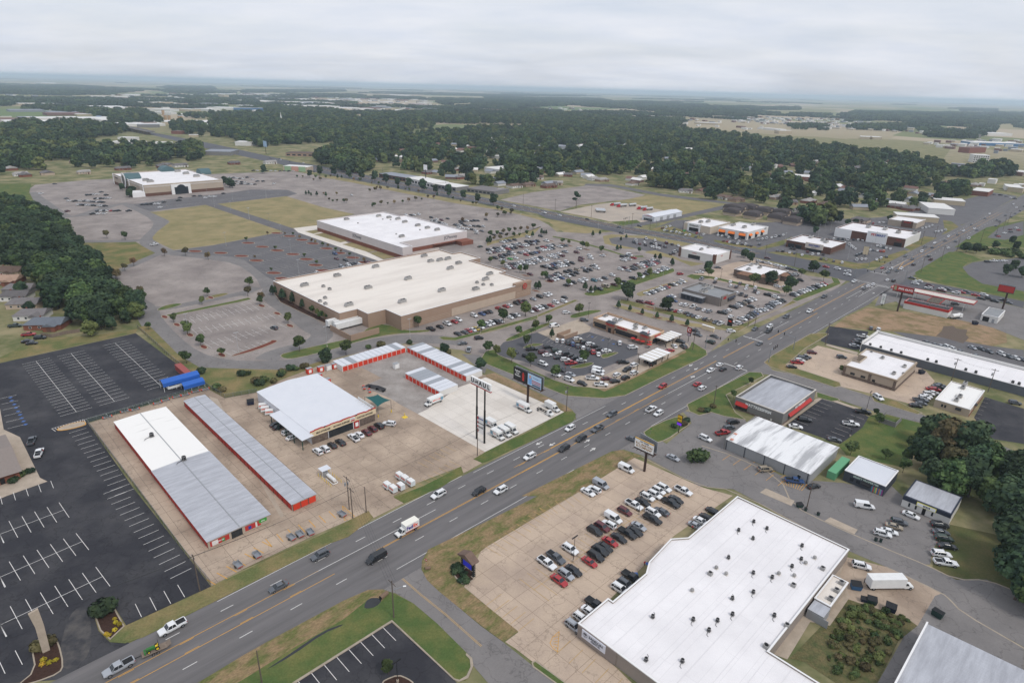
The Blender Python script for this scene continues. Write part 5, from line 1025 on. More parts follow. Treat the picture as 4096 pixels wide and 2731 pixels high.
def car_meshes(t):
 sp = SPEC[t];out = {}
 b = hull(sp);c0,c1,r0,r1,rz,wb_,wr_ = sp['cab'];zb = max(z for _,_,z,_ in sp['st'])-.06
 if 'bed' in sp:
  pass
 for s_ in (-1,1): b.box(c1-.55,c1-.3,s_*(wb_+.05),s_*(wb_+.26),zb+.02,zb+.2) if s_ > 0 else b.box(c1-.55,c1-.3,-(wb_+.26),-(wb_+.05),zb+.02,zb+.2)
 out['body'] = b
 g = MB();B4 = [(c0,-wb_,zb),(c1,-wb_,zb),(c1,wb_,zb),(c0,wb_,zb)];T4 = [(r0,-wr_,rz-.05),(r1,-wr_,rz-.05),(r1,wr_,rz-.05),(r0,wr_,rz-.05)]
 g.hexa(B4,T4);out['window_glass'] = g
 r = MB();r.hexa([(r0-.08,-wr_-.03,rz-.07),(r1+.06,-wr_-.03,rz-.07),(r1+.06,wr_+.03,rz-.07),(r0-.08,wr_+.03,rz-.07)],[(r0+.05,-wr_+.06,rz),(r1-.08,-wr_+.06,rz),(r1-.08,wr_-.06,rz),(r0+.05,wr_-.06,rz)])
 for s_ in (-1,1):
  def pil(xa,xb,w=.045):
   r.tube((xa,s_*(wb_+.005),zb),(xb,s_*(wr_+.005),rz-.05),w,4)
  pil(c0,r0,.075);pil(c1,r1,.05);xm = (c0+c1)/2-.1;pil(xm,(r0+r1)/2-.1,.04)
  if t in 'SV': pil(c0+.85,r0+.75,.07)
  if t == 'V': 
   r.hexa([(c0+.1,s_*(wb_+.004),zb),(xm,s_*(wb_+.004),zb),(xm,s_*(wb_-.05),zb),(c0+.1,s_*(wb_-.05),zb)],[(r0+.05,s_*(wr_+.012),rz-.06),(xm,s_*(wr_+.012),rz-.06),(xm,s_*(wr_-.04),rz-.06),(r0+.05,s_*(wr_-.04),rz-.06)])
 out['roof'] = r
 if t == 'S':
  q = MB()
  for s_ in (-1,1): q.box(r0+.2,r1-.2,s_*wr_*.86-.02,s_*wr_*.86+.02,rz,rz+.06)
  out['roof_rails'] = q
 if 'bed' in sp:
  q = MB();x0,x1 = sp['bed'];z = 1.145;q.box(x0+.08,x1-.02,-.78,.78,z,z+.012);out['bed_floor'] = q
  q = MB();q.box(x0-.02,x0+.1,-.86,.86,z,z+.07);q.box(x0,x1,-.97,-.8,z,z+.07);q.box(x0,x1,.8,.97,z,z+.07);out['bed_rail'] = q
 b = MB();x1 = sp['st'][-1][0];w1 = sp['st'][-1][3];zt = sp['st'][-1][2]
 b.box(x1-.02,x1+.03,-w1*.55,w1*.55,zt-.16,zt-.02);out['grille'] = b
 return out
def lamp_boxes(t):
 sp = SPEC[t];xf,_,zf,wf = sp['st'][-2];xr,_,zr,wr = sp['st'][1]
 return [('headlight',LAMP,(xf-.16,xf+.05,wf*.52,wf*.93,zf-.2,zf-.05)),('tail_light',TAIL,(xr-.1,xr+.06,wr*.66,wr*.99,zr-.26,zr-.02))]
def wheel_mesh(r):
 b = MB();n = 14
 for y0,y1,rr,m in ((-.12,.12,r,0),(-.125,.125,r*.62,1)):
  k = len(b.v)
  for y in (y0,y1): b.v += [(rr*math.cos(2*math.pi*i/n),y,rr*math.sin(2*math.pi*i/n)) for i in range(n)]
  for i in range(n): j = (i+1) % n;b.f.append((k+j,k+i,k+n+i,k+n+j));b.m.append(m)
  b.f.append(tuple(range(k,k+n)));b.m.append(m);b.f.append(tuple(range(k+2*n-1,k+n-1,-1)));b.m.append(m)
 return b
PARTMAT = dict(body=None,roof=None,window_glass=CARGL,roof_rails=TRIM,bed_floor=TRIM,bed_rail=None,grille=TRIM)
CM = {t: car_meshes(t) for t in SPEC}
NEARM,FARM,WHEELM,LAMPM = {},{},{},{}
for t in SPEC:
 w_ = wheel_mesh(SPEC[t]['wr']);WHEELM[t] = w_.mesh('wheel',[TYRE,RIM])
 for pn,b_ in CM[t].items(): NEARM[t,pn] = b_.mesh(pn,[PARTMAT[pn] or PAINT['w']])
 for nm,m_,(x0,x1,y0,y1,z0,z1) in lamp_boxes(t): LAMPM[t,nm,1] = MB().box(x0,x1,y0,y1,z0,z1).mesh(nm,m_);LAMPM[t,nm,-1] = MB().box(x0,x1,-y1,-y0,z0,z1).mesh(nm,m_)
def far_mesh(t,c):
 if (t,c) in FARM: return FARM[t,c]
 b = MB();ms = [PAINT[c],CARGL,TYRE,LAMP,TAIL,TRIM]
 def add(o,m,off=(0,0,0)):
  k = len(b.v);b.v += [(x+off[0],y+off[1],z+off[2]) for x,y,z in o.v];b.f += [tuple(i+k for i in f) for f in o.f];b.m += [m]*len(o.f)
 for pn,o in CM[t].items(): add(o,{None: 0,CARGL: 1,TRIM: 5}[PARTMAT[pn]])
 r = SPEC[t]['wr'];wd = max(s[3] for s in SPEC[t]['st'])
 for x in SPEC[t]['wb']:
  for s_ in (-1,1): add(MB().box(-r*.8,r*.8,-.1,.1,-r,r*.75),2,(x,s_*(wd-.1),r))
 for nm,m_,(x0,x1,y0,y1,z0,z1) in lamp_boxes(t):
  for s_ in (-1,1): add(MB().box(x0,x1,min(s_*y0,s_*y1),max(s_*y0,s_*y1),z0,z1),3 if nm == 'headlight' else 4)
 FARM[t,c] = b.mesh({'C': 'sedan','S': 'suv','P': 'pickup_truck','V': 'van'}[t],ms);return FARM[t,c]
CARN = {'C': ('sedan','sedan','car'),'S': ('suv','SUV','car'),'P': ('pickup_truck','pickup','pickup'),'V': ('van','van','van')}
def paint(o,c):
 o.material_slots[0].link = 'OBJECT';o.material_slots[0].material = PAINT[c]
def near_car(t,c,loc,rz):
 o = put(CARN[t][0],None,None,loc,rz)
 for pn in CM[t]:
  p = put(pn,NEARM[t,pn],o)
  if PARTMAT[pn] is None: paint(p,c)
 wd = max(s[3] for s in SPEC[t]['st'])
 for x in SPEC[t]['wb']:
  for s_ in (-1,1): put('wheel',WHEELM[t],o,(x,s_*(wd-.1),SPEC[t]['wr']))
 for nm in ('headlight','tail_light'):
  for s_ in (-1,1): put(nm,LAMPM[t,nm,s_],o)
 return o
HD = {'s': 45,'-s': 225,'t': 135,'-t': -45}
FARCARS = []
def screen_x(x,y): return x/max(1,y)
def cars(phrase,heading,lst,group=None,z=0.0,jitter=4,near=235,far=560):
 items = []
 for e in lst:
  x,y,code = e[:3];hd = e[3] if len(e) > 3 else HD.get(heading,heading)
  c = code[0];t = code[1] if len(code) > 1 else rnd.choice('CCSSSP' if c in 'wkgs' else 'CCS')
  if len(e) <= 3 and rnd.random() < 0.12 and heading in ('t','-t','s') and group: hd += 180
  items.append((x,y,c,t,math.radians(hd+rnd.uniform(-jitter,jitter)*.4)))
 items.sort(key=lambda i: screen_x(i[0],i[1]))
 look = {}
 for it in items: look.setdefault((it[2],it[3]),[]).append(it)
 for x,y,c,t,rz in items:
  d = math.hypot(x,y)
  if d > far: FARCARS.append((x,y,c,t,rz));continue
  same = look[c,t];base = f'{CNAME[c]} {CARN[t][1]}'
  lab = f'{base} {phrase}' if len(same) == 1 else f'{ordinal(same.index((x, y, c, t, rz))+1)} {base} from the left {phrase}'
  if d < near: o = near_car(t,c,(x,y,z+.05),rz)
  else: o = put(CARN[t][0],far_mesh(t,c),None,(x,y,z+.05),rz)
  k = 1 if t in 'PV' else rnd.uniform(.95,1.05);o.scale = (k*1.03,k*1.03,k*1.03)
  tag(o,lab,CARN[t][2],group or 'vehicles on the roads and drives')
ROADG = 'cars driving on the main road'
cars('on the main road left of the side road','-s',[(-75.9,109,'wP'),(-81.7,98,'sP'),(-56.4,122.4,'gC'),(-49.4,134,'gS')],ROADG)
cars('driving away beside the side road mouth','s',[(-34.4,133.6,'kV')],ROADG)
cars('coming between the delivery truck and the billboards','-s',[(-21.3,162.3,'wS'),(-9,164.4,'kS'),(7.1,185.3,'wS'),(19.2,191.1,'kS'),(25.8,198.1,'kS'),(32.6,205.5,'gP'),(22.4,205.5,'wS'),(39.5,217.2,'gS')],ROADG)
cars('heading away in the lanes beside the strip mall','s',[(-2.3,165.4,'wS'),(55.7,222.2,'wP'),(57.9,218.9,'wS')],ROADG)
cars('leaving the light by the chicken restaurant','-s',[(64.7,243.5,'rS'),(124.8,296.3,'gC'),(139.4,322.1,'wS'),(135.8,314.3,'kS'),(129.9,317.6,'gC')],ROADG)
cars('heading for the light by the chicken restaurant','s',[(80.4,246.7,'rC'),(81.4,242.7,'wS'),(96.4,268.4,'wC'),(96.5,263.4,'kC'),(104.5,265.4,'wS'),(90.3,261.7,'wC')],ROADG)
cars('at the mall drive by the traffic light','-t',[(115.7,313.3,'wS',0),(100,296.6,'nS'),(104.5,304.7,'kC'),(96.3,306.7,'gC'),(96.6,312.2,'kC')],ROADG)
cars('coming down the main road from the far crossroads','-s',[(155,339,'gS'),(173,350,'wP'),(195,380,'gP'),(232,417,'wP')],ROADG)
cars('queuing towards the far crossroads','s',[(230,400,'gC'),(236,406,'wC'),(242,411,'wC'),(258,423,'wC'),(261,421,'kS')],ROADG)
cars('on the main road beyond the far crossroads','-s',[(272,456,'rC'),(277,453,'wS'),(270,444,'gC'),(279,449,'gC'),(286,456,'wC'),(312,487,'gC'),(312,496,'gC'),(335,513,'wS'),(349,532,'gC'),(367,548,'wC'),(383,559,'gC'),(398,578,'wC'),(412,587,'gC'),(430,606,'wS'),(460,640,'gC'),(450,620,'wC'),(447,612,'gC'),(500,678,'gC'),(527,710,'wC'),(539,702,'gC'),(560,716,'gC'),(593,759,'wC'),(609,786,'wC'),(610,770,'kC')],ROADG)
cars('driving away beyond the far crossroads','s',[(302,468,'kS'),(326,486,'mP'),(331,497,'gS'),(354,530,'gC'),(367,529,'wC'),(391,557,'gC'),(412,571,'wP'),(483,637,'gC'),(508,671,'gC'),(506,664,'gC'),(539,693,'gC'),(581,737,'gC')],ROADG)
AVG = 'cars on the cross avenue'
cars('on the dark avenue beyond the mall','-t',[(230,455,'rC'),(236,450,'wS'),(240,443,'wS'),(236,435,'wC'),(195,477,'mC'),(188,504,'eC'),(96,579,'gC'),(116,587,'gS'),(94,554,'gS'),(70,614,'kC'),(44,630,'wC'),(29,641,'wP'),(-2,676,'wC'),(-226,908,'mC'),(-201,892,'kC'),(-186,882,'wC'),(-284,909,'kC'),(-331,1009,'wC'),(-380,1048,'wC'),(-386,1060,'gC'),(-403,1066,'gC'),(-356,1021,'gC')],AVG)
cars('on the avenue past the petrol station','-t',[(273,416,'wS'),(279,422,'wC'),(279,430,'gC'),(276,406,'wS'),(280,411,'mS'),(281,400,'mP'),(284,404,'wC'),(288,405,'gC'),(288,396,'wS'),(293,398,'rC'),(297,400,'gC'),(298,392,'rC'),(304,393,'wS'),(297,385,'kC'),(302,385,'kS'),(302,380,'kS'),(310,383,'kC'),(309,378,'gC')],AVG)
LOTS = 'cars parked on the tan strip mall lot'
cars('parked at the road edge of the tan lot','-t',[(25,165.7,'wC'),(27.1,167.1,'wS'),(29.5,169.8,'sV'),(39.1,179.3,'wV')],LOTS)
cars('in the tan lot row nearest the road','-t',[(35,156.4,'mS'),(38.3,159.6,'wP'),(41.3,161.3,'kC'),(43.2,163.9,'wS'),(45.7,165.2,'wS'),(47.4,167.4,'wS'),(49.4,168.9,'wS'),(31.1,153,'wV'),(29.5,150.1,'wS'),(27.3,148.8,'mS'),(25,147,'kS'),(17.4,139,'wS'),(13.3,135.5,'gP'),(10.8,133.3,'wP')],LOTS)
cars('in the tan lot row nearest the building','-t',[(49.8,161.1,'kP'),(51.8,163,'kC'),(46.1,156.9,'gC'),(43.4,156.1,'wS'),(42.6,153,'kP'),(55.2,167.6,'wP'),(38,149.7,'sC'),(36.5,147.4,'kC'),(34.2,146.3,'kP'),(31.5,144.3,'kC'),(28.8,142.6,'rC'),(27.1,140.3,'kC'),(25.6,138.7,'kS'),(24.1,136.5,'kS'),(22.2,134.3,'rC'),(17.7,130.9,'kC'),(15.6,129.3,'sS'),(13.7,127.2,'rC')],LOTS)
cars('half hidden along the front of the strip mall','-t',[(61.8,157.5,'kC'),(59.1,154.5,'kC'),(56.8,152.8,'wC'),(54.7,150.7,'sC'),(32.6,128.8,'kP'),(30.6,126.5,'gS'),(28.9,124.7,'wS'),(22.2,119.1,'kP'),(20.5,117,'wC'),(18.3,114.8,'wS'),(16.3,112.4,'sS')],LOTS)
BACKG = 'cars by the back street offices'
cars('on the back street behind the billboard','-t',[(56.4,187.1,'sC'),(44.3,198.8,'gC',-40)],BACKG)
cars('on the yard beside the metal building','-t',[(71.2,200.6,'wS'),(85.4,213.5,'kS',20),(82.4,209,'gS',20),(78.9,205.1,'rP',20),(86,181.3,'tS',10),(93.2,174.9,'bP',-10),(98.4,172.3,'kC',20)],BACKG)
cars('on the yard by the white shop','-t',[(109.6,162.4,'wV',-15),(121.7,158.5,'wC'),(116.1,154.9,'gS',-20),(113.5,152.9,'tC',-25),(110.8,150.5,'wC',-25),(108.2,149.3,'wS',-25)],BACKG)
cars('along the lawn edge by the white shop',-10,[(127.5,153.9,'kS'),(125.9,150.8,'gC'),(125,147.9,'nS'),(123.9,144.6,'kC'),(120,141.1,'wS'),(119.1,137.7,'wP')],BACKG)
cars('behind the corner of the strip mall',-20,[(95.2,135.6,'wS')],BACKG)
cars('in the dark lot of the mattress store',-15,[(108.4,211.4,'wC'),(114.2,217,'kS'),(130.9,214.5,'wP'),(140.8,224.9,'kP'),(119,202.4,'gC')],'cars at the mattress store')
cars('at the front of the bank lot',-5,[(129.8,268.2,'kC'),(134.3,273.3,'rP'),(136.7,275.9,'wS'),(139.3,278.6,'gS'),(140.9,280.2,'gP'),(146.9,286.3,'mS'),(159.1,281.4,'gS')],'cars on the bank lot')
cars('in the double row behind the bank',-15,[(154,238.3,'wS',-80),(165.9,231.8,'kC'),(169.4,233.9,'gC'),(170.8,236.8,'gP'),(173.7,239,'wS'),(175.5,240.7,'wC'),(178,243,'wS'),(180.9,244.4,'wC'),(182.5,248.3,'rC'),(183.6,247.9,'rC'),(186.8,250.8,'gC'),(188.6,252.4,'gC')],'cars on the bank lot')
cars('at the end of the long grey building',-10,[(173.1,297.3,'sC'),(176.7,301.6,'kC'),(179.4,304.9,'gC'),(184.2,310.6,'wP'),(195.1,323.5,'gS',60),(198.2,321.8,'wS',60)],'cars by the long grey building')
cars('in the rows behind the long grey building',-80,[(213.9,304.3,'gC'),(216.1,301.1,'gC'),(218.3,299.5,'sC'),(220.7,298.2,'wS'),(222.1,295.8,'wS'),(223.7,293,'gC'),(233.9,299,'sC'),(237.4,297.5,'gC'),(239,294.4,'gC'),(243.3,291.2,'wS'),(244.7,288.6,'gC'),(247,286.7,'wC'),(248.7,285,'gC'),(228,287.7,'gC'),(210.2,236.8,'gS',-20)],'cars by the long grey building')
cars('parked facing the removal showroom','t',[(-65.1,184.9,'wS'),(-63.1,186.6,'wS'),(-61.3,189.2,'kC'),(-59,191.2,'kC'),(-55.2,194.4,'wP'),(-53.7,196.7,'wC'),(-51.5,198.4,'mC'),(-49.9,200.9,'mS'),(-48,203.3,'kS'),(-44.6,205.1,'wS',170)],'cars at the removal showroom')
cars('under the showroom canopy','s',[(-85.4,202.4,'kC'),(-83.7,200.7,'kC'),(-79.2,197.1,'wS'),(-76.6,193.7,'wC')],'cars at the removal showroom')
cars('beside the church',115,[(-163.6,186.6,'gP'),(-155.9,179.2,'wP')],'cars by the church')
cars('parked by the brick ranch house',20,[(-233.5,282,'rP'),(-248.2,293,'nP'),(-228.1,273.8,'kC'),(-224.6,271.7,'kC'),(-225.5,278.5,'kS')],'cars by the houses')
cars('alone on the striped lot or ring road',150,[(-121.3,299.8,'gS'),(-272,467,'wP',60),(-24.1,285.9,'gC',200),(-20.5,278.2,'sP',90),(-16.6,293.4,'kS',20)],'cars on the mall drives')
TF = 'cars in front of the tan store'
cars('along the front wall of the tan store','-t',[(-42.1,304.4,'kP'),(-37.7,308,'kC'),(-34.6,313,'wP'),(-30.9,316.2,'rC'),(-29.2,319.3,'wS'),(-21.3,326.9,'wS'),(-17,330,'bC'),(-15,333,'kC'),(-13,334,'kC'),(-13,334,'kC'),(-8,340,'rC'),(-4,344,'rC'),(-2,346,'wC'),(2,350,'kS'),(4,352,'mS'),(7,354,'kC'),(12,359,'sC'),(16,364,'kS'),(20,367,'wS'),(22,370,'wC')],TF)
cars('along the lawn facing the tan store','-t',[(-27.7,298.7,'kC'),(-24.4,301.2,'gC'),(-22.5,303.5,'rC'),(-20.4,305.1,'wC'),(-18.7,306.6,'yC'),(-16.5,309.1,'wC'),(-15,311.7,'gC'),(-13.2,313.7,'wC'),(-11.2,315.6,'wC'),(-8.8,317,'kS'),(-13,313.1,'wS'),(-11.1,315.5,'wS'),(-8.6,317.4,'kS'),(-6.4,319.1,'wC'),(-1.3,325.7,'wC'),(0.4,327.9,'kS'),(2.4,329.7,'wC'),(10,337,'wC'),(13,339,'mS'),(14,341,'wS'),(16,343,'wS'),(18,345,'kP'),(22,348,'rC'),(25,354,'wS'),(30,356,'wS'),(31,364,'kC')],TF)
CG = 'cars at the chicken restaurant'
cars('in the angled row facing the chicken restaurant',85,[(22.5,293,'wS'),(25.3,292.6,'wS'),(27.8,290.6,'kC'),(30,288.9,'bS'),(32.3,286.3,'gS'),(34.7,284,'wS'),(36.8,281.8,'kS'),(39,279.5,'rS'),(41.3,277.1,'wC'),(53.6,292.1,'wS')],CG)
cars('in the opposite angled row by the chicken restaurant',15,[(33,295.8,'wS'),(33.9,292.8,'tP'),(36.4,291.3,'kS'),(38.7,288.9,'wS'),(40.9,286.5,'kS'),(42.8,283.4,'kC'),(45.6,281.6,'wC'),(59.3,286.6,'wS')],CG)
cars('in the lower angled chicken restaurant rows',15,[(9.8,280.9,'kP'),(17.5,284.1,'kS'),(21.3,279.5,'nS'),(15,277.3,'mS'),(16.8,274.4,'wC'),(23.3,276.8,'wC'),(26.3,275.9,'kS'),(28.5,273.7,'kC'),(22,271.4,'kC'),(24.9,269.3,'wS'),(30.2,271.5,'kC'),(27.3,265.4,'rP'),(32.5,269.1,'wC')],CG)
cars('queuing along the lane behind the black billboard',-38,[(30.4,243.9,'kS'),(25.1,247.7,'wS'),(26.2,253.1,'sC'),(19.8,252.3,'wS'),(22.1,257.9,'kC'),(14.4,263.8,'wS'),(7.2,271.9,'kS'),(1.4,277.3,'kC')],CG)
cars('queuing in the drive-through lanes of the chicken restaurant','s',[(35.4,249.3,'wP',-10),(38.4,243.1,'wP',0),(41.6,249.4,'mC',10),(44.9,247,'kS',20),(46.7,253.7,'wS'),(50.1,250.9,'kS'),(52,259.5,'kS'),(54.7,256.3,'wS'),(56.2,264.8,'wS'),(65.1,267,'kS'),(63.4,269.7,'kS')],CG,z=.12)
cars('by the restaurant lot exit','s',[(39,258.3,'wV',-30),(38.4,255,'wV',-30),(51.6,268.1,'kP',0),(39,324.2,'gS',5),(30,336,'wS',20),(22.3,313.9,'wV',30)],CG)
cars('rounding the right end of the chicken restaurant',135,[(78,299,'wP',-30),(79.7,302.7,'rP',-30),(80.3,289.7,'wC',100),(84.6,289.2,'gS',110),(84.7,295.6,'kS',-30),(76.8,283.7,'rC',20)],CG,z=.12)
HG = 'cars around the grey stone restaurant'
cars('in the row left of the grey stone restaurant','-t',[(83,376,'wC'),(86,378,'gC'),(88,381,'wC'),(90,383,'kC'),(93,386,'wC'),(95,388,'wS'),(97,390,'gC'),(99,392,'rC'),(103,397,'kC'),(105,398,'wC'),(109,402,'sC'),(112,405,'wS'),(96,370,'bC'),(98,372,'wC'),(97,363,'bC'),(76,359,'mP'),(81,357,'rP')],HG)
cars('along the front of the grey stone restaurant','s',[(100,357,'wC'),(102,355,'wS'),(106,353,'wP'),(108,349,'gC'),(111,347,'wC'),(113,345,'sS'),(120,343,'kP',-30),(122,346,'gC'),(125,347,'wS'),(123,337,'wC')],HG)
cars('along the drive below the grey stone restaurant','s',[(94,344,'rC'),(96,343,'wS'),(99,341,'kC'),(100,338,'gC'),(102,336,'gC'),(104,334,'wC'),(107,331,'gS'),(108.9,329.2,'tS'),(111.4,326.8,'gC'),(113.5,324.4,'wP'),(91,346,'kC')],HG)
cars('in the row right of the grey stone restaurant','-t',[(130,354,'kP'),(134,357,'wS'),(136,360,'kS'),(138,361,'tS'),(141,364,'kS'),(142,366,'kC'),(144,368,'wC'),(147,370,'wS'),(141,356,'kC')],HG)
cars('in the row beside the main road verge','-t',[(128,333,'wP'),(131,335,'kC'),(133,337,'sC'),(135,339,'kS'),(137,342,'kS'),(139,344,'bC'),(142,348,'wS'),(145,350,'sC'),(147,351,'wC'),(151,355,'sC'),(153,358,'kP'),(156,362,'sS'),(158,364,'sS'),(160,365,'wC'),(162,367,'kS'),(164,369,'kP'),(163,376,'wS'),(160,380,'kP'),(122.8,326.2,'wS'),(124.4,327.3,'gC')],HG)
cars('between the two restaurants',60,[(141,382,'wS'),(143,380,'gP'),(145,377,'kC'),(142,398,'wS'),(145,396,'gS'),(150,392,'wC'),(154,387,'gS'),(155,384,'wC'),(127,413,'sP'),(134,406,'kC'),(137,414,'wC'),(145,408,'wC'),(150,404,'gS'),(153,399,'wC'),(157,395,'wS'),(130,429,'wP',0),(147,444,'gC',0),(115,424,'rS',20),(194,453,'wS'),(195,450,'wS'),(198,449,'wS')],HG)
cars('in the rows right of the tiled restaurant','-t',[(176,381,'g'),(178,383,'w'),(181,386,'k'),(184,388,'w'),(187,391,'w'),(190,393,'w'),(193,396,'s'),(196,398,'g'),(199,401,'k'),(202,404,'w'),(205,406,'w'),(208,409,'r'),(193,429,'g'),(196,430,'w'),(198,431,'k'),(186,410,'k'),(190,413,'g'),(195,416,'k'),(173,400,'w'),(178,399,'w'),(193,454,'w'),(195,451,'w'),(196,449,'w'),(198,447,'g'),(200,445,'k'),(202,443,'g'),(184,465,'w'),(186,463,'g'),(189,460,'w')],HG)
BG = 'cars on the big store lot'
cars('in the long left row of the store lot','-t',[(-19,469,'w'),(-16,471,'m'),(-14,474,'g'),(-12,476,'s'),(-9,478,'w'),(-5,483,'r'),(-2,485,'g'),(0,488,'k'),(5,492,'m'),(8,495,'w'),(10,497,'w')],BG)
cars('in the farthest left rows of the store lot','-t',[(-20,478,'k'),(-18,480,'w'),(-15,483,'k'),(-13,485,'k'),(-11,487,'w'),(-8,490,'g'),(-6,492,'w'),(-3,494,'w'),(-1,496,'g'),(2,499,'w'),(4,501,'k'),(-10,506,'w'),(-7,509,'s'),(-4,512,'g'),(0,516,'k'),(10,510,'k'),(13,511,'k'),(16,512,'b'),(19,513,'k'),(12,501,'k'),(15,502,'w'),(17,504,'k'),(11,528,'wS'),(22,532,'kS'),(26,515,'wP')],BG)
cars('near the bright green car at the store entrance','-t',[(-10,461,'m'),(-7,463,'k'),(-4,466,'g'),(-1,468,'w'),(-14,454,'k'),(-9,457,'g'),(-3,453,'GC'),(1,456,'wC'),(-9,447,'wS'),(-7,448,'sC'),(-4,474,'kS'),(9,466,'rS')],BG)
cars('in the upper middle store lot row','-t',[(4,472,'gC'),(7,474,'wC'),(10,478,'wS'),(13,469,'kS'),(14,472,'kC'),(16,474,'bC'),(18,476,'mC'),(19,488,'kP'),(23,492,'rP'),(27,496,'sS'),(29,498,'wS'),(31,500,'kS'),(36,495,'wP'),(38,497,'kS'),(41,500,'gC'),(21,482,'wS'),(23,483,'wS'),(26,485,'wC'),(28,487,'sC'),(30,489,'kS')],BG)
cars('in the third row out from the store front','-t',[(-5,432,'wS'),(-3,434,'mC'),(-2,437,'kP'),(0,438,'gP'),(3,440,'wP'),(6,444,'wS'),(10,448,'sS'),(13,452,'wS'),(16,455,'wS'),(20,458,'gS'),(26,464,'wS'),(28,467,'wC'),(30,469,'sC'),(34,473,'wC'),(39,479,'sP'),(48,478,'mS')],BG)
cars('in the fourth row out from the store front','-t',[(-4,427,'wS'),(-1,428,'mC'),(1,430,'sC'),(3,432,'wC'),(5,433,'wC'),(8,435,'kS'),(10,440,'wS'),(13,441,'wC'),(15,443,'gC'),(18,448,'wS'),(22,451,'wC'),(24,453,'wC'),(30,460,'wS'),(32,462,'gC'),(36,466,'mS')],BG)
cars('in the middle row of the big store lot','-t',[(21,433,'kP'),(24,435,'wS'),(26,437,'mC'),(28,439,'bS'),(30,442,'kS'),(33,445,'wS'),(38,449,'wS'),(42,445,'kS'),(26,428,'kS'),(29,431,'kC'),(32,435,'wS'),(34,437,'wC'),(36,438,'wC'),(38,440,'kS')],BG)
cars('scattered right of the store lot centre','-t',[(49,433,'sC'),(56,439,'kC'),(58,441,'wC'),(50,424,'kS'),(53,428,'kS'),(58,433,'wP'),(44,428,'tS'),(39,424,'kS'),(36,421,'kS'),(43,419,'kS'),(40,414,'kS'),(50,460,'mS'),(49,453,'mS'),(57,469,'wS'),(57,461,'wS'),(51,490,'wS'),(67,470,'wS')],BG)
cars('in the store lot row nearest the bullseye corner','-t',[(11,413,'mC'),(23,406,'gC'),(24,408,'kS'),(26,410,'mC'),(28,411,'gS'),(30,413,'wC'),(30,416,'kP'),(36,411,'wP'),(32,406,'bC'),(24,399,'mS'),(26,401,'wC'),(28,403,'wS')],BG)
cars('in the lowest store lot row by the lawn','-t',[(34,390,'kC'),(36,393,'wS'),(39,396,'kS'),(44,399,'wS'),(47,403,'wS'),(53,402,'eS'),(57,404,'wC'),(61,408,'gS'),(67,416,'wS'),(54,383,'kP'),(48,378,'wC'),(59,389,'tV'),(65,394,'mC'),(73,401,'kC'),(69,397,'sC'),(80,410,'kP')],BG)
cars('in the upper right block of the store lot','-t',[(82,468,'kS'),(86,471,'gC'),(88,474,'wV'),(90,466,'rC'),(86,462,'rC'),(85,461,'wP'),(81,458,'wP'),(85,440,'kC'),(88,445,'mC'),(90,447,'wC'),(93,448,'wC'),(94,450,'kS'),(97,453,'gS'),(99,455,'mS'),(102,458,'wS'),(104,461,'wS'),(106,455,'kS')],BG)
cars('in the middle right block of the store lot','-t',[(75,432,'wS'),(78,436,'mP'),(80,429,'sC'),(84,433,'kC'),(86,436,'gC'),(89,438,'tS'),(92,441,'wS'),(94,442,'rC'),(97,445,'gC'),(99,447,'sC'),(101,448,'wS'),(103,451,'rS'),(105,453,'mC')],BG)
cars('in the lower right block of the store lot','-t',[(91,422,'kC'),(93,425,'gS'),(98,426,'wP'),(100,429,'mC'),(102,431,'wS'),(104,433,'gC'),(107,435,'wS'),(109,438,'sC'),(107,439,'wS'),(87,416,'wS'),(86,414,'wC')],BG)
SG = 'cars on the shop lots'
cars('by the white shop with brick piers',90,[(102,527,'wP'),(99,519,'gP'),(101,516,'sC'),(103,514,'mC'),(108,520,'wC'),(107,510,'kS'),(113,516,'kP'),(112,534,'wP'),(118,527,'wS'),(116,513,'wS'),(119,511,'kS'),(111,505,'wC'),(112,503,'wS'),(114,501,'wS'),(116,500,'wC'),(126,519,'mV'),(130,515,'kC'),(134,511,'wC'),(122,505,'gS'),(121,481,'kC'),(124,484,'kC'),(126,489,'wP'),(129,493,'gC')],SG)
cars('on the lot of the home store',60,[(136,581,'mC'),(140,584,'wS'),(145,590,'wC'),(146,577,'gC'),(136,572,'wC'),(138,569,'gC'),(141,567,'wC'),(142,565,'gC'),(145,564,'wS'),(147,560,'wS'),(149,558,'gC'),(151,554,'wC'),(154,553,'wS'),(154,572,'GC'),(158,568,'sC'),(163,563,'rC'),(168,558,'wC'),(158,547,'gC')],SG)
cars('on the lot of the orange-awning store',60,[(180,556,'wC'),(183,554,'wC'),(185,551,'gC'),(187,548,'wS'),(190,546,'kC'),(192,544,'wC'),(195,543,'gC'),(178,533,'mC'),(181,532,'rC'),(182,529,'wC'),(184,528,'gC'),(185,526,'gC'),(187,524,'wC'),(191,533,'wS'),(190,522,'gS'),(193,522,'wS'),(194,519,'gC'),(196,517,'kC'),(205,523,'gS'),(210,540,'s'),(215,544,'w'),(220,548,'w'),(226,552,'w'),(231,556,'w'),(236,560,'k'),(241,564,'w')],SG)
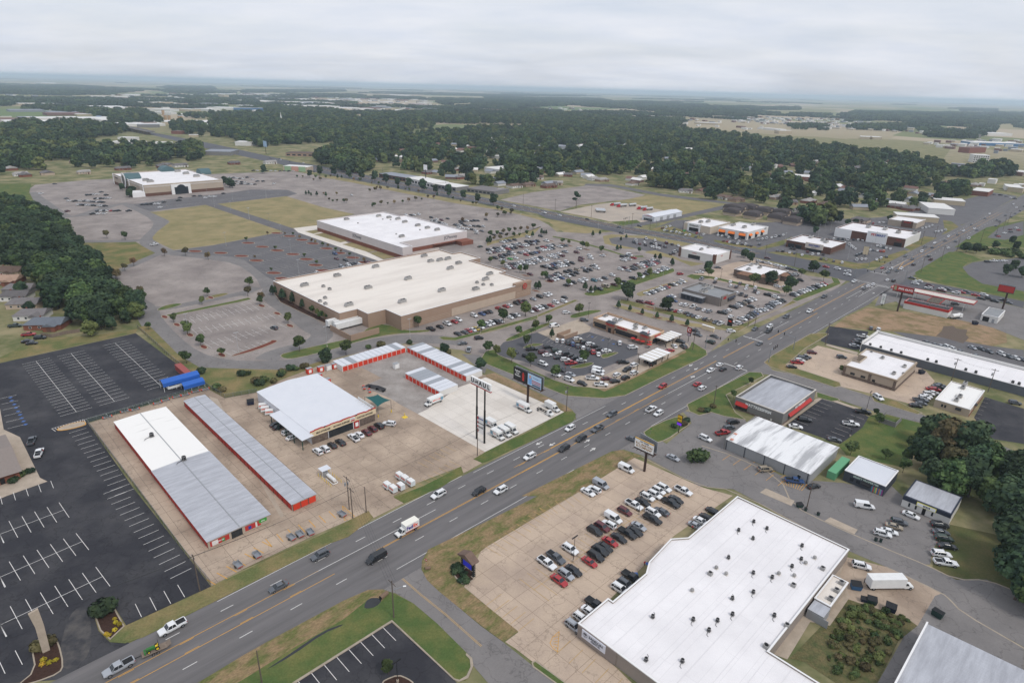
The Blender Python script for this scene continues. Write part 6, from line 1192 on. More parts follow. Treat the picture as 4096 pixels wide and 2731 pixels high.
cars('by the shoe outlet and pet store',60,[(212,502,'gC'),(216,501,'kS'),(220,497,'wC'),(223,495,'gC'),(227,490,'wC'),(236,492,'wS'),(242,495,'wC'),(245,493,'kC'),(237,479,'kC'),(240,477,'tC'),(244,473,'gC'),(248,468,'wS'),(236,501,'mS'),(227,512,'kS'),(229,510,'kS'),(285,533,'w'),(284,527,'w'),(283,522,'w'),(282,516,'w'),(308,531,'w'),(309,528,'w'),(310,525,'g'),(311,523,'w'),(313,520,'w'),(290,515,'k'),(293,514,'w'),(295,513,'g'),(298,512,'w'),(300,511,'r'),(302,510,'o'),(272,494,'g'),(276,498,'g'),(280,501,'g'),(285,504,'k'),(264,478,'w'),(269,480,'w'),(273,482,'w'),(281,481,'w'),(287,486,'w'),(294,491,'g'),(277,553,'k'),(281,553,'w'),(285,553,'g'),(289,553,'k'),(293,552,'w'),(298,552,'k'),(302,552,'w'),(306,552,'w'),(396,615,'w'),(402,619,'w'),(408,624,'w'),(414,629,'w'),(398,597,'w'),(403,601,'w'),(408,604,'w'),(414,608,'w'),(358,634,'r'),(365,636,'w'),(371,639,'w')],SG)
MG = 'cars behind the white store'
cars('behind the white store with brick base','-t',[(-80,601,'kS'),(-74,593,'wC'),(-69,590,'mS'),(-64,598,'kC'),(-77,586,'w'),(-74,583,'k'),(-72,580,'w'),(-69,577,'k'),(-66,574,'w'),(-63,571,'w'),(-51,587,'k'),(-48,588,'k'),(-45,589,'w'),(-41,590,'k'),(-38,591,'k'),(-35,592,'k'),(-49,576,'kP'),(-54,569,'g'),(-50,568,'w'),(-45,568,'k'),(-41,567,'w'),(-37,567,'k'),(-33,566,'k'),(-29,566,'w'),(-50,558,'w'),(-46,556,'w'),(-42,554,'w'),(-38,552,'k'),(-28,599,'kC'),(-34,546,'wS'),(-29,547,'gC'),(-33,537,'wS'),(-18,533,'kC'),(-12,539,'kC'),(-101,611,'kC'),(-98,612,'wC'),(-94,615,'wS'),(-106,612,'wC'),(-27,489,'nC',45)],MG)
cars('on the dark lot left of the big stores','-t',[(-132,454,'bS'),(-127,440,'mC'),(-120,437,'kC'),(-118,419,'sS'),(-115,425,'wC'),(-113,427,'kC'),(-111,429,'gC'),(-108,427,'wC'),(-113,420,'wS'),(-130,403,'wC'),(-104,433,'mC'),(-185,719,'wC'),(-101,729,'wC')],MG)
DG = 'cars around the far beige store'
cars('left of the beige store with arched entrances',60,[(-448,636,'w'),(-442,636,'k'),(-437,637,'w'),(-433,638,'g'),(-430,638,'w'),(-428,637,'w'),(-425,636,'g'),(-422,636,'k'),(-419,636,'w'),(-416,635,'g'),(-413,634,'k'),(-426,617,'w'),(-423,617,'g'),(-420,617,'k'),(-417,616,'w'),(-414,616,'w'),(-411,616,'g'),(-408,616,'k'),(-405,616,'w'),(-402,615,'w'),(-399,615,'k'),(-453,673,'k'),(-451,676,'k'),(-449,678,'w'),(-447,681,'w'),(-431,652,'k'),(-429,653,'w'),(-427,654,'k'),(-425,656,'g'),(-423,657,'s'),(-421,658,'w'),(-460,650,'gC'),(-452,695,'gC'),(-435,676,'kS'),(-386,575,'k'),(-382,577,'w'),(-377,578,'w'),(-390,589,'g'),(-387,590,'w'),(-384,590,'k'),(-382,591,'w'),(-379,592,'r'),(-376,592,'k'),(-373,593,'k'),(-364,594,'kP'),(-503,674,'wS'),(-415,584,'mS'),(-417,563,'kC'),(-535,742,'gC')],DG,far=560)
cars('in front of the beige store with arched entrances',60,[(-370,628,'k'),(-367,629,'g'),(-365,630,'k'),(-362,632,'k'),(-360,633,'w'),(-357,634,'w'),(-346,616,'wC'),(-348,656,'kP'),(-355,673,'kC'),(-357,644,'kC'),(-330,677,'wC'),(-328,684,'wS'),(-324,685,'wC'),(-341,688,'gC'),(-346,685,'kC'),(-324,707,'kC')],DG,far=560)
cars('right of the far beige store',60,[(-362,809,'w'),(-358,806,'k'),(-353,803,'w'),(-348,800,'g'),(-343,797,'w'),(-339,794,'k'),(-334,792,'w'),(-370,831,'w'),(-364,829,'g'),(-359,827,'w'),(-354,825,'k'),(-349,823,'w'),(-341,779,'k'),(-337,779,'w'),(-333,779,'k'),(-329,779,'w'),(-325,779,'g'),(-321,779,'w'),(-317,779,'k'),(-349,836,'k'),(-336,820,'w'),(-324,805,'g'),(-317,806,'k'),(-297,788,'w'),(-368,905,'k'),(-362,905,'w'),(-356,906,'g'),(-350,906,'k'),(-344,907,'w'),(-338,908,'w'),(-332,908,'k'),(-326,909,'g'),(-320,909,'k'),(-314,910,'w')],DG)
cars('in the round park lot beside the lawn',0,[(369,484,'kS'),(376,487,'wP'),(381,488,'sC'),(386,489,'wC'),(272,372,'kS')],'cars in the park lot')
cars('at the right edge beyond the hedge',20,[(449,585,'rC'),(466,601,'wC'),(477,608,'kC'),(497,628,'wS'),(492,618,'rC'),(485,620,'mC'),(451,590,'kC'),(649,863,'k'),(647,852,'g'),(646,842,'w'),(644,832,'k'),(636,872,'k'),(642,867,'g'),(647,863,'k')],'cars at the far shops')
if FARCARS:
 b = MB();cols = list(PAINT);
 for x,y,c,t,rz in FARCARS:
  src = far_mesh(t,c).polygons;me = far_mesh(t,c);k = len(b.v);cs,sn = math.cos(rz),math.sin(rz)
  b.v += [(x+cs*v.co.x-sn*v.co.y,y+sn*v.co.x+cs*v.co.y,v.co.z+.05) for v in me.vertices]
  for p in me.polygons: b.f.append(tuple(k+i for i in p.vertices));b.m.append(cols.index(c) if p.material_index == 0 else len(cols)+min(p.material_index-1,1))
 tag(b.build('distant_cars',[PAINT[c] for c in cols]+[CARGL,TYRE]),'rows of tiny parked cars on the farthest mall lots','cars',kind='stuff')

# ------------------------------------------------------------------ trees
def leaf_mat(name,c1,c2,c3=None):
 m = bpy.data.materials.new(name);m.use_nodes = True;t = m.node_tree;b = t.nodes['Principled BSDF'];L = t.links.new
 b.inputs['Roughness'].default_value = 0.8;b.inputs['Specular IOR Level'].default_value = 0.15
 g = t.nodes.new('ShaderNodeNewGeometry');n = t.nodes.new('ShaderNodeTexNoise');n.inputs['Scale'].default_value = 0.45;n.inputs['Detail'].default_value = 4;L(g.outputs['Position'],n.inputs['Vector'])
 rp = t.nodes.new('ShaderNodeValToRGB');rp.color_ramp.elements[0].position = 0.35;rp.color_ramp.elements[0].color = (*srgb(*c1),1);rp.color_ramp.elements[1].position = 0.68;rp.color_ramp.elements[1].color = (*srgb(*c2),1);L(n.outputs['Fac'],rp.inputs[0])
 oi = t.nodes.new('ShaderNodeObjectInfo');hs = t.nodes.new('ShaderNodeHueSaturation');L(rp.outputs[0],hs.inputs['Color'])
 mr = t.nodes.new('ShaderNodeMapRange');mr.inputs[3].default_value = 0.68;mr.inputs[4].default_value = 1.42;L(oi.outputs['Random'],mr.inputs[0]);L(mr.outputs[0],hs.inputs['Value'])
 m2 = t.nodes.new('ShaderNodeMath');m2.operation = 'MULTIPLY';m2.inputs[1].default_value = 7.31;L(oi.outputs['Random'],m2.inputs[0]);fr = t.nodes.new('ShaderNodeMath');fr.operation = 'FRACT';L(m2.outputs[0],fr.inputs[0])
 mh = t.nodes.new('ShaderNodeMapRange');mh.inputs[3].default_value = 0.488;mh.inputs[4].default_value = 0.525;L(fr.outputs[0],mh.inputs[0]);L(mh.outputs[0],hs.inputs['Hue'])
 L(hs.outputs[0],b.inputs['Base Color']);MATS[name] = m;return m
LEAF = leaf_mat('leaves',(46,62,38),(92,106,64));LEAFY = leaf_mat('yellowing_leaves',(76,86,50),(100,106,62));LEAFB = leaf_mat('browning_leaves',(78,74,52),(102,92,64))
LEAFD = leaf_mat('dark_leaves',(38,54,42),(70,86,58));BARK = mat('bark',srgb(84,74,66),0.95,fine=0.2);BARE = leaf_mat('thin_leaves',(104,84,64),(122,104,74))
def crown_mesh(seed,lobes,n,leaf,m,name='crown'):
 """leaf clumps spread over and inside overlapping lobes: (x, y, z, rx, rz) each"""
 r = random.Random(seed);b = MB();tot = sum(l[3]**2 for l in lobes)
 for (x,y,z,rx,rz) in lobes:
  for _ in range(int(n*rx*rx/tot)):
   u,a = r.uniform(-0.75,1),r.uniform(0,2*math.pi);q = math.sqrt(1-u*u);k = r.uniform(0.62,1.06)
   d = Vector((q*math.cos(a),q*math.sin(a),u));c = Vector((x+d.x*rx*k,y+d.y*rx*k,z+d.z*rz*k))
   nrm = (d+Vector((r.uniform(-1,1),r.uniform(-1,1),r.uniform(-.3,1)))*.7).normalized();t1 = nrm.orthogonal().normalized();t2 = nrm.cross(t1)
   s = leaf*r.uniform(.55,1.3);w = r.uniform(0,6.3);e1 = t1*math.cos(w)+t2*math.sin(w);e2 = nrm.cross(e1)
   b.face([c-e1*s*.9-e2*s*.3,c+e2*s*-.75+e1*s*.2,c+e1*s,c+e2*s*.7+e1*s*.1,c-e1*s*.5+e2*s*.6])
 return b.mesh(name,m)
def lobes_for(seed,h,w,n=9,base=.3):
 r = random.Random(seed);out = [(0,0,h*.62,w*.33,h*.27)]
 for i in range(n):
  a = 2*math.pi*i/n*1.6+r.uniform(-.4,.4);f = r.uniform(.25,.62);z = h*r.uniform(base+.12,.82);k = 1-.45*abs(z/h-.55)
  out.append((math.cos(a)*w*.5*f*k,math.sin(a)*w*.5*f*k,z,w*r.uniform(.17,.27),h*r.uniform(.11,.18)))
 return out
def trunk_mesh(seed,h,r0,n=5,spread=.25,to=.6):
 r = random.Random(seed);b = MB();p = Vector((0,0,-.3));k = 4
 for i in range(k):
  q = Vector((r.uniform(-.2,.2),r.uniform(-.2,.2),h*to*(i+1)/k));b.tube(p,q,r0*(1-.18*i),7,0,r0*(1-.18*(i+1)));p = q
 for i in range(n):
  a = r.uniform(0,6.3);z = h*r.uniform(.28,to*.9);b.tube((0,0,z),(math.cos(a)*h*spread,math.sin(a)*h*spread,z+h*.2),r0*.42,5,0,r0*.12)
 return b.mesh('trunk',BARK)
PROTO = {}
def proto(key,h,w,n,leaf,m,r0,seed,lob=None,base=.3):
 PROTO[key] = (crown_mesh(seed,lob or lobes_for(seed,h,w,base=base),n,leaf,m),trunk_mesh(seed,h,r0),h)
for i in range(5): proto(('big',i),15,13,2600,.75,[LEAFD,LEAFD,LEAF,LEAFD,LEAFD][i],.38,100+i,lob=lobes_for(100+i,15,13,14,.1))
proto(('bigy',0),13,11,2200,.7,LEAFY,.3,131,lob=lobes_for(131,13,11,12,.1));proto(('bigb',0),14,12,2300,.7,LEAFB,.34,141,lob=lobes_for(141,14,12,12,.15))
for i in range(3): proto(('lot',i),7.5,5.2,900,.42,[LEAF,LEAF,LEAFY][i],.13,200+i,base=.32)
for i in range(2): proto(('round',i),13,9,1300,.7,LEAFD,.25,230+i,lob=lobes_for(230+i,13,9,12,.12))
proto(('cone',0),4.0,2.4,420,.26,LEAFD,.1,250,lob=[(0,0,1.7,1.05,1.0),(0,0,2.5,.8,.8),(0,0,3.2,.5,.7)])
proto(('small',0),4.5,3.2,420,.32,LEAF,.09,260);proto(('small',1),4.2,3.0,300,.3,BARE,.09,261);proto(('small',2),4.3,3.3,400,.32,LEAFB,.09,262)
proto(('pine',0),15,8,700,.7,LEAFD,.3,270,lob=[(1.5,0,13,2.2,1.3),(-2,1,11,2.4,1.0),(2,-1.5,9,2.2,.8),(-1,-1,14,1.6,1.0)])
proto(('shrub',0),1.6,2.2,260,.26,LEAFD,.05,280,lob=[(0,0,.7,1.0,.7),(.5,.3,.8,.7,.6),(-.5,-.2,.7,.7,.6)])
proto(('shrub',1),2.2,3.2,320,.32,LEAF,.05,281,lob=[(0,0,.9,1.3,.9),(.9,.3,.8,.9,.7),(-.8,-.4,.9,1.0,.8)]);proto(('shrub',2),1.8,2.6,300,.3,LEAFB,.05,282,lob=[(0,0,.8,1.2,.8),(.6,-.3,.7,.8,.7)])
TREENAME = dict(big=('tree','tree'),bigy=('tree','tree'),bigb=('tree','tree'),lot=('tree','tree'),round=('tree','tree'),cone=('topiary_tree','tree'),small=('small_tree','tree'),pine=('pine_tree','tree'),shrub=('shrub','shrub'))
def plant(key,p,label,h=None,group=None,k=1.0):
 cm,tm,H0 = PROTO[key];s = (h/H0 if h else 1.0)*k;nm,cat = TREENAME[key[0]]
 o = thing(nm,label,cat,(p[0],p[1],0.02),rnd.uniform(0,6.28),group);o.scale = (s*rnd.uniform(.93,1.07),s*rnd.uniform(.93,1.07),s)
 put('crown',cm,o);put('trunk',tm,o);return o
def grove(kinds,lst,look,phrase,h,group,hv=.2,order='left'):
 """a set of like plants; each label counts its place from the left of the picture"""
 lst = sorted(lst,key=lambda p: p[0]/p[1])
 for i,p in enumerate(lst):
  plant(kinds[i % len(kinds)] if len(kinds) < 4 else rnd.choice(kinds),p,f'{look} {phrase}' if len(lst) == 1 else f'{ordinal(i+1)} {look} from the left {phrase}',h*rnd.uniform(1-hv,1+hv),group)
BIG = [('big',i) for i in range(5)]
def fill(poly,step,seed,jit=.45):
 r = random.Random(seed);xs = [p[0] for p in poly];ys = [p[1] for p in poly];out = [];y = min(ys)
 while y < max(ys):
  x = min(xs)
  while x < max(xs):
   q = (x+r.uniform(-jit,jit)*step,y+r.uniform(-jit,jit)*step)
   if inside(q,poly): out.append(q)
   x += step
  y += step
 return out
def inside(q,poly):
 c = False;n = len(poly);j = n-1
 for i in range(n):
  (xi,yi),(xj,yj) = poly[i],poly[j]
  if (yi > q[1]) != (yj > q[1]) and q[0] < (xj-xi)*(q[1]-yi)/(yj-yi)+xi: c = not c
  j = i
 return c
wood = fill([(-210.2,289.9),(-201.9,290.5),(-192,302),(-197,317),(-220,339),(-245,368),(-272,397),(-312,440),(-346,480),(-393,532),(-431,566),(-465,587),(-497,609),(-509,580),(-417,467),(-344,408),(-295,369),(-260,340),(-250,323),(-226,305)],9.0,5)
grove(BIG,wood,'leafy tree','in the wood by the ring road',14.5,'trees of the wood on the left')
grove([('bigy',0)],[(-196,309),(-202,317),(-204.3,283.5),(-284,362),(-272,351),(-283,370)],'yellowish tree','at the edge of the left wood',10,'yellowing trees on the left')
grove([('big',1),('big',3)],[(-199.3,292.4),(-198,302),(-230,308),(-249,319),(-281,343),(-253,310)],'round green tree','between the houses and the church lot',9,'garden trees by the houses')
grove([('bigb',0),('bigb',0),('big',3)],[(155.1,196.6),(160.9,193.4),(146.6,179.9)],'rust-tinged tree','in the grove by the white shop',13,'big trees on the right')
grove(BIG,[(153.4,201.8),(141.1,185.8),(140.8,170.9),(155.2,181.1),(160.5,177.6),(169.8,181.8),(146.3,169.7),(149.2,163.2),(158.8,166.9),(149.6,158.5),(145.9,148.4),(137.8,138.5),(135.3,132.1),(129.1,125.5),(130.2,121.3),(162.5,171.9),(136.9,174.2),(163,186.9)],'dense dark tree','in the grove by the white shop',13.5,'big trees on the right')
grove([('lot',0),('lot',1)],[(120.2,192.8),(142.2,215.4),(144.4,198.2),(131,190.2),(137.7,188.9),(132.8,182.5)],'garden tree','on the lawn behind the mattress store',5.5,'small trees behind the mattress store')
grove([('shrub',1)],[(64.9,186.9)],'wide dark bushy tree','on a mulch island by the back street',5.2,None)
grove([('lot',0),('lot',1)],[(-144,254.6),(-99.2,271.3),(-76.7,269.1),(-49,308)],'green tree','around the ring road lawns',8,'ring road trees')
grove([('lot',0),('lot',1),('lot',2)],[(-175,305),(-161.6,291.8),(-146.8,274.8),(-132.3,263.8),(-142,336),(-117,308),(-160,288.5),(-182,293.8),(-174,334)],'lot tree','on a mulch bed of the striped lot',6,'trees of the striped lot')
grove([('small',0),('small',1),('small',2)],[(-338,477),(-318,484),(-302,481),(-253,396),(-254,408),(-249,379),(-246,376),(-215,346),(-209,337),(-178,349),(-161,368),(-144,343),(-248,436),(-234,438),(-214,429),(-155,351),(-407,547)],'young tree','on the faded mall lots',6.5,'young trees of the mall lots')
grove([('round',0),('round',1)],[(-344,881),(-274,856),(-267,877),(-247,875),(-222,857),(-203,846),(-184,838),(-165,818),(-148,800),(-131,787),(-111,765),(-94,749),(-77,733),(-59,714),(-42,696),(-24,679)],'dark round tree','in the avenue row behind the mall',13,'row of round trees along the avenue')
grove([('small',0),('small',2),('small',1)],[(-288,847),(-281,849),(-259,823),(-263,846),(-251,849),(-210,833),(-201,829),(-251,825),(-248,862),(-182,810),(-172,806),(-167,770),(-161,761),(-154,769),(-170,745),(-165,751),(-132,766),(-127,762),(-114,750),(-98,712),(-91,709),(-103,699),(-109,694),(-115,685),(-120,676),(-128,671),(-134,666),(-140,661),(-145,653),(-181,670),(-178,670),(-193,672),(-189,673),(-199,679),(-216,718),(-201,717),(-60,693),(-70,708),(-46,680),(-42,677),(-18,650),(-14,648),(-11,624),(-5,628),(-17,614),(-28,609),(-49,585),(11,556),(16,565)],'little ball-headed tree','among the empty far lots',4.6,'small lot trees of the far lots',hv=.3)
grove([('cone',0)],[(-235,715),(-232,716),(-227,708),(-221,709),(-147,652),(-142,774),(-236,852),(-231,853),(-210,706),(-90,731),(-22,502)],'clipped evergreen','on the empty far lots',5.0,'clipped evergreens of the far lots')
grove([('small',0),('small',2)],[(-21,526),(-17,512),(-15,531),(-10,538),(-5,542),(0,548),(5,552),(11,558),(17,565),(-1,527),(4,530),(10,537),(-12,514),(-7,525),(-18,653),(-14,650),(-17,620),(-10,626),(-4,632)],'crepe myrtle','between the ring road and the big store lot',5.2,'small trees beside the big store lot',hv=.25)
grove([('cone',0)],[(-20,502),(-20,507),(23,542),(25,542),(27,542),(15,530),(67,539),(74,546),(81,492),(81,490),(84,493),(14,381),(16,381),(16,382),(45,381),(48,376),(51,379),(106,466),(109,463),(115,449),(115,447),(89,524),(95,534),(61,347),(67,343),(73,337),(80,331),(87,326),(94,320),(20.1,298.4)],'clipped conical evergreen','along the store drives',5.0,'clipped evergreens along the drives')
grove([('lot',0),('lot',2),('lot',1)],[(44,505),(54,493),(57,491),(67,480),(-17,441),(-8,432),(4,417),(8,417),(19,406),(21,403),(35,388),(67,390),(39,509),(92,416),(84,409),(97,483),(67,394)],'lot tree','among the cars of the big store lot',6.2,'trees of the big store lot')
grove([('lot',1),('lot',0),('lot',2)],[(-5,317),(7,329),(3.3,298.5),(12,307),(19,316),(37,333),(7,285),(-11.2,275.7),(-6.8,272.1),(0.2,265.2),(8.8,262.1),(19.1,248.8),(33.4,265.9),(-16,304),(-5,319),(7,330)],'street tree','around the chicken restaurant lot',8,'trees around the chicken restaurant')
grove([('big',1),('big',0)],[(69,363),(88,345)],'dense dark tree','beside the drive of the grey stone restaurant',10,None)
grove([('big',1),('lot',0)],[(137,435),(133,418),(177,478),(177,464),(158,401),(214,440),(211,417),(178,392),(199,425),(171,380),(170,405),(178,479)],'garden tree','around the tiled restaurant',9,'trees around the tiled restaurant')
grove([('pine',0)],[(64,674)],'lone flat-topped pine','on the empty lot across the avenue',17,None)
grove([('small',0),('small',1)],[(-211,488),(-184,436),(-203,512),(-189,513),(-182,512),(-173,501),(-160,490),(-156,486),(-148,478),(-143,475),(-134,464),(-129,460),(-120,450),(-106,434),(-137,425),(-151,443),(-179,463),(-161,405)],'sapling','on a mulch bed of the dark lot',3.2,'saplings of the dark lot')
grove([('cone',0)],[(-142,355),(-140,356),(-125,340),(-117,332),(-133,346),(-131,348)],'slim evergreen','against the left wall of the tan store',7,'evergreens against the tan store')
grove([('lot',0),('lot',2)],[(-109,324),(-105,320),(-101,317),(-98,315),(-102,315)],'round bush-like tree','in the corner bed of the tan store',5.5,'corner planting of the tan store')
grove([('big',1)],[(-438,711),(-406,669),(-412,685),(-337,754),(-350,772),(-332,750)],'dense tree','close to the far beige store',10,'trees by the far beige store')
grove([('shrub',0),('shrub',1),('shrub',2)],[(-133.1,245.4),(-115.1,244),(-98.7,246.9),(-120,231),(-104.1,235.5),(-99.3,238.2),(-96.3,251),(-116.8,228.9),(-106.7,237.7),(-104.1,239.1),(-98.6,244.4),(-94.6,251.1),(-91,253.4),(-83.7,260),(-113.2,244.7),(-98.5,245.7),(-68.5,278),(-63.1,280.8),(-49.9,284.9),(-32.9,279.8),(-29.9,273.8)],'bush','along the bank between ring road and storage yard',2.6,'bushes on the bank')
grove([('big',1)],[(-31.5,272.2),(-13.6,256.4),(-83.7,260)],'dark round tree','behind the white storage rows',6.5,'trees behind the storage rows')
grove([('shrub',0)],[(-13.4,130.8),(-12.5,131.7),(-11.7,129.9),(-13.3,129.4),(-10.8,128.6),(-10.5,127.5),(-9.9,126.2),(-11.4,126.4),(-12.3,130.8)],'clipped box ball','in the bed under the screen sign',1.5,'box balls under the screen sign')
grove([('shrub',0)],[(-94.1,113.1)],'big dark shrub','at the church lot entrance',4.4,None)
grove([('shrub',2)],[(-101.7,103.5),(-102.1,102.5),(-100.6,103.9)],'olive hedge bush','round the foot of the church sign',2.2,'hedge round the church sign')
FLOW = leaf_mat('yellow_flowers',(140,120,40),(178,150,50));proto(('shrub',3),.7,1.0,90,.16,FLOW,.03,283,lob=[(0,0,.3,.5,.35)])
grove([('shrub',3)],[(-90.6,111.4),(-89.7,110.3),(-88.5,109.8),(-89.9,107),(-89.1,106.7),(-88.7,108.2),(-99,99.7),(-97.3,99.1),(-96.4,99.8),(-98.5,98.6)],'yellow flowering plant','in the church entrance beds',.8,'flowers in the church beds')
grove([('shrub',0),('shrub',1)],[(-151.5,168.9),(-152.8,167.1),(-153,163.7)],'round clipped shrub','at the church wall',2.0,'shrubs at the church wall')
grove([('shrub',0),('shrub',2)],[(61.8,209.1),(81.3,226.3),(75.8,222.8),(77.7,222.4),(66.1,211.2),(67.7,213.7)],'roadside bush','near the yellow sign',2.0,'bushes near the yellow sign')
grove([('lot',1)],[(-24.4,98.6),(92,234.6),(103.9,248.4),(150.7,263.7),(144.5,222.5)],'small tree','on a lawn beside the road',4.2,'small roadside trees')
proto(('shrub',4),1.8,3,260,.3,LEAFY,.05,284,lob=[(0,0,.7,1.3,.7),(.9,.5,.6,.9,.5)])
yard = fill([(87.3,122.7),(93,121.7),(98.2,117.9),(92.5,112.5),(81.9,101.9),(73.2,99.8),(71.7,104.9),(76.1,111.9)],1.7,9)
grove([('shrub',1),('shrub',2),('shrub',4)],yard[:260],'scrubby bush','in the overgrown yard',1.1,'scrub of the overgrown yard',hv=.6)
grove([('shrub',1)],fill([(379,531),(391,541),(420,513),(406,496),(387,518)],7,3),'hedge bush','in the long hedge behind the round lawn',5,'hedge behind the lawn')
grove([('big',1)],[(374,517),(381,515),(440,556),(410,534),(426,532),(373,462),(364,441),(357,447),(332,618),(324,617),(275,577),(383,650)],'dark tree','around the round park lawn',8,'trees around the park lawn')

# ------------------------------------------------------------------ town and woods towards the horizon
def far_block(label,p,q,depth,h,wallm,roofm,cat='warehouse',name='warehouse',win=0,ridge=0.0,group='distant buildings'):
 """a far building: front edge from P to Q, DEPTH metres back; windows as parts where they show"""
 L = dist(p,q);a = ang(p,q);o = thing(name,label,cat,(*lerp(p,q,.5),0),a,group)
 MB().box(-L/2,L/2,0,depth,0,h).build('wall',wallm,o)
 b = MB();e = .4
 if ridge:
  b.face([(-L/2-e,-e,h),(L/2+e,-e,h),(L/2+e,depth/2,h+ridge),(-L/2-e,depth/2,h+ridge)]);b.face([(L/2+e,depth+e,h),(-L/2-e,depth+e,h),(-L/2-e,depth/2,h+ridge),(L/2+e,depth/2,h+ridge)])
  for x in (-L/2,L/2): b.face([(x,0,h),(x,depth,h),(x,depth/2,h+ridge)])
 else: b.box(-L/2-.2,L/2+.2,-.2,depth+.2,h,h+.35)
 b.build('roof',roofm,o)
 for i in range(win):
  x = -L/2+L*(i+.5)/win;MB().box(x-L/win*.3,x+L/win*.3,-.15,.05,h*.25,h*.7).build('window',GLASS,o)
 return o
BLUEM = mat('blue_metal',srgb(70,110,150),0.6);TANM = mat('tan_metal',srgb(178,164,140),0.7);GREYR = mat('grey_roof',srgb(136,140,148),0.7);REDB = mat('red_brown_roof',srgb(120,92,84),0.9);FWHITE = mat('far_white',srgb(216,214,210),0.7)
W_,G_,B_,T2,R_ = (WHITEW,FWHITE),(GREYW,GREYR),(BLUEM,GREYR),(TANM,FWHITE),(BRICK,REDB)
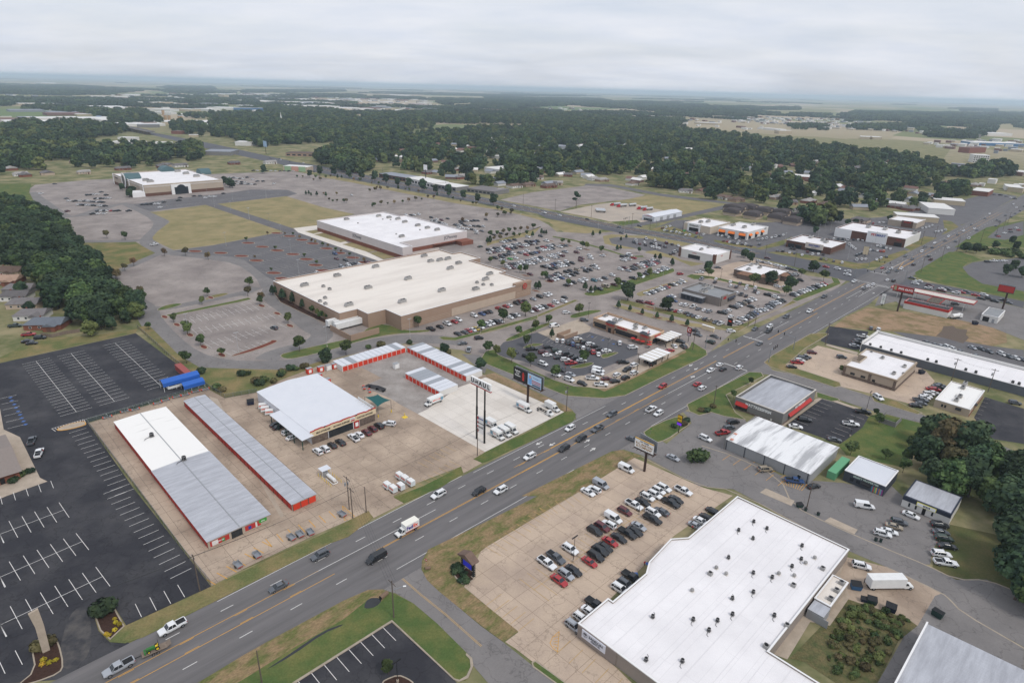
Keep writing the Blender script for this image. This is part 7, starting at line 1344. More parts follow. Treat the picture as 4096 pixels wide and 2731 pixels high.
FARB = [
 ('row of pale sheds at the left under the far wood',[(-2390,3144),(-2234,3208)],90,8,W_),('huge pale warehouse left of the overpass',[(-1655,2414),(-1487,2552)],190,10,W_),('white-walled hall among the left trees',[(-1155,1646),(-1127,1688)],40,9,W_),
 ('grey hall at the left edge above the wood',[(-1283,1640),(-1226,1612)],60,7,G_),('small white shed left of the blue-sided one',[(-1253,1922),(-1214,1906)],20,6,W_),('white and blue shed above the left wood',[(-1246,1966),(-1235,1972)],20,9,B_),
 ('long low white shed far left of centre',[(-2200,3586),(-1987,3712)],60,8,W_),('pale shed below the long low white one',[(-2003,3306),(-1951,3371)],40,7,T2),('white shed above the orange silos',[(-1422,2563),(-1324,2542)],50,8,W_),('second white shed above the orange silos',[(-1291,2352),(-1215,2337)],30,7,W_),
 ('pale factory right of the silos',[(-1329,2608),(-1266,2588)],50,8,T2),('pale factory next to the silos factory',[(-1290,2669),(-1212,2629)],50,9,W_),('wide white warehouse beside the blue one',[(-1308,2811),(-1204,2833)],90,9,W_),('blue-walled warehouse right of the wide white one',[(-1189,2797),(-1077,2841)],70,10,B_),
 ('low white roof below the blue warehouse',[(-1035,2474),(-956,2493)],60,6,W_),('broad white roof right of the orange silos',[(-1119,2223),(-1031,2279)],70,7,W_),('long thin white shed near the skyline',[(-2539,5667),(-2460,5881)],80,8,W_),('pale mill with tall block near the skyline',[(-1973,4518),(-1954,4551)],60,26,T2),
 ('grey-white depot beside the overpass',[(-961,1672),(-916,1693)],25,7,G_),('white hall close to the left skyline',[(-7406,10504),(-7308,10688)],200,14,W_),('pale shed right of the orange silos road',[(-711,1426),(-694,1432)],15,5,T2),
 ('white shop with blue roof boxes behind the wood',[(-752,1212),(-698,1216)],25,6,W_),('white shed behind the shop with blue roof boxes',[(-794,1306),(-762,1307)],20,6,W_),('low white shops by the overpass road',[(-690,1224),(-654,1228)],25,5,W_),('grey-roofed shops by the overpass road',[(-634,1183),(-584,1186)],40,5,G_),('grey workshop by the overpass road',[(-524,1087),(-478,1090)],40,6,G_),
 ('white depot across the overpass road',[(-545,1268),(-514,1269)],25,7,W_),('red-trimmed shop by the overpass road',[(-790,1506),(-766,1500)],20,6,R_),
 ('long pale plant near the skyline centre left',[(-1602,3950),(-1435,3956)],90,8,W_),('white plant with a tall block',[(-1096,3303),(-940,3363)],60,9,W_),('white hall close to the skyline centre',[(-1454,7617),(-1218,7681)],150,12,W_),('white block right of the white plant',[(-635,3198),(-603,3188)],40,12,T2),
 ('long grey hall beyond the houses',[(-483,3435),(-380,3462)],60,8,G_),('brown apartment block with dark roof in the trees',[(-133,1177),(-112,1176)],18,8,R_),('long brown apartment block in the trees',[(-47,1286),(-12,1272)],18,7,R_),('brown apartment block left of the long one',[(-96,1285),(-56,1283)],18,7,R_),
 ('grey church hall in the trees',[(-679,1976),(-624,1956)],30,7,G_),('long pale school roof beyond the playing field',[(-403,1884),(-271,2074)],25,5,G_),('white pavilion by the playing field',[(-245,1600),(-216,1586)],18,5,W_),('white shed left of the brown church',[(-541,1296),(-523,1292)],20,6,W_),
 ('red and white school far centre right',[(144,2994),(231,2997)],30,9,R_),('grey hall above the red and white school',[(193,3498),(311,3584)],60,8,G_),('long grey and red dealership',[(446,2883),(632,2898)],40,7,G_),('pale dealership right of the grey and red one',[(715,2715),(796,2662)],50,6,T2),
 ('long blue-green stadium stand',[(-8,2116),(120,2204)],15,6,B_),('white sheds at the highway',[(881,2406),(920,2338)],30,6,W_),('small white house deep in the wood',[(275,1842),(287,1842)],12,5,W_),
 ('white school building with red walls right of centre',[(384,937),(408,932)],35,4,(BRICK,FWHITE)),('longer white-roofed school building behind it',[(408,976),(439,964)],30,5,(BRICK,FWHITE)),('brown brick hotel behind the white hotel',[(1074,1572),(1136,1605)],25,12,(BRICK,REDB)),
 ('white sheds behind the far brown field',[(1696,2406),(1783,2408)],60,9,W_),('slate-grey hall left of the white sheds',[(1486,2207),(1560,2246)],40,11,G_),('long white dealership at the highway',[(1276,1855),(1416,1854)],60,8,(BLUEM,FWHITE)),('tan hall in the green field',[(1036,2011),(1060,2000)],40,7,T2),('second tan hall in the green field',[(1069,2003),(1094,1997)],40,7,T2),
 ('sand-coloured lodge by the highway',[(849,2166),(894,2172)],30,10,T2),('white shed at the right edge by the avenue of shops',[(850,1130),(860,1107)],30,6,W_),('grey motel wing below the white hotel',[(816,1234),(832,1221)],15,6,G_),('second motel wing below the white hotel',[(804,1201),(845,1201)],12,5,G_),('white shed right of the motel wings',[(907,1229),(916,1217)],20,5,W_),
 ('white hall with red wall at the far shops',[(605,860),(619,847)],40,6,(BRICK,FWHITE)),('white workshop at the right edge',[(690,914),(705,905)],30,6,W_),('tan shop beyond the burger shop',[(395,659),(431,647)],20,5,T2),('white motor shop by the far avenue',[(454,703),(478,695)],45,6,W_),('tan shop row behind the motor shop',[(505,776),(534,763)],25,5,T2),('red-roofed restaurant in the far shops',[(528,816),(543,811)],20,4,R_)]
for lb,(p,q),d_,h_,(wm_,rm_) in FARB: far_block(lb,p,q,d_,h_,wm_,rm_,win=0)
def shop_strip(label,p,q,d_,h_,wm_,n,rm_=FWHITE):
 o = far_block(label,p,q,d_,h_,wm_,rm_,'shops','shop_row',win=n);return o
shop_strip('brick end of the shop strip across the avenue',*[(-186,875),(-144,840)],22,5,DBRICK,8,GREYR);shop_strip('white middle of the shop strip across the avenue',*[(-143,834),(-102,789)],24,6,WHITEW,9);shop_strip('grey right end of the shop strip across the avenue',*[(-101,792),(-72,767)],22,5,GREYW,6)
shop_strip('dark-roofed office right of the shop strip',*[(-59,770),(-25,747)],30,4,GREYW,7,SHING);shop_strip('brown-roofed church across the avenue',*[(-392,1107),(-346,1108)],30,5,TANW,5,BSHING)
o = shop_strip('small mall restaurant with green and pink front',*[(-331,919),(-295,912)],18,6,LTAN,0)
for i,c in enumerate(((150,176,140),(196,150,134),(150,176,140))): MB().box(-16+i*11,-6+i*11,-.5,.1,0,6.6).build('front_panel',mat(f'front_{i}',srgb(*c),.8),o)
p,q = [(922,1331),(948,1323)];o = far_block('white four-storey hotel at the right among trees',p,q,26,15,WHITEW,FWHITE,'hotel','hotel')
L_ = dist(p,q)
for f_ in range(4):
 MB().box(-L_/2-.3,L_/2+.3,-.5,.1,3.4+f_*3.6,3.9+f_*3.6).build('balcony_band',CAPW,o)
 for i in range(7): MB().box(-L_/2+L_*(i+.25)/7,-L_/2+L_*(i+.75)/7,-.2,.1,1+f_*3.6,2.8+f_*3.6).build('window',GLASS,o)
for i,pp in enumerate([(-1206,2268),(-1035,1954),(-1026,1959),(-985,1937),(-981,1939)]):
 o = thing('silo',f'{ordinal(i+1)} orange-tan silo from the left by the railway','silo',(*pp,0),0,'orange silos');b = MB();b.cone(0,0,0,17,4.2,4.2,12);b.build('shell',mat('rust_silo',srgb(170,142,108),0.9),o);MB().cone(0,0,17,19,4.4,1,12).build('cap',GREYM,o)
o = thing('church_steeple','thin white church steeple above the trees','steeple',(*[(-705,1984)][0],0));MB().box(-3,3,-3,3,0,14).build('tower',WHITEW,o);MB().cone(0,0,14,34,3,.1,6).build('spire',WHITEW,o)
o = thing('overpass','road overpass with railings beyond the left wood','bridge',(*[(-875,1524)][0],0),ang(*[(-952,1634),(-590,1271)]));MB().box(-90,90,-9,9,6.2,7.2).build('deck',LOTG,o)
for x in (-60,-20,20,60): MB().box(x-1,x+1,-8,8,0,6.2).build('pier',CONC,o)
for y in (-9,8.7): MB().box(-90,90,y,y+.3,7.2,8.2).build('railing',CONC,o)
for i,pp in enumerate([(226,662),(238,682),(253,691),(242,647),(263,674),(263,637),(279,666),(290,647),(272,621),(302,636),(234,688),(247,694)]):
 o = thing('apartment_house',f'{ordinal(i+1)} dark mansard apartment house in the cluster behind the shops','house',(*pp,0),S45,'dark mansard apartment houses')
 MB().box(-7,7,-7,7,0,3).build('wall',LTAN,o);b = MB();b.hexa([(-8,-8,3),(8,-8,3),(8,8,3),(-8,8,3)],[(-6.6,-6.6,6.4),(6.6,-6.6,6.4),(6.6,6.6,6.4),(-6.6,6.6,6.4)]);b.hexa([(-6.6,-6.6,6.4),(6.6,-6.6,6.4),(6.6,6.6,6.4),(-6.6,6.6,6.4)],[(-5,-.2,7.6),(5,-.2,7.6),(5,.2,7.6),(-5,.2,7.6)]);b.build('mansard_roof',mat('dark_shingles',srgb(74,68,68),0.95,fine=0.12),o);MB().box(-1,1,-8.2,-7.6,3.4,5.2).build('dormer',LTAN,o)
HOUSES = [(350,643),(333,667),(309,688),(446,724),(439,735),(626,971),(641,967),(673,954),(524,846),(357,739),(345,759),(435,960),(470,1003),(594,1144),(554,1212),(318,746),(315,781),(-126,928),(-77,897),(-104,986),(-74,969),(41,824),(-93,972),(-3,816),(28,906),(41,979),(46,848),(53,855),(73,942),(107,908),(118,898),(155,868),(214,813),(250,770),(258,753),(15,830),(-20,771),(199,954),(230,1106),(-619,803),(-610,799),(-637,940),(-560,834),(-597,820),(-666,851),(-536,880),(-502,917),(-483,930),(-504,932),(-378,996),(-425,976),(-211,1103),(-258,1411),(-191,1050),(-107,977),(-94,980),(-75,961),(-78,884),(102,1930),(184,1993),(146,1123),(215,1050),(301,1141),(84,1108),(209,1083),(235,1107),(607,1460),(662,1491),(686,1483),(599,1154),(541,1199),(732,1288),(1609,2936),(1655,2910)]
for i,pp in enumerate(sorted(HOUSES,key=lambda p: p[0]/p[1])):
 house(f'{ordinal(i+1)} small house from the left in the gaps of the far trees',pp,rnd.uniform(14,20),rnd.uniform(9,12),rnd.choice((0,S45,S45,-S45))+rnd.uniform(-.1,.1),rnd.choice((WHITEW,LTAN,BRICK,TANW)),rnd.choice((SHING,BSHING,SHING,mat('light_shingles',srgb(150,146,142),.95))),group='small houses among the far trees')
from mathutils import noise
# ---- woods as masses: instanced trees on scattered points
def pick_collection(name,items):
 col = bpy.data.collections.new(name)
 for i,me in enumerate(items): col.objects.link(bpy.data.objects.new(f'{name}_{i}',me))
 return col
def wood_mesh(seed,m,h=13,w=12):
 b = MB();lob = lobes_for(seed,h,w,11,.05);r = random.Random(seed)
 return crown_mesh(seed,lob,420,1.25,m,'wood_tree')
def clump_mesh(seed,m):
 r = random.Random(seed);lob = []
 for i in range(16):
  a,q = r.uniform(0,6.3),26*math.sqrt(r.random());lob.append((q*math.cos(a),q*math.sin(a)*1.0,r.uniform(6,9),r.uniform(5,8),r.uniform(5.5,8)))
 return crown_mesh(seed,lob,700,2.6,m,'wood_clump')
TREES = pick_collection('wood_trees',[wood_mesh(300+i,m) for i,m in enumerate((LEAFD,LEAF,LEAFD,LEAF,LEAFY,LEAFD,LEAF))])
CLUMPS = pick_collection('wood_clumps',[clump_mesh(320+i,m) for i,m in enumerate((LEAFD,LEAF,LEAFD))])
def scatter(name,label,pts_,col,smin,smax):
 me = bpy.data.meshes.new(name);me.from_pydata([(x,y,0) for x,y in pts_],[],[]);o = put(name,me);tag(o,label,'trees',kind='stuff')
 g = bpy.data.node_groups.new(name,'GeometryNodeTree');g.interface.new_socket('Geometry',in_out='INPUT',socket_type='NodeSocketGeometry');g.interface.new_socket('Geometry',in_out='OUTPUT',socket_type='NodeSocketGeometry')
 N,L = g.nodes.new,g.links.new;i_,o_ = N('NodeGroupInput'),N('NodeGroupOutput');ci = N('GeometryNodeCollectionInfo');ci.inputs[0].default_value = col;ci.inputs[1].default_value = True;ci.inputs[2].default_value = True
 ip = N('GeometryNodeInstanceOnPoints');ip.inputs['Pick Instance'].default_value = True;L(i_.outputs[0],ip.inputs['Points']);L(ci.outputs[0],ip.inputs['Instance'])
 rr = N('FunctionNodeRandomValue');rr.data_type = 'FLOAT_VECTOR';rr.inputs[0].default_value = (0,0,0);rr.inputs[1].default_value = (0,0,6.28);L(rr.outputs[0],ip.inputs['Rotation'])
 rs = N('FunctionNodeRandomValue');rs.data_type = 'FLOAT';rs.inputs[2].default_value = smin;rs.inputs[3].default_value = smax;rs.inputs['Seed'].default_value = 4;L(rs.outputs[1],ip.inputs['Scale'])
 L(ip.outputs[0],o_.inputs[0]);md = o.modifiers.new('scatter','NODES');md.node_group = g;return o
CLEAR = [[(386,1703),(444,1766),(462,1649),(399,1556)],[(534,1564),(591,1600),(567,1509),(494,1373)],[(-298,1872),(-259,1980),(-144,1940),(-139,1778),(-253,1685)],[(540,1583),(586,1547),(594,1456),(522,1407)],[(-444,1318),(-372,1440),(-359,1410),(-351,1235)],[(372,962),(419,999),(452,992),(416,918),(369,897)],[(583,913),(608,923),(611,906),(583,872),(568,875)]]
rh = random.Random(31);FOREST = [(-310,1038),(-268,1409),(-34,1773),(480,1975),(700,1490),(708,1102),(504,769),(310,659),(221,787),(137,954),(-3,789),(-190,988)];GARD = []
while len(GARD) < 150:
 q = (rh.uniform(-250,900),rh.uniform(500,1500))
 if inside(q,FOREST): GARD.append(q)
def lane(q,hh,n,w_):
 d = math.hypot(*hh);t = ((hh[0]-q[0])*hh[0]+(hh[1]-q[1])*hh[1])/d;return -11 < t < n and abs((hh[0]-q[0])*hh[1]-(hh[1]-q[1])*hh[0])/d < w_
def keep(q): return not any(inside(q,c) for c in CLEAR) and not any(lane(q,hh,34,12) for hh in HOUSES) and not any(lane(q,hh,38,11) for hh in GARD)
rw = random.Random(12)
woods = []
for poly,step in (
 ([(-323,1034),(-350,1232),(-295,1551),(-221,1878),(-37,1958),(346,2519),(534,2206),(634,1891),(759,1620),(792,1372),(795,1217),(672,990),(516,771),(367,692),(305,647),(277,679),(220,780),(173,813),(137,954),(39,901),(-3,782),(-47,818),(-190,988)],15),
 ([(-938,1187),(-834,1173),(-698,1128),(-611,1198),(-527,1048),(-532,982),(-597,948),(-646,882),(-651,811)],12),([(-1195,1524),(-1238,1662),(-1162,1643),(-1143,1710),(-1051,1696),(-912,1554),(-864,1405),(-848,1244),(-866,1181),(-904,1143)],12),
 ([(-711,1665),(-644,2011),(-455,2406),(-258,2080),(-295,1551),(-362,1274),(-436,1473),(-483,1237),(-559,1312)],12),([(-607,2496),(-474,2825),(-165,2774),(-132,2216),(-290,2214),(-454,2208)],13),([(-155,2780),(88,3066),(157,3420),(636,2601),(524,2234),(243,1989),(20,2215),(67,2316),(-128,2298)],13),([(-1230,3218),(-839,3000),(-630,2594),(-530,2017),(-689,2162),(-872,2329)],14),([(-1844,2633),(-1604,2389),(-1417,2405),(-1369,2442),(-1132,2076),(-1230,2017),(-1589,2275)],16),
 ([(-953,1805),(-847,1796),(-681,1437),(-805,1553)],14),([(-886,1904),(-678,2013),(-448,1317),(-536,1318),(-687,1473)],14),([(-1120,2174),(-1055,2402),(-893,2663),(-710,2110),(-929,2110)],16),([(-1225,1978),(-1084,2020),(-967,1798),(-1068,1747)],16),([(-587,1165),(-584,1217),(-490,1021),(-498,983)],13),([(-829,2006),(-712,2236),(-564,2149),(-388,1470),(-426,1324),(-559,1342)],13),
 ([(-859,1084),(-691,988),(-606,974),(-495,976),(-463,911),(-553,884),(-598,826),(-630,783)],24),([(-224,1051),(-131,987),(-32,906),(27,821),(28,880),(-53,958),(-207,1094)],22),
 ([(312,647),(335,678),(330,650),(320,629),(270,587),(240,600),(254,633)],9),([(697,1057),(816,1185),(931,1250),(840,1102),(809,1080),(725,1047)],10),([(579,866),(638,935),(650,925),(609,861),(561,822)],9),([(167,859),(238,838),(256,762),(248,743),(180,797)],10),([(-345,1119),(-322,1147),(-219,1000),(-201,926),(-237,904),(-301,997)],10)):
 woods += [q for q in fill(poly,step,len(woods)+3,.5) if keep(q) and noise.noise((q[0]/75,q[1]/75,0)) > -.2 and rw.random() < .9]
scatter('town_woods','dark leafy trees massed between the houses beyond the mall',woods,TREES,.8,1.75)
print('woods',len(woods))
belts = []
for poly,step in (([(-5395,7029),(-5893,8888),(-3949,7095),(-3421,6101),(-2938,4590),(-2791,3901),(-3559,4622)],36),([(-2187,3272),(-2001,3308),(-1814,3184),(-1636,2830),(-1948,3031)],30),([(-5834,11213),(-5525,12225),(-3811,8492),(-3705,7106)],40),([(-3368,6366),(-2979,7099),(-2653,6290),(-2794,5486)],36),([(-3506,8613),(-3367,13006),(-2602,10191),(-2572,7716),(-2664,6536)],40),([(-2230,6504),(-1794,7684),(-1542,6549),(-1841,5514)],32),([(-2095,10878),(-130,11156),(-123,9161),(-1648,8897)],36),([(-894,6509),(198,7138),(127,4513),(-233,4170),(-502,4502)],32),([(-580,5196),(157,5648),(127,4513),(-399,4292)],28),
 ([(-374,7886),(1208,10177),(1111,8083),(2038,8206),(1885,6191),(1729,5052),(1245,3583),(894,3856),(593,4958),(-212,4483)],34),([(-142,13383),(1488,15166),(1190,12345),(-88,10071)],36),([(1885,6191),(2704,6972),(2245,5780),(1661,5287)],34),([(1963,6265),(3014,7268),(2442,5879),(1597,5085)],32),([(1436,4568),(1863,4892),(1640,4278),(1103,3496)],28),([(1761,4466),(2266,4708),(2912,5838),(3521,6148),(5101,6817),(2269,3004),(2014,3181),(2150,4140),(1675,4108)],34),([(6511,9958),(7302,10350),(5605,7933),(5042,7700)],40),([(1468,2916),(1930,3140),(1599,2553),(1300,2576)],26),([(1628,2641),(1764,2621),(2042,2904),(1802,2564),(1450,2177),(1373,2205)],24),([(1130,2752),(1236,2713),(1135,2466),(1037,2499)],22),([(-2874,3724),(-2781,3656),(-2018,2641),(-2034,2624)],26),([(-1780,2379),(-1844,2633),(-1644,2356),(-1622,2192)],28)):
 belts += [q for q in fill(poly,step,len(belts)+5,.5) if noise.noise((q[0]/260,q[1]/260,3)) > .02]
for k in range(120):                                                       # far hedgerow woods, strips on the field grid
 d_ = 2600*math.exp(rw.random()*2.45);a = rw.uniform(-.72,.72);c = (d_*math.sin(a),d_*math.cos(a));L_ = rw.uniform(200,1400)*max(1,d_/8000);w2 = rw.uniform(30,160)*max(1,d_/9000);al = rw.choice((R(45),R(-45),R(45),R(0)))+rw.uniform(-.1,.1);stp = 44*max(1,d_/9000)
 for i in range(int(L_/stp)):
  for j in range(max(1,int(w2/stp))): belts.append((c[0]+math.cos(al)*(i*stp-L_/2)-math.sin(al)*j*stp+rw.uniform(-9,9),c[1]+math.sin(al)*(i*stp-L_/2)+math.cos(al)*j*stp+rw.uniform(-9,9)))
scatter('distant_woods','blue-grey woods and hedgerows out on the plain',belts,CLUMPS,.8,1.25)
print('belts',len(belts))

b = MB();ms = [WHITEW,FWHITE,GREYR,BLUEM,REDB,TANM]
for poly,n in (([(-3132,4063),(-2667,4163),(-2950,5590),(-2430,7313),(-970,2896),(-1370,2575),(-1351,2028),(-1506,1931)],330),([(-2431,5960),(-1645,6826),(-779,5994),(-376,3370),(-713,2939),(-1135,2763)],260),([(-199,4202),(459,4534),(816,3250),(990,2516),(890,2258),(581,2487),(243,2905),(-151,3198)],220),([(1196,3793),(1775,3676),(1766,2869),(1486,2370),(1239,2550),(935,2954)],330),([(1159,1925),(1675,2204),(1203,1568),(1052,1588)],90),([(-1506,1931),(-1194,1956),(-933,1950),(-678,2013),(-486,1435),(-939,1751),(-1316,1682)],90),([(-74,1581),(485,1549),(477,1184),(377,949),(195,953),(-8,968)],60),([(681,1009),(922,1190),(707,900),(612,851)],14)):
 xs = [p[0] for p in poly];ys = [p[1] for p in poly];k = 0
 while k < n:
  q = (rw.uniform(min(xs),max(xs)),rw.uniform(min(ys),max(ys)));k += .2
  if not inside(q,poly) or math.hypot(*q) < 620: continue
  k += .8;sc = (rw.choice((.8,1,1.6,3.6)) if q[0] < 150 else rw.choice((.45,.5,.6,.9)))*(1 if math.hypot(*q) > 1500 else .6);w_,d_,h_ = rw.uniform(9,18)*sc,rw.uniform(8,14)*sc,rw.uniform(4,7);c = rw.choice((0,0,0,2,5,4));rz = rw.choice((S45,-S45));b.box(-w_,w_,-d_,d_,0,h_,c,rz,q);b.box(-w_-.3,w_+.3,-d_-.3,d_+.3,h_,h_+.5,{0: 1,2: 2,5: 1,4: 4}[c],rz,q)
for q in GARD:
 rz = rw.choice((0,S45,-S45));c = rw.choice((0,0,5,4));w_ = rw.uniform(6,9);b.box(-w_,w_,-5,5,0,3.2,c,rz,q);k = len(b.v);cs,sn = math.cos(rz),math.sin(rz)
 b.v += [(q[0]+cs*x-sn*y,q[1]+sn*x+cs*y,z) for x,y,z in ((-w_-.5,-5.6,3),(w_+.5,-5.6,3),(w_+.5,0,5.6),(-w_-.5,0,5.6),(-w_-.5,5.6,3),(w_+.5,5.6,3))];b.f += [(k,k+1,k+2,k+3),(k+3,k+2,k+5,k+4),(k,k+3,k+4),(k+1,k+5,k+2)];b.m += [rw.choice((2,2,4,1))]*4
tag(b.build('distant_rooftops',ms),'pale scatter of tiny roofs across the far side of town','buildings',kind='stuff')

# ------------------------------------------------------------------ trucks and trailers
BOXW = mat('truck_white',srgb(226,226,224),0.5,var=0.2,scale=0.8,spec=0.4);UORANGE = mat('livery_orange',srgb(214,78,48),0.5);STEEL = mat('galvanised',srgb(146,150,156),0.4,metal=0.5);PURPLE = mat('livery_purple',srgb(64,40,130),0.5);LORANGE = mat('livery_red',srgb(226,66,34),0.5)
WHEELT = wheel_mesh(.42).mesh('wheel',[TYRE,RIM])
def box_truck(label,p,hd,L=5.0,livery='moving',name='box_truck',group=None,h=3.0,w=1.15):
 o = thing(name,label,'truck',(p[0],p[1],.06),hd,group);x0 = -L/2-1.1;x1 = x0+L
 b = MB();b.box(x0,x1,-w,w,.95,h);b.build('cargo_box',BOXW,o)
 MB().box(x0-.03,x1+.03,-w-.03,w+.03,h,h+.08).build('cargo_roof',mat('pale_roof',srgb(230,227,216),.6) if livery == 'parcel' else BOXW,o)
 if livery == 'moving': MB().box(x1,x1+1.0,-w,w,2.1,h).build('attic',BOXW,o)
 b = MB();b.hexa([(x1+.05,-.98,.5),(x1+2.5,-.92,.5),(x1+2.5,.92,.5),(x1+.05,.98,.5)],[(x1+.05,-.98,1.25),(x1+2.45,-.85,1.05),(x1+2.45,.85,1.05),(x1+.05,.98,1.25)]);b.hexa([(x1+.05,-.95,1.25),(x1+1.45,-.95,1.2),(x1+1.45,.95,1.2),(x1+.05,.95,1.25)],[(x1+.1,-.82,2.08),(x1+.8,-.82,2.08),(x1+.8,.82,2.08),(x1+.1,.82,2.08)]);b.build('cab',BOXW,o)
 b = MB();b.face([(x1+1.47,-.82,1.26),(x1+1.47,.82,1.26),(x1+.86,.72,2.0),(x1+.86,-.72,2.0)]);b.build('windscreen',CARGL,o)
 for s in (-1,1):
  MB().face([(x1+.25,s*.955,1.32),(x1+1.25,s*.955,1.3),(x1+.8,s*.86,1.98),(x1+.25,s*.86,1.98)]).build('side_window',CARGL,o)
  MB().box(x1+2.4,x1+2.54,s*.62-.18,s*.62+.18,.72,.95).build('headlight',LAMP,o)
  for x in (x0+1.2,x1+1.7): put('wheel',WHEELT,o,(x,s*.92,.42))
  if livery == 'moving':
   MB().box(x0+.2,x1-.3,s*(w+.012)-.01,s*(w+.012)+.01,1.75,2.15).build('stripe',UORANGE,o);MB().box(x0+.2,x0+1.5,s*(w+.03)-.01,s*(w+.03)+.01,1.2,2.5).build('side_graphic',mat('graphic_blue',srgb(110,150,170),.6),o)
   lettering('U-HAUL',.5,LIGHTT,o,((x0+x1)/2+.4,s*(w+.04),1.95),s*math.pi/2)
  if livery == 'parcel':
   y = s*(w+.03);fa = s*math.pi/2
   lettering('Fed',1.5,PURPLE,o,((x0+x1)/2-s*1.0-s*.0 if s < 0 else (x0+x1)/2+1.0,y,2.05),fa,bold=.04);lettering('Ex',1.5,LORANGE,o,((x0+x1)/2-.95*(-1 if s < 0 else 1),y,2.05),fa,bold=.04)
   MB().box(x0,x1,s*(w+.01)-.02,s*(w+.01)+.02,1.0,1.1).build('trim_line',UORANGE,o)
 MB().box(x1+2.45,x1+2.6,-.9,.9,.42,.66).build('bumper',TRIM,o);MB().box(x0,x1+2.3,-.4,.4,.45,.95).build('chassis',TRIM,o);return o
box_truck('white parcel delivery truck with purple and orange lettering on the main road',[(-28.1,145.2)][0],R(225),4.6,'parcel','delivery_truck',h=3.1)
for i,(pp,hd,L_) in enumerate((([(-30.3,223.3)][0],R(225),5.6),([(-6.6,205.9)][0],R(-45),3.2),([(-4.3,198.2)][0],R(-45),3.2),([(-1.8,200.4)][0],R(-45),3.2),([(0.6,202.6)][0],R(-45),3.2),([(5.4,219.8)][0],R(-45),4.4),([(16.5,220.8)][0],R(-45),4.2))):
 box_truck(['long moving truck parked at the end of the short storage block','moving truck behind the sign poles, leftmost of the four by the verge','moving truck nearest the road of the four by the verge','moving truck second from the right of the four by the verge','rightmost moving truck of the four by the verge','moving truck under the black billboard','plain white moving truck at the corner of the pale pad'][i],pp,hd,L_,'moving' if i < 6 else 'plain','moving_truck','orange-striped moving trucks',h=2.9)
o = thing('truck_chassis','white truck cab with bare dark chassis next to moving trucks','truck',(*[(13.7,217.6)][0],.06),R(-45));b = MB()
for y in (-.45,.45): b.box(-4.2,1.6,y-.1,y+.1,.7,.95)
for x in (-4,-2.6,-1.2,.2): b.box(x-.1,x+.1,-.5,.5,.72,.93)
b.build('frame_rails',BLACK,o);b = MB();b.hexa([(1.5,-1,.5),(3.9,-.9,.5),(3.9,.9,.5),(1.5,1,.5)],[(1.5,-1,1.25),(3.8,-.85,1.05),(3.8,.85,1.05),(1.5,1,1.25)]);b.hexa([(1.5,-.95,1.25),(2.8,-.95,1.2),(2.8,.95,1.2),(1.5,.95,1.25)],[(1.6,-.82,2.1),(2.2,-.82,2.1),(2.2,.82,2.1),(1.6,.82,2.1)]);b.build('cab',BOXW,o);MB().face([(2.84,-.8,1.26),(2.84,.8,1.26),(2.26,.7,2.0),(2.26,-.7,2.0)]).build('windscreen',CARGL,o)
for x in (-3.2,3.0):
 for s in (-1,1): put('wheel',WHEELT,o,(x,s*.9,.42))
p_ = st(159.75,21.8);o = box_truck('long dirty white box truck with side door, parked behind the strip mall',(p_[0]+1.1,p_[1]+.06),R(3),9.2,'plain','box_truck',h=3.6,w=1.25)
SMALLW = wheel_mesh(.3).mesh('wheel',[TYRE,RIM])
def cargo_trailer(label,p,hd,L=2.6,name='cargo_trailer',group='white cargo trailers with orange stripe'):
 o = thing(name,label,'trailer',(p[0],p[1],.06),hd,group);MB().hexa([(-L/2,-.8,.45),(L/2,-.8,.45),(L/2,.8,.45),(-L/2,.8,.45)],[(-L/2,-.8,2.2),(L/2-.25,-.8,2.2),(L/2-.25,.8,2.2),(-L/2,.8,2.2)]).build('box',BOXW,o)
 for s in (-1,1): MB().box(-L/2+.2,L/2-.3,s*.81-.01,s*.81+.01,1.3,1.7).build('stripe',UORANGE,o);put('wheel',SMALLW,o,(-.2,s*.85,.3))
 MB().box(-L/2-.02,-L/2,-.7,.7,.6,2.1).build('rear_door',mat('trailer_door',srgb(206,210,214),.5),o);MB().box(L/2,L/2+1.1,-.05,.05,.4,.5).build('tow_bar',BLACK,o)
for i,pp in enumerate([(-37.7,165.6),(-35.5,163.9),(-33.4,165.3),(-34.8,171),(-32.8,169.4),(-30.6,167.5)]): cargo_trailer(f'{ordinal(i+1)} white cargo trailer from the left in the two rows by the verge',pp,R(135))
for i,pp in enumerate([(-95.2,215.2),(-93.4,212.8),(-91,210.6)]): cargo_trailer(f'{ordinal(i+1)} white cargo trailer from the left against the showroom side',pp,R(200),3.2)
def open_trailer(label,p,hd):
 o = thing('utility_trailer',label,'trailer',(p[0],p[1],.06),hd,'grey open utility trailers in the yellow bays');MB().box(-1.3,1.3,-.75,.75,.45,.52).build('bed',STEEL,o);b = MB()
 b.box(-1.3,1.3,-.78,-.72,.5,1.0);b.box(-1.3,1.3,.72,.78,.5,1.0);b.box(1.24,1.3,-.75,.75,.5,1.0);b.build('sides',GREYM,o);MB().box(-1.36,-1.3,-.75,.75,.45,1.0).build('tailgate',GREYM,o);MB().box(-1.4,-1.36,-.7,.7,.45,.65).build('rear_bar',REDM,o);MB().box(1.3,2.3,-.05,.05,.4,.5).build('tow_bar',STEEL,o)
 for s in (-1,1): put('wheel',SMALLW,o,(-.1,s*.88,.3))
for i,pp in enumerate([(-69.5,129.8),(-66.1,133.7),(-59.4,141),(-57.5,142.4),(-54.9,143.4),(-48.2,151.7)]): open_trailer(f'{ordinal(i+1)} grey open trailer from the left along the verge',pp,R(135-rnd.uniform(-8,8)))
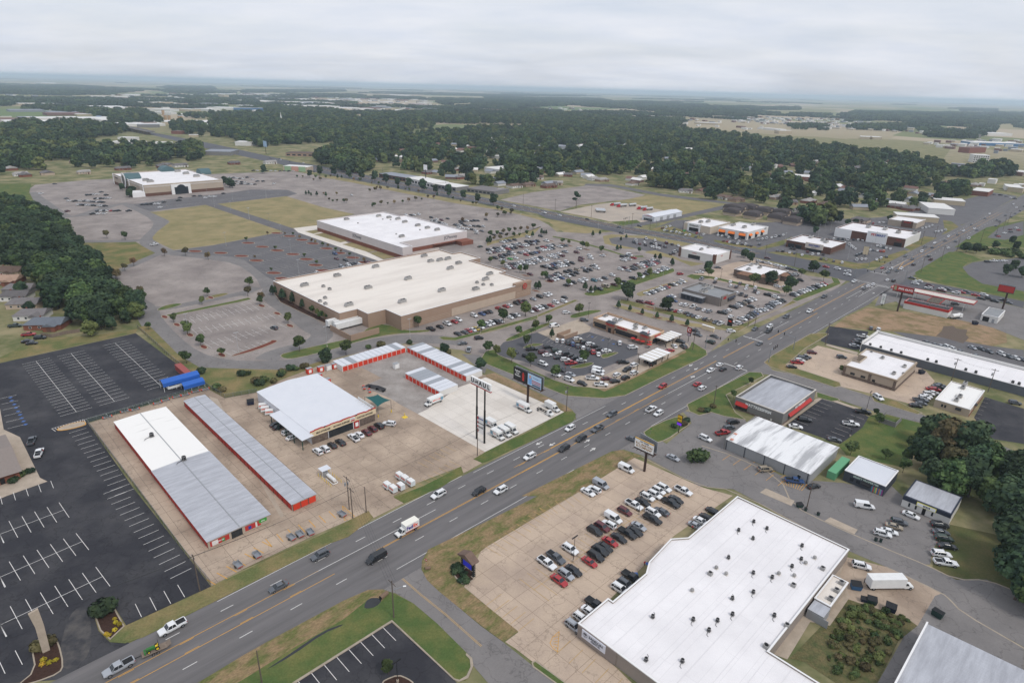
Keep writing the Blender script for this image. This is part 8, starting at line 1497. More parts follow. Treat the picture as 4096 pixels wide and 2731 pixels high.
def dolly(label,p,hd):
 o = thing('car_dolly',label,'trailer',(p[0],p[1],.06),hd,'tow dollies along the fence');b = MB();b.box(-.8,.8,-1.3,-.7,.35,.45);b.box(-.8,.8,.7,1.3,.35,.45);b.box(-.15,.15,-1.2,1.2,.3,.4);b.tube((0,0,.35),(2.2,0,.35),.08,5);b.build('frame',STEEL,o)
 for s in (-1,1): MB().box(-.5,.5,s*1.42-.14,s*1.42+.14,.35,.72).build('fender',UORANGE,o);put('wheel',SMALLW,o,(0,s*1.42,.3))
for i,pp in enumerate([(-148.8,204.8),(-145.1,209.6),(-142.2,211.3),(-136.6,216.9),(-134.9,219.5),(-132.1,222.5),(-129.6,224.3),(-126.9,227.4),(-124,229.6),(-60.8,235),(-57.9,232.2)]): dolly(f'{ordinal(i+1)} tow dolly from the left on the removal yard',pp,R(-50 if i < 9 else 20))
def pod(label,p,m,k=1.0):
 o = thing('storage_pod',label,'storage box',(p[0],p[1],.08),S45,'storage pods behind the showroom');MB().box(-1.2*k,1.2*k,-.9,.9,.1,2.4).build('box',m,o);MB().box(-1.25*k,1.25*k,-.95,.95,2.4,2.5).build('lid',GREYM,o);MB().box(-.6,.6,-.93,-.9,.5,1.9).build('label_panel',LIGHTT,o)
for i,(pp,m_) in enumerate(zip([(-87.4,248.1),(-83.2,250.3),(-80.3,252.1),(-78.2,254),(-51.2,255.8),(-81.7,242.7),(-76.8,238.1)],(REDO,REDO,BOXW,REDO,BOXW,REDO,REDO))): pod(f'{["orange", "white"][m_ is BOXW]} storage pod, {ordinal(i+1)} counted along the back of the yard',pp,m_)
p_,q_ = [(-78.5,101.4),(-75.1,104.1)];o = thing('tractor_trailer','flat trailer towed by the silver pickup on the main road','trailer',(*lerp(p_,q_,.5),.08),ang(q_,p_));MB().box(-2.6,2.4,-.95,.95,.5,.6).build('deck',WOODF,o);MB().box(2.4,3.8,-.06,.06,.45,.55).build('tow_bar',BLACK,o);MB().hexa([(-2.6,-.9,.6),(-2.5,-.9,.6),(-2.5,.9,.6),(-2.6,.9,.6)],[(-3.4,-.9,1.0),(-3.3,-.9,1.0),(-3.3,.9,1.0),(-3.4,.9,1.0)]).build('ramp',WOODF,o)
for x in (-.6,.3):
 for s in (-1,1): put('wheel',SMALLW,o,(x,s*1.05,.3))
JG = mat('tractor_green',srgb(52,110,52),.4);JY = mat('tractor_yellow',srgb(222,190,50),.4)
o2 = thing('tractor','small green tractor with yellow seat riding on the flat trailer','tractor',(*lerp(p_,q_,.5),.68),ang(q_,p_));MB().box(-.2,1.4,-.32,.32,.4,.95).build('bonnet',JG,o2);MB().box(-1.1,-.1,-.5,.5,.45,.65).build('platform',JG,o2);MB().box(-.9,-.4,-.25,.25,.65,.85).box(-.95,-.85,-.25,.25,.85,1.25).build('seat',JY,o2);b = MB();b.box(1.6,1.9,-.7,.7,.1,.5);b.box(.8,1.7,-.5,-.4,.4,.55);b.box(.8,1.7,.4,.5,.4,.55);b.build('loader',JG,o2)
b = MB()
for s in (-1,1): b.tube((-1.0,s*.45,.6),(-1.05,s*.45,1.9),.04,5)
b.tube((-1.05,-.45,1.9),(-1.05,.45,1.9),.04,5);b.build('roll_bar',BLACK,o2)
for x,s,k in ((-.7,-1,1.5),(-.7,1,1.5),(1.0,-1,1),(1.0,1,1)): w2 = put('wheel',wheel_mesh(.3*k).mesh('wheel',[TYRE,JY]),o2,(x,s*.55,.3*k))
for i,(s0,t0,L_) in enumerate(((152.2,286.6,6),(159,283.2,15.5),(157.5,279.6,15.5))):
 o = thing('semi_trailer',['short pale trailer left in the store dock','white box trailer farther from the camera in the store dock','white box trailer nearest the camera in the store dock'][i],'trailer',(*st(s0-2,t0-4.6),.05),S45,'white box trailers in the dock');MB().box(-L_/2,L_/2,-1.3,1.3,1.1,4.0).build('box',BOXW,o);MB().box(-L_/2+.4,-L_/2+2.6,-.9,.9,.5,1.1).build('bogie',TRIM,o)
 for x in (-L_/2+.9,-L_/2+2.1):
  for s in (-1,1): put('wheel',WHEELT,o,(x,s*1.05,.45))
 for y in (-.7,.7): MB().box(L_/2-2.2,L_/2-2.0,y-.08,y+.08,0,1.1).build('landing_leg',STEEL,o)
CHROME = mat('polished_tank',srgb(206,208,210),.25,metal=.7)
def tanker(label,p,hd,cab=True):
 o = thing('tanker_truck',label,'tanker',(p[0],p[1],.05),hd,'tanker trucks at the depot');b = MB();b.tube((-6,0,2.1),(4,0,2.1),1.15,12);b.build('tank',CHROME,o);MB().box(-6,4,-.5,.5,.7,1.1).build('chassis',TRIM,o)
 for x in (-5,-3.8,2.6): 
  for s in (-1,1): put('wheel',WHEELT,o,(x,s*1.0,.45))
 if cab: MB().box(4.3,6.4,-1.1,1.1,.6,2.9).box(6.4,8.0,-1.0,1.0,.6,1.9).build('cab',mat('tractor_red',srgb(176,44,48),.4),o);MB().box(6.38,6.45,-.95,.95,2.0,2.7).build('windscreen',CARGL,o)
for i,(pp,cb) in enumerate(zip([(110,700),(116,693),(127,698),(136,682),(141,676),(89,662),(89,655)],(1,1,0,1,1,0,0))): tanker(f'{ordinal(i+1)} {"red-cabbed tanker" if cb else "silver tank trailer"} in the depot yard, counted from the road corner',pp,R(215) if i < 5 else R(-15),cb)
o = thing('tank_lorry','white tank lorry parked beside the petrol station shop','truck',(*[(256,346)][0],.05),R(20));b = MB();b.tube((-4,0,1.9),(1.2,0,1.9),1.1,10);b.build('tank',BOXW,o);MB().box(1.6,3.4,-1.1,1.1,.6,2.7).build('cab',BOXW,o);MB().box(3.38,3.45,-.9,.9,1.7,2.5).build('windscreen',CARGL,o);MB().box(-4,3,-.5,.5,.5,.9).build('chassis',TRIM,o)
for x in (-3,-1.8,2.4):
 for s in (-1,1): put('wheel',WHEELT,o,(x,s*1.0,.42))
def container(label,s0,s1,t0,t1,h,m,name='shipping_container'):
 o = thing(name,label,'container',(*st((s0+s1)/2,(t0+t1)/2),.06),S45);w_,d_ = (s1-s0)/2,(t1-t0)/2;MB().box(-w_,w_,-d_,d_,0,h).build('box',m,o);n = int(max(w_,d_)*2/.6)
 for i in range(n):
  b = MB();a = -max(w_,d_)+.3+i*.6
  if w_ > d_: b.box(a-.12,a+.12,-d_-.04,-d_+.02,.15,h-.15)
  else: b.box(-w_-.04,-w_+.02,a-.12,a+.12,.15,h-.15)
  b.build('rib',m,o)
 MB().box(-w_-.03,w_+.03,-d_-.03,d_+.03,h,h+.05).build('roof',m,o)
container('rust-red shipping container behind the blue carport',72.4,75,265,278,2.6,mat('container_red',srgb(150,78,74),.6));container('green shipping container between metal building and charcoal office',200.6,213.5,49.2,51.8,2.6,mat('container_green',srgb(98,158,118),.6))
CBLUE = mat('carport_blue',srgb(44,96,178),.4)
def carport(label,s0,s1,t0,t1,h):
 o = thing('carport',label,'carport',(*st((s0+s1)/2,(t0+t1)/2),.05),S45,'blue carports on the church lot');w_,d_ = (s1-s0)/2,(t1-t0)/2;b = MB();b.hexa([(-w_,-d_,h),(w_,-d_,h),(w_,0,h+.9),(-w_,0,h+.9)],[(-w_,-d_,h+.08),(w_,-d_,h+.08),(w_,0,h+.98),(-w_,0,h+.98)]);b.hexa([(-w_,0,h+.9),(w_,0,h+.9),(w_,d_,h),(-w_,d_,h)],[(-w_,0,h+.98),(w_,0,h+.98),(w_,d_,h+.08),(-w_,d_,h+.08)]);b.build('roof',CBLUE,o);MB().box(-w_,w_,-d_-.03,-d_+.03,h-1.5,h+.05).build('side_sheet',CBLUE,o)
 for i in range(4):
  for s in (-1,1): x = -w_+.2+(2*w_-.4)*i/3;MB().box(x-.06,x+.06,s*(d_-.1)-.06,s*(d_-.1)+.06,0,h).build('post',LIGHTT,o)
carport('tall long blue carport over a white bus',61.8,76,258.6,263.4,3.6);carport('low blue carport in front of the long one',67.8,76,253.5,257.8,2.4)
o = thing('bus','white bus half hidden under the blue carport','bus',(*st(68,260),.05),R(225));MB().box(-5,4.5,-1.2,1.2,.6,2.9).build('body',BOXW,o);MB().box(-4,4,-1.22,1.22,1.7,2.4).build('windows',CARGL,o)
for x in (-3,3):
 for s in (-1,1): put('wheel',WHEELT,o,(x,s*1.05,.42))
def dumpster(label,p,rz,m,k=1.0):
 o = thing('dumpster',label,'dumpster',(p[0],p[1],.08),rz);o.scale = (k,)*3;MB().hexa([(-.9,-.6,.1),(.9,-.6,.1),(.9,.6,.1),(-.9,.6,.1)],[(-1.0,-.8,1.2),(1.0,-.8,1.2),(1.0,.8,1.45),(-1.0,.8,1.45)]).build('bin',m,o);MB().hexa([(-1.02,-.82,1.22),(1.02,-.82,1.22),(1.02,.82,1.47),(-1.02,.82,1.47)],[(-1.02,-.82,1.27),(1.02,-.82,1.27),(1.02,.82,1.52),(-1.02,.82,1.52)]).build('lid',TRIM,o)
DB = mat('dumpster_navy',srgb(34,42,62),.6);DG_ = mat('dumpster_green',srgb(40,62,58),.6);DBL = mat('dumpster_blue',srgb(52,92,130),.6)
for lb,pp,rz,m_,k in (('navy dumpster beside the showroom',[(-101.1,218.3)][0],.4,DB,1.3),('blue dumpster behind the box truck',[(89.8,127.7)][0],-.2,DBL,1.25),('dark green dumpster on the service drive',[(105.5,119.2)][0],2.2,DG_,1.2),('black dumpster at the edge of the overgrown yard',[(94.8,120.6)][0],-.6,DB,1.2),('small dark bin left of the yard dumpsters',[(89.8,123.4)][0],-.3,DB,.8),('long dark skip between the yard bins',[(91.4,122.9)][0],-.4,DG_,1.1),('dark dumpster on the dirt lot by the car wash',[(260,336)][0],0,DB,1.3),('dumpster in the alley behind the bank',[(188.2,265.5)][0],.3,DB,1.2),('open rusty bin at the verge by the back street',[(89.5,161.8)][0],.2,DG_,.9)): dumpster(lb,pp,rz,m_,k)
for i,pp in enumerate([(90.6,160),(93.5,157.9),(105,146.8),(106.2,146.4)]): o = thing('wheelie_bin',f'{ordinal(i+1)} wheelie bin from the left along the back street','bin',(*pp,.06),.3*i,'wheelie bins on the back street');MB().hexa([(-.28,-.3,0),(.28,-.3,0),(.28,.3,0),(-.28,.3,0)],[(-.33,-.37,1),(.33,-.37,1),(.33,.37,1),(-.33,.37,1)]).build('bin',DG_,o);MB().box(-.35,.35,-.4,.4,1,1.06).build('lid',TRIM,o)
for lb,s0,s1,t0,t1,m_ in (('tan bin enclosure on the restaurant lot',227.5,238,190.5,195.5,TANW),('grey block enclosure on the lawn behind the mattress store',255.5,263.5,46.8,52.8,GREYW)):
 o = thing('bin_enclosure',lb,'enclosure',(*st((s0+s1)/2,(t0+t1)/2),.05),S45);w_,d_ = (s1-s0)/2,(t1-t0)/2
 for r_ in ((-w_,w_,-d_,-d_+.2),(-w_,-w_+.2,-d_+.2,d_-.2),(-w_,w_,d_-.2,d_)): MB().box(*r_,0,2.0).build('wall',m_,o)
# ------------------------------------------------------------------ signs
def on_st(s,t): return (*st(s,t),0.06)
o = thing('pole_sign','tall U-HAUL letter sign on two black poles at the pale pad','sign',on_st(131.1,145.6),S45)
for y in (2.05,-2.05): b = MB();b.cone(0,y,0,13,.36,.36,10);b.cone(0,y,13,22,.28,.28,10);b.build('pole',BLACK,o)
for i,ch in enumerate(('U','-H','A','U','L')):
 y = 4.0-i*2.05;q = MB().box(-.35,.35,y-.98,y+.98,21.4,23.9).build('letter_box',LIGHTT,o);MB().box(-.37,.37,y-.98,y+.98,21.0,21.4).build('red_edge',REDM,q);lettering(ch,2.3 if len(ch) < 2 else 1.7,DARKT,q,(-.4,y,22.65),math.pi,bold=.06)
for z0,z1,tx in ((8.0,9.8,'PROPANE'),(6.4,7.9,'STORAGE ROOMS'),(4.9,6.3,'HITCHES'),(3.0,4.8,'')):
 q = MB().box(-.15,.15,-1.7,1.7,z0,z1).build('panel',LIGHTT,o);MB().box(-.17,-.15,1.0,1.6,z0+.3,z1-.3).build('icon',REDM,q)
 if tx: lettering(tx,.55 if len(tx) < 9 else .36,BLUET if tx == 'PROPANE' else DARKT,q,(-.2,-.3,(z0+z1)/2),math.pi,bold=.02)
RUST = mat('rusty_steel',srgb(72,56,50),.8,var=.5,scale=.6)
def billboard(label,s,t,ts,zb,zt,faces,vee=0.0,r=.5):
 """a billboard on one steel column; faces: (t_from, t_to, material, painter) in metres across the road, seen from -s"""
 o = thing('billboard',label,'billboard',on_st(s,t),S45);MB().cone(0,0,0,zb-.3,r,r,12).build('column',RUST,o);a,c = ts[0]-t,ts[1]-t
 b = MB();b.box(-.9,.9,min(a,c),max(a,c),zb-.35,zb-.2)
 for k in range(6): y = a+(c-a)*k/5;b.box(-1.5,1.5,y-.06,y+.06,zb-.5,zb-.35)
 b.build('catwalk',RUST,o)
 for (f0,f1,m_,painter) in faces:
  y0,y1 = min(f0,f1)-t,max(f0,f1)-t;q = MB().box(-.75,-.55,y0,y1,zb,zt).build('panel',BLACK,o);MB().box(-.79,-.75,y0+.12,y1-.12,zb+.12,zt-.12).build('poster',m_,q)
  MB().hexa([(.5+vee*.3,y0,zb),(.7+vee*.3,y0,zb),(.7+vee,y1,zb),(.5+vee,y1,zb)],[(.5+vee*.3,y0,zt),(.7+vee*.3,y0,zt),(.7+vee,y1,zt),(.5+vee,y1,zt)]).build('rear_panel',GREYM,o)
  if painter: painter(q,y0,y1)
 return o
def patch(q,y0,y1,z0,z1,m,d=.81,name='print'): return MB().box(-d-.004,-d,y0,y1,z0,z1).build(name,m,q)
def tx(q,s,y,z,size,m,**k): return lettering(s,size,m,q,(-.83,y,z),math.pi,extrude=.005,**k)
def cola(q,y0,y1):
 for i,w_ in enumerate(('Refresh','Your','Fandom')): tx(q,w_,y1-2.4,12.3-i*.95,.95,LIGHTT,bold=.02)
 b = MB();b.cone(0,0,0,2.6,.55,.6,10);b.cone(0,0,2.6,3.6,.6,.25,10);o_ = b.build('print_bottle',REDM,q,(-.8,y0+2.0,9.0));o_.scale = (.04,1,1)
def clinic(q,y0,y1):
 patch(q,y1-2.3,y1-.5,8.9,12.2,mat('poster_figure',srgb(120,170,220),.6));patch(q,y1-1.8,y1-1.0,11.4,12.7,mat('poster_skin',srgb(206,160,140),.6),.82);patch(q,y0+.4,y1-2.4,10.6,11.0,REDM);patch(q,y0+.4,y1-2.4,9.8,10.2,REDM);patch(q,y0+.4,y1-2.6,8.8,9.4,NAVY);tx(q,'Trumpeters',y0+2.8,12.2,.7,BLUET)
billboard('black and pale-blue double billboard on a brown column above the pale pad',165,155.2,(163,147.4),8.4,13.5,[(155.4,162.9,BLACK,cola),(147.5,155.0,mat('poster_blue',srgb(178,206,230),.6),clinic)])
def barton(q,y0,y1):
 c = (y0+y1)/2;patch(q,y0+.15,y1-.15,11.2,11.7,mat('poster_gold',srgb(214,164,50),.6));tx(q,'140 YEARS',c,10.7,.75,NAVY,bold=.02);GO = mat('gold_letters',srgb(160,120,60),.6);tx(q,'R.C. BARTON',c,9.75,1.05,GO,bold=.03);tx(q,'& COMPANY',c,8.75,1.05,GO,bold=.03)
billboard('white billboard with gold lettering on a brown column at the tan lot',158.6,94.8,(99.3,91.7),7.8,11.9,[(91.7,99.3,LIGHTT,barton)],vee=1.6,r=.42)
def burger(q,y0,y1): tx(q,'FIVE GUYS',(y0+y1)/2-1.2,13.7,1.6,LIGHTT,bold=.06);patch(q,y1-1.9,y1-.6,12.5,14.9,mat('poster_cup',srgb(150,150,120),.6))
billboard('red FIVE GUYS billboard beside the petrol station',413,90.9,(96,85.2),12.0,15.3,[(85.2,96,mat('poster_red',srgb(168,50,46),.6),burger)])
billboard('red and white billboard seen edge-on at the right edge',469,48.9,(54,46),10.5,14.5,[(46,54,MATS['poster_red'],None)],vee=4)
o = thing('screen_sign','brown gabled sign with blue screen on lattice posts at the tan lot corner','sign',on_st(84.8,98.6),S45)
for y in (-2.1,2.1):
 b = MB()
 for dx in (-.3,.3):
  for dy in (-.3,.3): b.box(dx-.05,dx+.05,y+dy-.05,y+dy+.05,0,4.9)
 for k in range(8): b.box(-.34,.34,y-.34,y+.34,.3+k*.6,.36+k*.6)
 b.build('lattice_post',TRIM,o);MB().box(-.5,.5,y-.5,y+.5,0,.25).build('footing',CONC,o)
MB().box(-.3,.3,-1.8,1.8,1.9,4.5).build('screen_case',TRIM,o);MB().box(-.33,-.3,-1.65,1.65,2.05,4.35).build('screen',mat('led_blue',srgb(40,44,150),.4,emit=.5),o)
b = MB();b.face([(-1.2,-3,5.0),(-1.2,3,5.0),(-1.2,0,6.4)]);b.face([(-1.2,3,5.0),(1.2,3,5.0),(1.2,0,6.4),(-1.2,0,6.4)]);b.face([(1.2,-3,5.0),(-1.2,-3,5.0),(-1.2,0,6.4),(1.2,0,6.4)]);b.face([(1.2,-3,5),(1.2,0,6.4),(1.2,3,5)]);b.box(-1.1,1.1,-2.9,2.9,4.7,4.98);b.build('gable_roof',BSHING,o)
def post_sign(label,s,t,boxes,pole=BLACK,h=6.0,name='pylon_sign',r=.14):
 o = thing(name,label,'sign',on_st(s,t),S45);MB().cone(0,0,0,h,r,r,8).build('pole',pole,o)
 for z0,z1,w_,m_,txt,tm,sz in boxes:
  q = MB().box(-.25,.25,-w_/2,w_/2,z0,z1).build('sign_box',BLACK,o);MB().box(-.28,-.25,-w_/2+.1,w_/2-.1,z0+.1,z1-.1).build('sign_face',m_,q)
  if txt: lettering(txt,sz,tm,q,(-.32,0,(z0+z1)/2),math.pi,bold=.03)
post_sign('red chicken restaurant pylon with white script C above a reader board',273.4,147.4,[(5.0,7.6,2.4,REDM,'C',LIGHTT,2.2),(3.2,4.8,1.9,mat('reader',srgb(170,150,160),.6),'',DARKT,.4)])
post_sign('yellow shop sign with purple screen on the grass by the back street',189.5,101,[(4.6,7.3,1.9,mat('sign_yellow',srgb(222,178,40),.6),'SIMPLY',DARKT,.42),(3.1,4.3,2.0,mat('led_purple',srgb(110,50,200),.5,emit=.6),'',DARKT,.4)])
post_sign('white petrol price pylon with green and red figures',417.5,100.7,[(1.0,7.6,2.4,LIGHTT,'',DARKT,1),(5.0,6.2,1.8,mat('sign_teal',srgb(40,100,130),.5),'3.09',LIGHTT,.8),(3.4,4.6,1.8,mat('price_green',srgb(50,130,70),.5),'3.49',LIGHTT,.8)],r=.3)
post_sign('tall shop directory pylon on the corner of the far crossroads',545,152,[(1.5,8,4,CREAM,'',DARKT,1),(5.5,7.4,3.4,mat('dir_green',srgb(110,130,100),.6),'',DARKT,1)],r=.3)
post_sign('blue and white sign on a tall pole beside the far avenue',*tost([(-433,1128)][0]),[(12,22,14,mat('sign_paleblue',srgb(170,196,220),.6),'',DARKT,1)],h=13,r=.4)
post_sign('tall white dealer sign above the shop strip',*tost([(-117,834)][0]),[(16,23,8,LIGHTT,'',BLUET,1.2)],h=17,r=.5)
o = thing('pepper_sign','black monument sign with a red pepper at the main road corner','sign',(*[(118,323)][0],.1),S45);MB().box(-.4,.4,-1.3,1.3,0,4.2).build('body',BLACK,o);MB().hexa([(-.45,-1,2.2),(-.42,-1,2.2),(-.42,.9,2.6),(-.45,.9,2.6)],[(-.45,-.6,3.2),(-.42,-.6,3.2),(-.42,.8,3.0),(-.45,.8,3.0)]).build('pepper',LORANGE,o)
o = thing('monument_sign','low cream monument sign on the mall drive median','sign',(*[(104,315)][0],.1),S45);MB().box(-.5,.5,-3.4,3.4,0,2.2).build('body',CREAM,o);MB().box(-.6,.6,-3.6,3.6,2.2,2.4).build('cap',CAPW,o)
p_ = [(-100.3,102.3)][0];o = thing('church_sign','tall tapered concrete sign tower at the church entrance','sign',(*p_,.1),S45);b = MB();b.hexa([(-.7,-.35,0),(.7,-.35,0),(.7,.35,0),(-.7,.35,0)],[(-.5,-.3,7),(1.0,-.3,7),(1.0,.3,7),(-.5,.3,7)]);b.hexa([(-.5,-.3,7),(1.0,-.3,7),(1.0,.3,7),(-.5,.3,7)],[(-.9,-.3,11),(.9,-.3,11.3),(.9,.3,11.3),(-.9,.3,11)]);b.build('tower',CONC,o);MB().box(-.6,.6,-.5,.5,0,.4).build('footing',CONC,o)
for lb,px,m_,n_ in (('red octagonal stop sign at the side road mouth',[(-20.9,131.4)][0],REDM,8),('small green street sign on the grass by the back street',[(51.8,203.5)][0],MATS['sign_green'],4)):
 o = thing('road_sign',lb,'sign',(*px,.1),S45);MB().cone(0,0,0,2.4,.04,.04,6).build('post',STEEL,o);disc('sign_plate',m_,.42,0,0,2.3,.03,o,R(200),n=n_);
 if n_ == 8: lettering('STOP',.28,LIGHTT,o,(-.06,-.03,2.3),R(200))
# ------------------------------------------------------------------ poles, lamps, signals, wires
WOODP = mat('pole_wood',srgb(96,86,78),.95,fine=.15);WIRE = mat('wire',srgb(52,52,54),.6)
POLES = {}
def utility_pole(k,label,p,h,arm=1.6,tr=False):
 o = thing('utility_pole',label,'utility pole',(*p,0),S45,'wooden utility poles');MB().cone(0,0,0,h,.17,.11,8).build('pole',WOODP,o);POLES[k] = (p[0],p[1],h)
 if arm: MB().box(-.07,.07,-arm,arm,h-.7,h-.55).build('crossarm',WOODP,o);[MB().cone(0,y,h-.55,h-.3,.06,.04,6).build('insulator',GREYM,o) for y in (-arm+.1,0.4,arm-.1)]
 if tr: [MB().cone(x,.5,h-3.2,h-2.2,.28,.28,10).build('transformer',GREYM,o) for x in (-.4,.4)]
for k,lb,pp,h_,ar,tr in (('a','utility pole at the church lot corner',[(-75.2,120.8)][0],11.3,1.0,0),('b','utility pole with transformers in front of the storage buildings',[(-46.8,154.6)][0],11.5,1.8,1),('c','utility pole beside the one with transformers',[(-44.8,150.6)][0],10.5,1.6,0),('d','bare utility pole at the removal yard driveway',[(-41.5,153.4)][0],9,0,0),('e','utility pole with street lamp at the side road corner',[(-26.2,114.2)][0],11.1,1.5,0),('f','utility pole in front of the U-HAUL sign',[(-10.8,185.9)][0],11,.9,0),('g','utility pole with crossarms at the mouth of the store drive',[(22,219.7)][0],11,1.6,1),('h','utility pole on the restaurant verge by the order canopy',[(55.6,254.9)][0],11,1.2,0),('i','utility pole beside the signal at the chicken restaurant',[(88.7,286.8)][0],12,1.0,0),('j','utility pole on the lawn of the mattress store',[(82.7,229.6)][0],8.5,.8,0),('k','utility pole by the dark lot beyond the signal',[(158.8,298.3)][0],12,1.4,0),('l','utility pole behind the bank by the long grey building',[(197.7,258.7)][0],11,1.4,1),('m','utility pole right of the small tan office',[(206.7,247.9)][0],11,1.3,1),('n','utility pole on the verge of the restaurant row',[(128,323)][0],11,.9,0),('o','thin utility pole by the back street bins',[(91.7,161.6)][0],9,0,0),('p','dark utility pole on the grass at the bottom edge',[(-50.3,95.4)][0],9.5,0,0)): utility_pole(k,lb,pp,h_,ar,tr)
WN = dict(ac='between church lot corner and storage yard',za='off the church lot corner',cf='between storage yard and U-HAUL sign',fg='between U-HAUL sign and store drive',be='crossing the main road',gh='along the restaurant verge',hi='to the restaurant signal',iN='past the mall drive',lm='along the grey building',kl='behind the bank')
WN['in'] = WN.pop('iN')
for nm,L_ in (('along the far main road',[(369,521),(333,484),(414,558),(296,448),(507,654),(478,620),(453,594),(380,569),(351,541),(132,324)]),('along the dark avenue',[(75,627),(109,589),(41,659),(8,688),(124,579),(148,556),(161,547),(207,456),(191,473),(-87,795),(-245,916),(-300,989),(-181,876)])):
 for i,pp in enumerate(sorted(L_,key=lambda p: p[0]/p[1])): utility_pole(nm+str(i),f'{ordinal(i+1)} utility pole from the left {nm}',pp,12,1.2)
def wire(a,c,offs=(0,),sag=.8):
 a_,c_ = a,c;a,c = POLES[a],POLES[c]
 for dx in offs:
  b = MB();n = 10;pr = None
  for i in range(n+1):
   t = i/n;q = (a[0]+(c[0]-a[0])*t+dx*RD,a[1]+(c[1]-a[1])*t+dx*RD,a[2]+(c[2]-a[2])*t-.5-4*sag*t*(1-t))
   if pr: b.tube(pr,q,.022,4)
   pr = q
  w_ = b.build('overhead_wire',WIRE);tag(w_,f'thin overhead wire {WN[a_+c_]}, {ordinal(offs.index(dx)+1)} strand','wire','overhead wires')
POLES['z'] = (*[(-113.3,95.8)][0],10)
for a,c,of in (('a','c',(-.8,0,.8)),('z','a',(-.8,0,.8)),('c','f',(0,.5)),('f','g',(0,.6)),('b','e',(-1,-.3,.4,1)),('g','h',(0,.5)),('h','i',(0,.5)),('i','n',(0,)),('l','m',(-.6,.6)),('k','l',(0,))): wire(a,c,of)
o = thing('street_lamp','curved street lamp arm on the corner pole','street lamp',(*[(-26.2,114.2)][0],0),R(10));b = MB();b.tube((.2,0,8.4),(2.6,0,9.2),.06,6);b.build('arm',STEEL,o);MB().box(2.5,3.2,-.14,.14,9.1,9.25).build('lamp_head',LIGHTT,o)
def lot_lamp(i,p,label,h=10.5,m=LIGHTT,heads=2):
 m = mat('lamp_grey',srgb(168,170,172),.5) if m is LIGHTT else m;o = thing('lot_light',label,'light pole',(*p,0),S45,'parking lot light poles');b = MB();b.cone(0,0,.7,h,.09,.05,6);b.build('pole',m,o);MB().cone(0,0,0,.75,.28,.28,8).build('base',CONC,o)
 for k in range(heads): s = (-1)**k;MB().box(min(0,s*1.1),max(0,s*1.1),-.15,.15,h-.05,h+.12).build('lamp_head',m,o)
LAMPS = [(-140,397),(-189,504),(-164,453),(-111,430),(-241,570),(-214,546),(-269,688),(-219,470),(-271,602),(-242,573),(-214,546),(-345,626),(-336,694),(-295,663),(-299,629),(-299,713),(-270,688),(-160.2,290.2),(-125.9,267.2),(-88.2,278.2),(-50.7,291.5),(-110,626),(-84,659),(-38,624),(-84,610),(-218,771),(-155,655),(273,566),(295,590),(328,618),(298,608),(227,526),(287,503),(311,541),(258,480),(5,580),(21,528),(54,428),(75,567),(97,557),(49,403),(97,398),(100,364),(79,335)]
for i,pp in enumerate(sorted(LAMPS,key=lambda p: p[0]/p[1])): lot_lamp(i,pp,f'{ordinal(i+1)} pale lot light pole from the left around the mall lots')
for i,pp in enumerate([(17.9,134.8),(39.2,155.9),(9.4,286),(45.6,278.1),(42,331),(143.7,227.7),(126.6,206.1),(139,411),(-22.2,96.8)]): lot_lamp(i,pp,f'{ordinal(i+1)} slim black lamp post, counted from the tan lot outward',8.2 if i != 8 else 6,BLACK,2)
def signal(label,p,d,L,h=6.2):
 o = thing('traffic_signal',label,'traffic light',(*p,0),d,'traffic signals over the main road');MB().cone(0,0,0,h+.8,.18,.14,8).build('mast',STEEL,o);b = MB();b.tube((0,0,h),(L,0,h+.4),.1,6);b.build('arm',STEEL,o)
 for k in range(3): x = L*(.45+.26*k);q = MB().box(x-.2,x+.2,-.18,.18,h-.6,h+.75).build('signal_head',BLACK,o);[MB().box(x-.12,x+.12,-.24,-.18,h-.45+j*.4,h-.2+j*.4).build('lens',mat(f'lens_{j}',srgb(*[(30,60,44),(90,70,30),(110,30,30)][j]),.3),q) for j in range(3)]
for lb,a,L_ in (('signal mast at the chicken restaurant corner',[(95.7,289.7),(108.4,285)],14),('signal mast on the verge across from the restaurant',[(139.8,291.2),(133,302)],14),('signal mast at the near side of the crossing',[(121.1,273.8),(129.8,283.4)],8),('signal mast at the far crossroads by the petrol station',[(272,426),(265,429)],14),('signal mast at the far crossroads by the restaurants',[(238,429),(245,425)],16),('signal mast on the shop side of the far crossroads',[(263,458),(271,449)],14),('signal mast at the depot corner of the avenue',[(108,600),(99,587)],12),('second signal mast on the avenue by the depot',[(131,586),(121,590)],12)): signal(lb,a[0],ang(*a),L_)
FENCE = bpy.data.materials.new('chain_link');FENCE.use_nodes = True;t_ = FENCE.node_tree;pb = t_.nodes['Principled BSDF'];pb.inputs['Base Color'].default_value = (*srgb(62,84,74),1);pb.inputs['Alpha'].default_value = .45
def fence(label,pts_,h=1.9,name='chain_link_fence',m=None,slat=0):
 o = thing(name,label,'fence',(0,0,0));
 for i in range(len(pts_)-1):
  a,c = pts_[i],pts_[i+1];L = dist(a,c);n = max(1,int(L/3));
  for k in range(n):
   p0,p1 = lerp(a,c,k/n),lerp(a,c,(k+1)/n);MB().cone(*p0,0,h+.1,.05,.05,6).build('post',m or STEEL,o);b = MB();b.face([(*p0,.05),(*p1,.05),(*p1,h),(*p0,h)]);b.build('mesh_panel',m or FENCE,o)
  b = MB();b.tube((*a,h),(*c,h),.03,4);b.build('top_rail',m or STEEL,o)
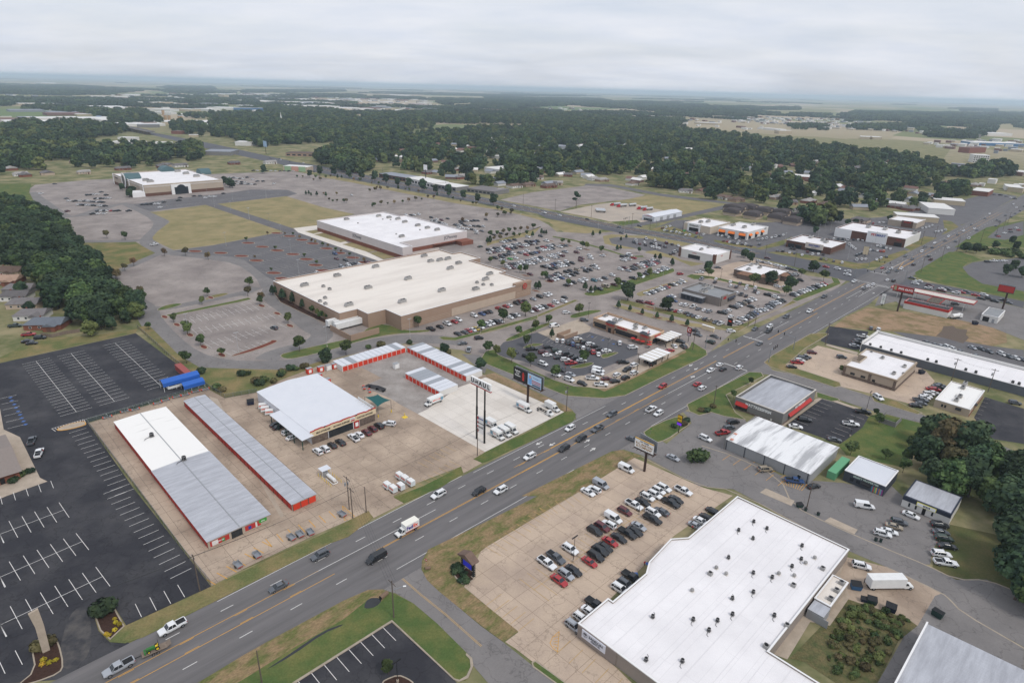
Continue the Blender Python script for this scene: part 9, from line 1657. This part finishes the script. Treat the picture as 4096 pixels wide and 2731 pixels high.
fence('green chain-link fence between church lot and storage yard',[(-188.8,295.9),(-149.9,256.2),(-124,231.9),(-153.6,200.6),(-115,162.9),(-85.2,133.7),(-73.3,122.8)]);fence('chain-link fence behind the showroom',[(-124,231.9),(-113.2,223),(-102.5,228.6)],1.8);fence('weathered board fence beside the brick ranch house',[(-227.4,281.8),(-221.2,280.6),(-218.1,285),(-210.8,289.8)],1.8,'board_fence',WOODF)
SAIL = mat('shade_cloth',srgb(36,88,88),.9)
o = thing('shade_sail','dark green shade sail on yellow-footed posts by the showroom','shade sail',on_st(116.8,188.8),S45);b = MB();n = 8;cz = {(-1,1): 5.2,(1,1): 4.4,(1,-1): 5.2,(-1,-1): 4.4}
def sp(u,v):
 pin = 1-.16*(1-u*u)*abs(v)-.0;pin2 = 1-.16*(1-v*v)*abs(u);z = sum(cz[a,c]*(1+a*u)*(1+c*v)/4 for a in (-1,1) for c in (-1,1));return (u*2.9*pin2,v*4.4*pin,z)
for i in range(n):
 for j in range(n): b.face([sp(-1+2*a/n,-1+2*c/n) for a,c in ((i,j),(i+1,j),(i+1,j+1),(i,j+1))])
b.build('cloth',SAIL,o)
for (a,c),z in cz.items(): MB().cone(a*2.95,c*4.45,0,z+.1,.08,.07,8).build('post',DGREY,o);MB().cone(a*2.95,c*4.45,0,1.1,.2,.2,8).build('yellow_sleeve',JY,o)
o = thing('propane_station','white propane tank with small roof and yellow bollards','tank',on_st(79.8,160),S45);b = MB();b.tube((0,1.2,1.2),(0,-3.2,1.2),.55,12);b.build('tank',BOXW,o);MB().box(-1.6,1.6,1.6,4.4,2.6,2.75).build('shelter_roof',METALW,o);b = MB();b.box(-.9,.9,-3.6,-3.45,.2,.4);b.box(-.9,-.75,-3.6,1,.2,.4);b.box(.75,.9,-3.6,1,.2,.4);b.build('skid',LIGHTT,o);MB().box(-.8,.8,2,3.4,0,1.6).build('cabinet',GREYM,o)
for x in (-1.4,1.4):
 for y in (1.8,4.2): MB().box(x-.05,x+.05,y-.05,y+.05,0,2.6).build('shelter_post',LIGHTT,o)
for k in range(7):
 for x in (-1.8,1.8): MB().cone(x,-3.8+k*1.3,0,1.1,.08,.08,6).build('bollard',JY,o)
o = thing('loading_ramp','long black folded steel loading ramp on the gravel','ramp',on_st(126.5,205.5),R(-30));b = MB();b.hexa([(-5,-1,.5),(1,-1,1.3),(1,1,1.3),(-5,1,.5)],[(-5,-1,.6),(1,-1,1.4),(1,1,1.4),(-5,1,.6)]);b.hexa([(1,-1,1.3),(5,-1,1.0),(5,1,1.0),(1,1,1.3)],[(1,-1,1.4),(5,-1,1.1),(5,1,1.1),(1,1,1.4)]);b.build('deck',BLACK,o)
for x in (-3,1,4.5): MB().box(x-.1,x+.1,-.9,.9,0,1.0).build('leg',BLACK,o)
o = thing('yellow_bollard_base','yellow bollard on a square yellow base by the showroom','bollard',(*[(-39.9,211.4)][0],.07),S45);MB().box(-.9,.9,-.9,.9,0,.12).build('base',JY,o);MB().cone(.2,.3,.12,1.6,.12,.12,8).build('post',JY,o)
for i,pp in enumerate([(60.7,295.4),(62.7,293.4),(64.8,291.6),(68.2,291.5),(67.4,287.7)]):
 o = thing('patio_umbrella',f'{ordinal(i+1)} red patio umbrella from the left at the chicken restaurant','umbrella',(*pp,.1),0,'red patio umbrellas');MB().cone(0,0,0,2.3,.04,.04,6).build('pole',STEEL,o);MB().cone(0,0,2.0,2.5,1.35,.05,8).build('canopy',REDM,o);MB().cone(0,0,.65,.72,.6,.6,10).build('table',BLACK,o)
o = thing('flag','striped red, white and blue flag on a pole by the chicken restaurant','flag',(*[(66.8,287.6)][0],.1),S45);MB().cone(0,0,0,9.5,.07,.05,6).build('pole',STEEL,o)
for k in range(7): MB().box(-1.8,0,-.02,.02,8.0+k*.18,8.18+k*.18).build('stripe',(REDT,LIGHTT)[k % 2],o)
MB().box(-.8,0,-.03,.03,8.7,9.3).build('canton',NAVY,o)
for lb,a,r_ in (('concrete culvert pipe at the ditch corner',[(-30.5,119.9),(-29.2,121.8)],.55),('concrete culvert mouth on the side road verge',[(-21,130.5),(-19.6,130.8)],.4)): o = thing('culvert',lb,'pipe',(*a[0],.1),ang(*a));b = MB();b.tube((0,0,.3),(dist(*a),0,.3),r_,12);b.build('pipe',mat('rust_pipe',srgb(120,100,84),.9),o);MB().tube((-.03,0,.3),(.1,0,.3),r_*.8,12).build('opening',BLACK,o)
def bed(p,a,c,rz,kerb): 
 q = [(p[0]+a*math.cos(t)*math.cos(rz)-c*math.sin(t)*math.sin(rz),p[1]+a*math.cos(t)*math.sin(rz)+c*math.sin(t)*math.cos(rz)) for t in [i*math.pi/5 for i in range(10)]];island('mulch_island',q,MULCH,True,0,kw=.45)
for pp in [(-234,452),(-214,449),(-196,442),(-181,431),(-207,482),(-192,471),(-177,461),(-162,451),(-148,438),(-137,423),(-143,471),(-158,486),(-170,497),(-184,509),(-130,458),(-117,446),(-158,401),(-148,389),(-128,410),(-198,519),(-105,434)]: bed(pp,5.4,3.3,R(-8),1)
for pp in [(-184,313),(-172,302),(-158.8,288.6),(-145.3,274.1),(-132.9,265.2),(-141,335),(-128,323),(-115,305),(-175,347)]: bed(pp,3.4,1.6,R(-45),1)
for pp in [(39,509),(44,502),(57,490),(69,477),(-7,427),(8,411),(23,398),(14,377),(30,517),(80,351),(72,339),(81,333),(87,327),(93,321)]: bed(pp,3.6,1.4,R(-35),1)
island('mulch_island',[(-128.7,264.8),(-122.9,272.7),(-117.1,282.5),(-117.4,285),(-114.3,284.8),(-113.6,282),(-119.2,272.2),(-126.9,263.9)],MULCH,True,1);island('mulch_island',[(-143,359),(-133,342),(-114,324),(-94,306),(-94,310),(-103,323),(-121,338),(-144,365)],BMULCH,True,0);island('mulch_island',[(-14.3,129.8),(-10.6,124.6),(-7,128.3),(-9.9,131.8),(-12.5,132.2)],BMULCH,True,1)
# ------------------------------------------------------------------ people
def person_mesh():
 """one continuous skinned figure, standing"""
 V = [(0,0,.95),(0,0,1.2),(0,0,1.42),(0,0,1.52),(0,0,1.66),(.09,0,.88),(.1,.03,.48),(.1,-.01,.08),(.1,.12,.03),(-.09,0,.88),(-.1,-.03,.48),(-.1,-.06,.08),(-.1,.08,.03),(.19,0,1.4),(.25,-.02,1.12),(.25,.1,.9),(-.19,0,1.4),(-.25,-.02,1.12),(-.25,.08,.9)]
 E = [(0,1),(1,2),(2,3),(3,4),(0,5),(5,6),(6,7),(7,8),(0,9),(9,10),(10,11),(11,12),(2,13),(13,14),(14,15),(2,16),(16,17),(17,18)]
 rad = [.13,.14,.15,.06,.1,.09,.065,.05,.04,.09,.065,.05,.04,.065,.05,.04,.065,.05,.04]
 me = bpy.data.meshes.new('body');me.from_pydata(V,E,[]);o = bpy.data.objects.new('body',me);C.objects.link(o);md = o.modifiers.new('skin','SKIN')
 for i,r_ in enumerate(rad): me.skin_vertices[0].data[i].radius = (r_,r_*.85)
 me.skin_vertices[0].data[0].use_root = True;o.modifiers.new('sub','SUBSURF').levels = 1
 dg = bpy.context.evaluated_depsgraph_get();dg.update();out = bpy.data.meshes.new_from_object(o.evaluated_get(dg));bpy.data.objects.remove(o);return out
PM = person_mesh();SKIN = mat('skin',srgb(170,130,108),.7);JEANS = mat('dark_trousers',srgb(44,48,58),.9)
for lb,pp,c in (('person in red walking beside the strip mall',[(36.8,134.1)][0],(180,44,44)),('person in grey standing behind the box truck',[(93.2,130)][0],(110,104,104)),('person in pale shirt crossing the restaurant lot',[(27.5,280.8)][0],(200,206,214)),('person in red directing cars at the restaurant lot',[(24.3,259.3)][0],(176,60,56)),('person in red beside the white pickup at the church',[(-155.2,180.2)][0],(150,50,56)),('person in red at the corner of the strip mall',[(53.4,149.4)][0],(176,40,44))):
 me = PM.copy();me.materials.clear()
 for m_ in (mat('shirt_%d_%d_%d' % c,srgb(*c),.9),JEANS,SKIN): me.materials.append(m_)
 for f in me.polygons: z = f.center.z;f.material_index = 1 if z < .92 else (2 if z > 1.47 else 0)
 o = put('person',me,None,(*pp,.06),rnd.random()*6);tag(o,lb,'person')

# ------------------------------------------------------------------ haze over the plain
def haze_material():
 m = bpy.data.materials.new('haze');m.use_nodes = True;t = m.node_tree;t.nodes.clear()
 o = t.nodes.new('ShaderNodeOutputMaterial');v = t.nodes.new('ShaderNodeVolumePrincipled');v.inputs['Color'].default_value = (0.70,0.85,1.0,1);v.inputs['Density'].default_value = 0.000085;v.inputs['Anisotropy'].default_value = 0.2
 t.links.new(v.outputs[0],o.inputs['Volume']);return m
hz = MB().box(-45000,45000,-400,43000,-1,150).build('haze',haze_material());tag(hz,kind='stuff')
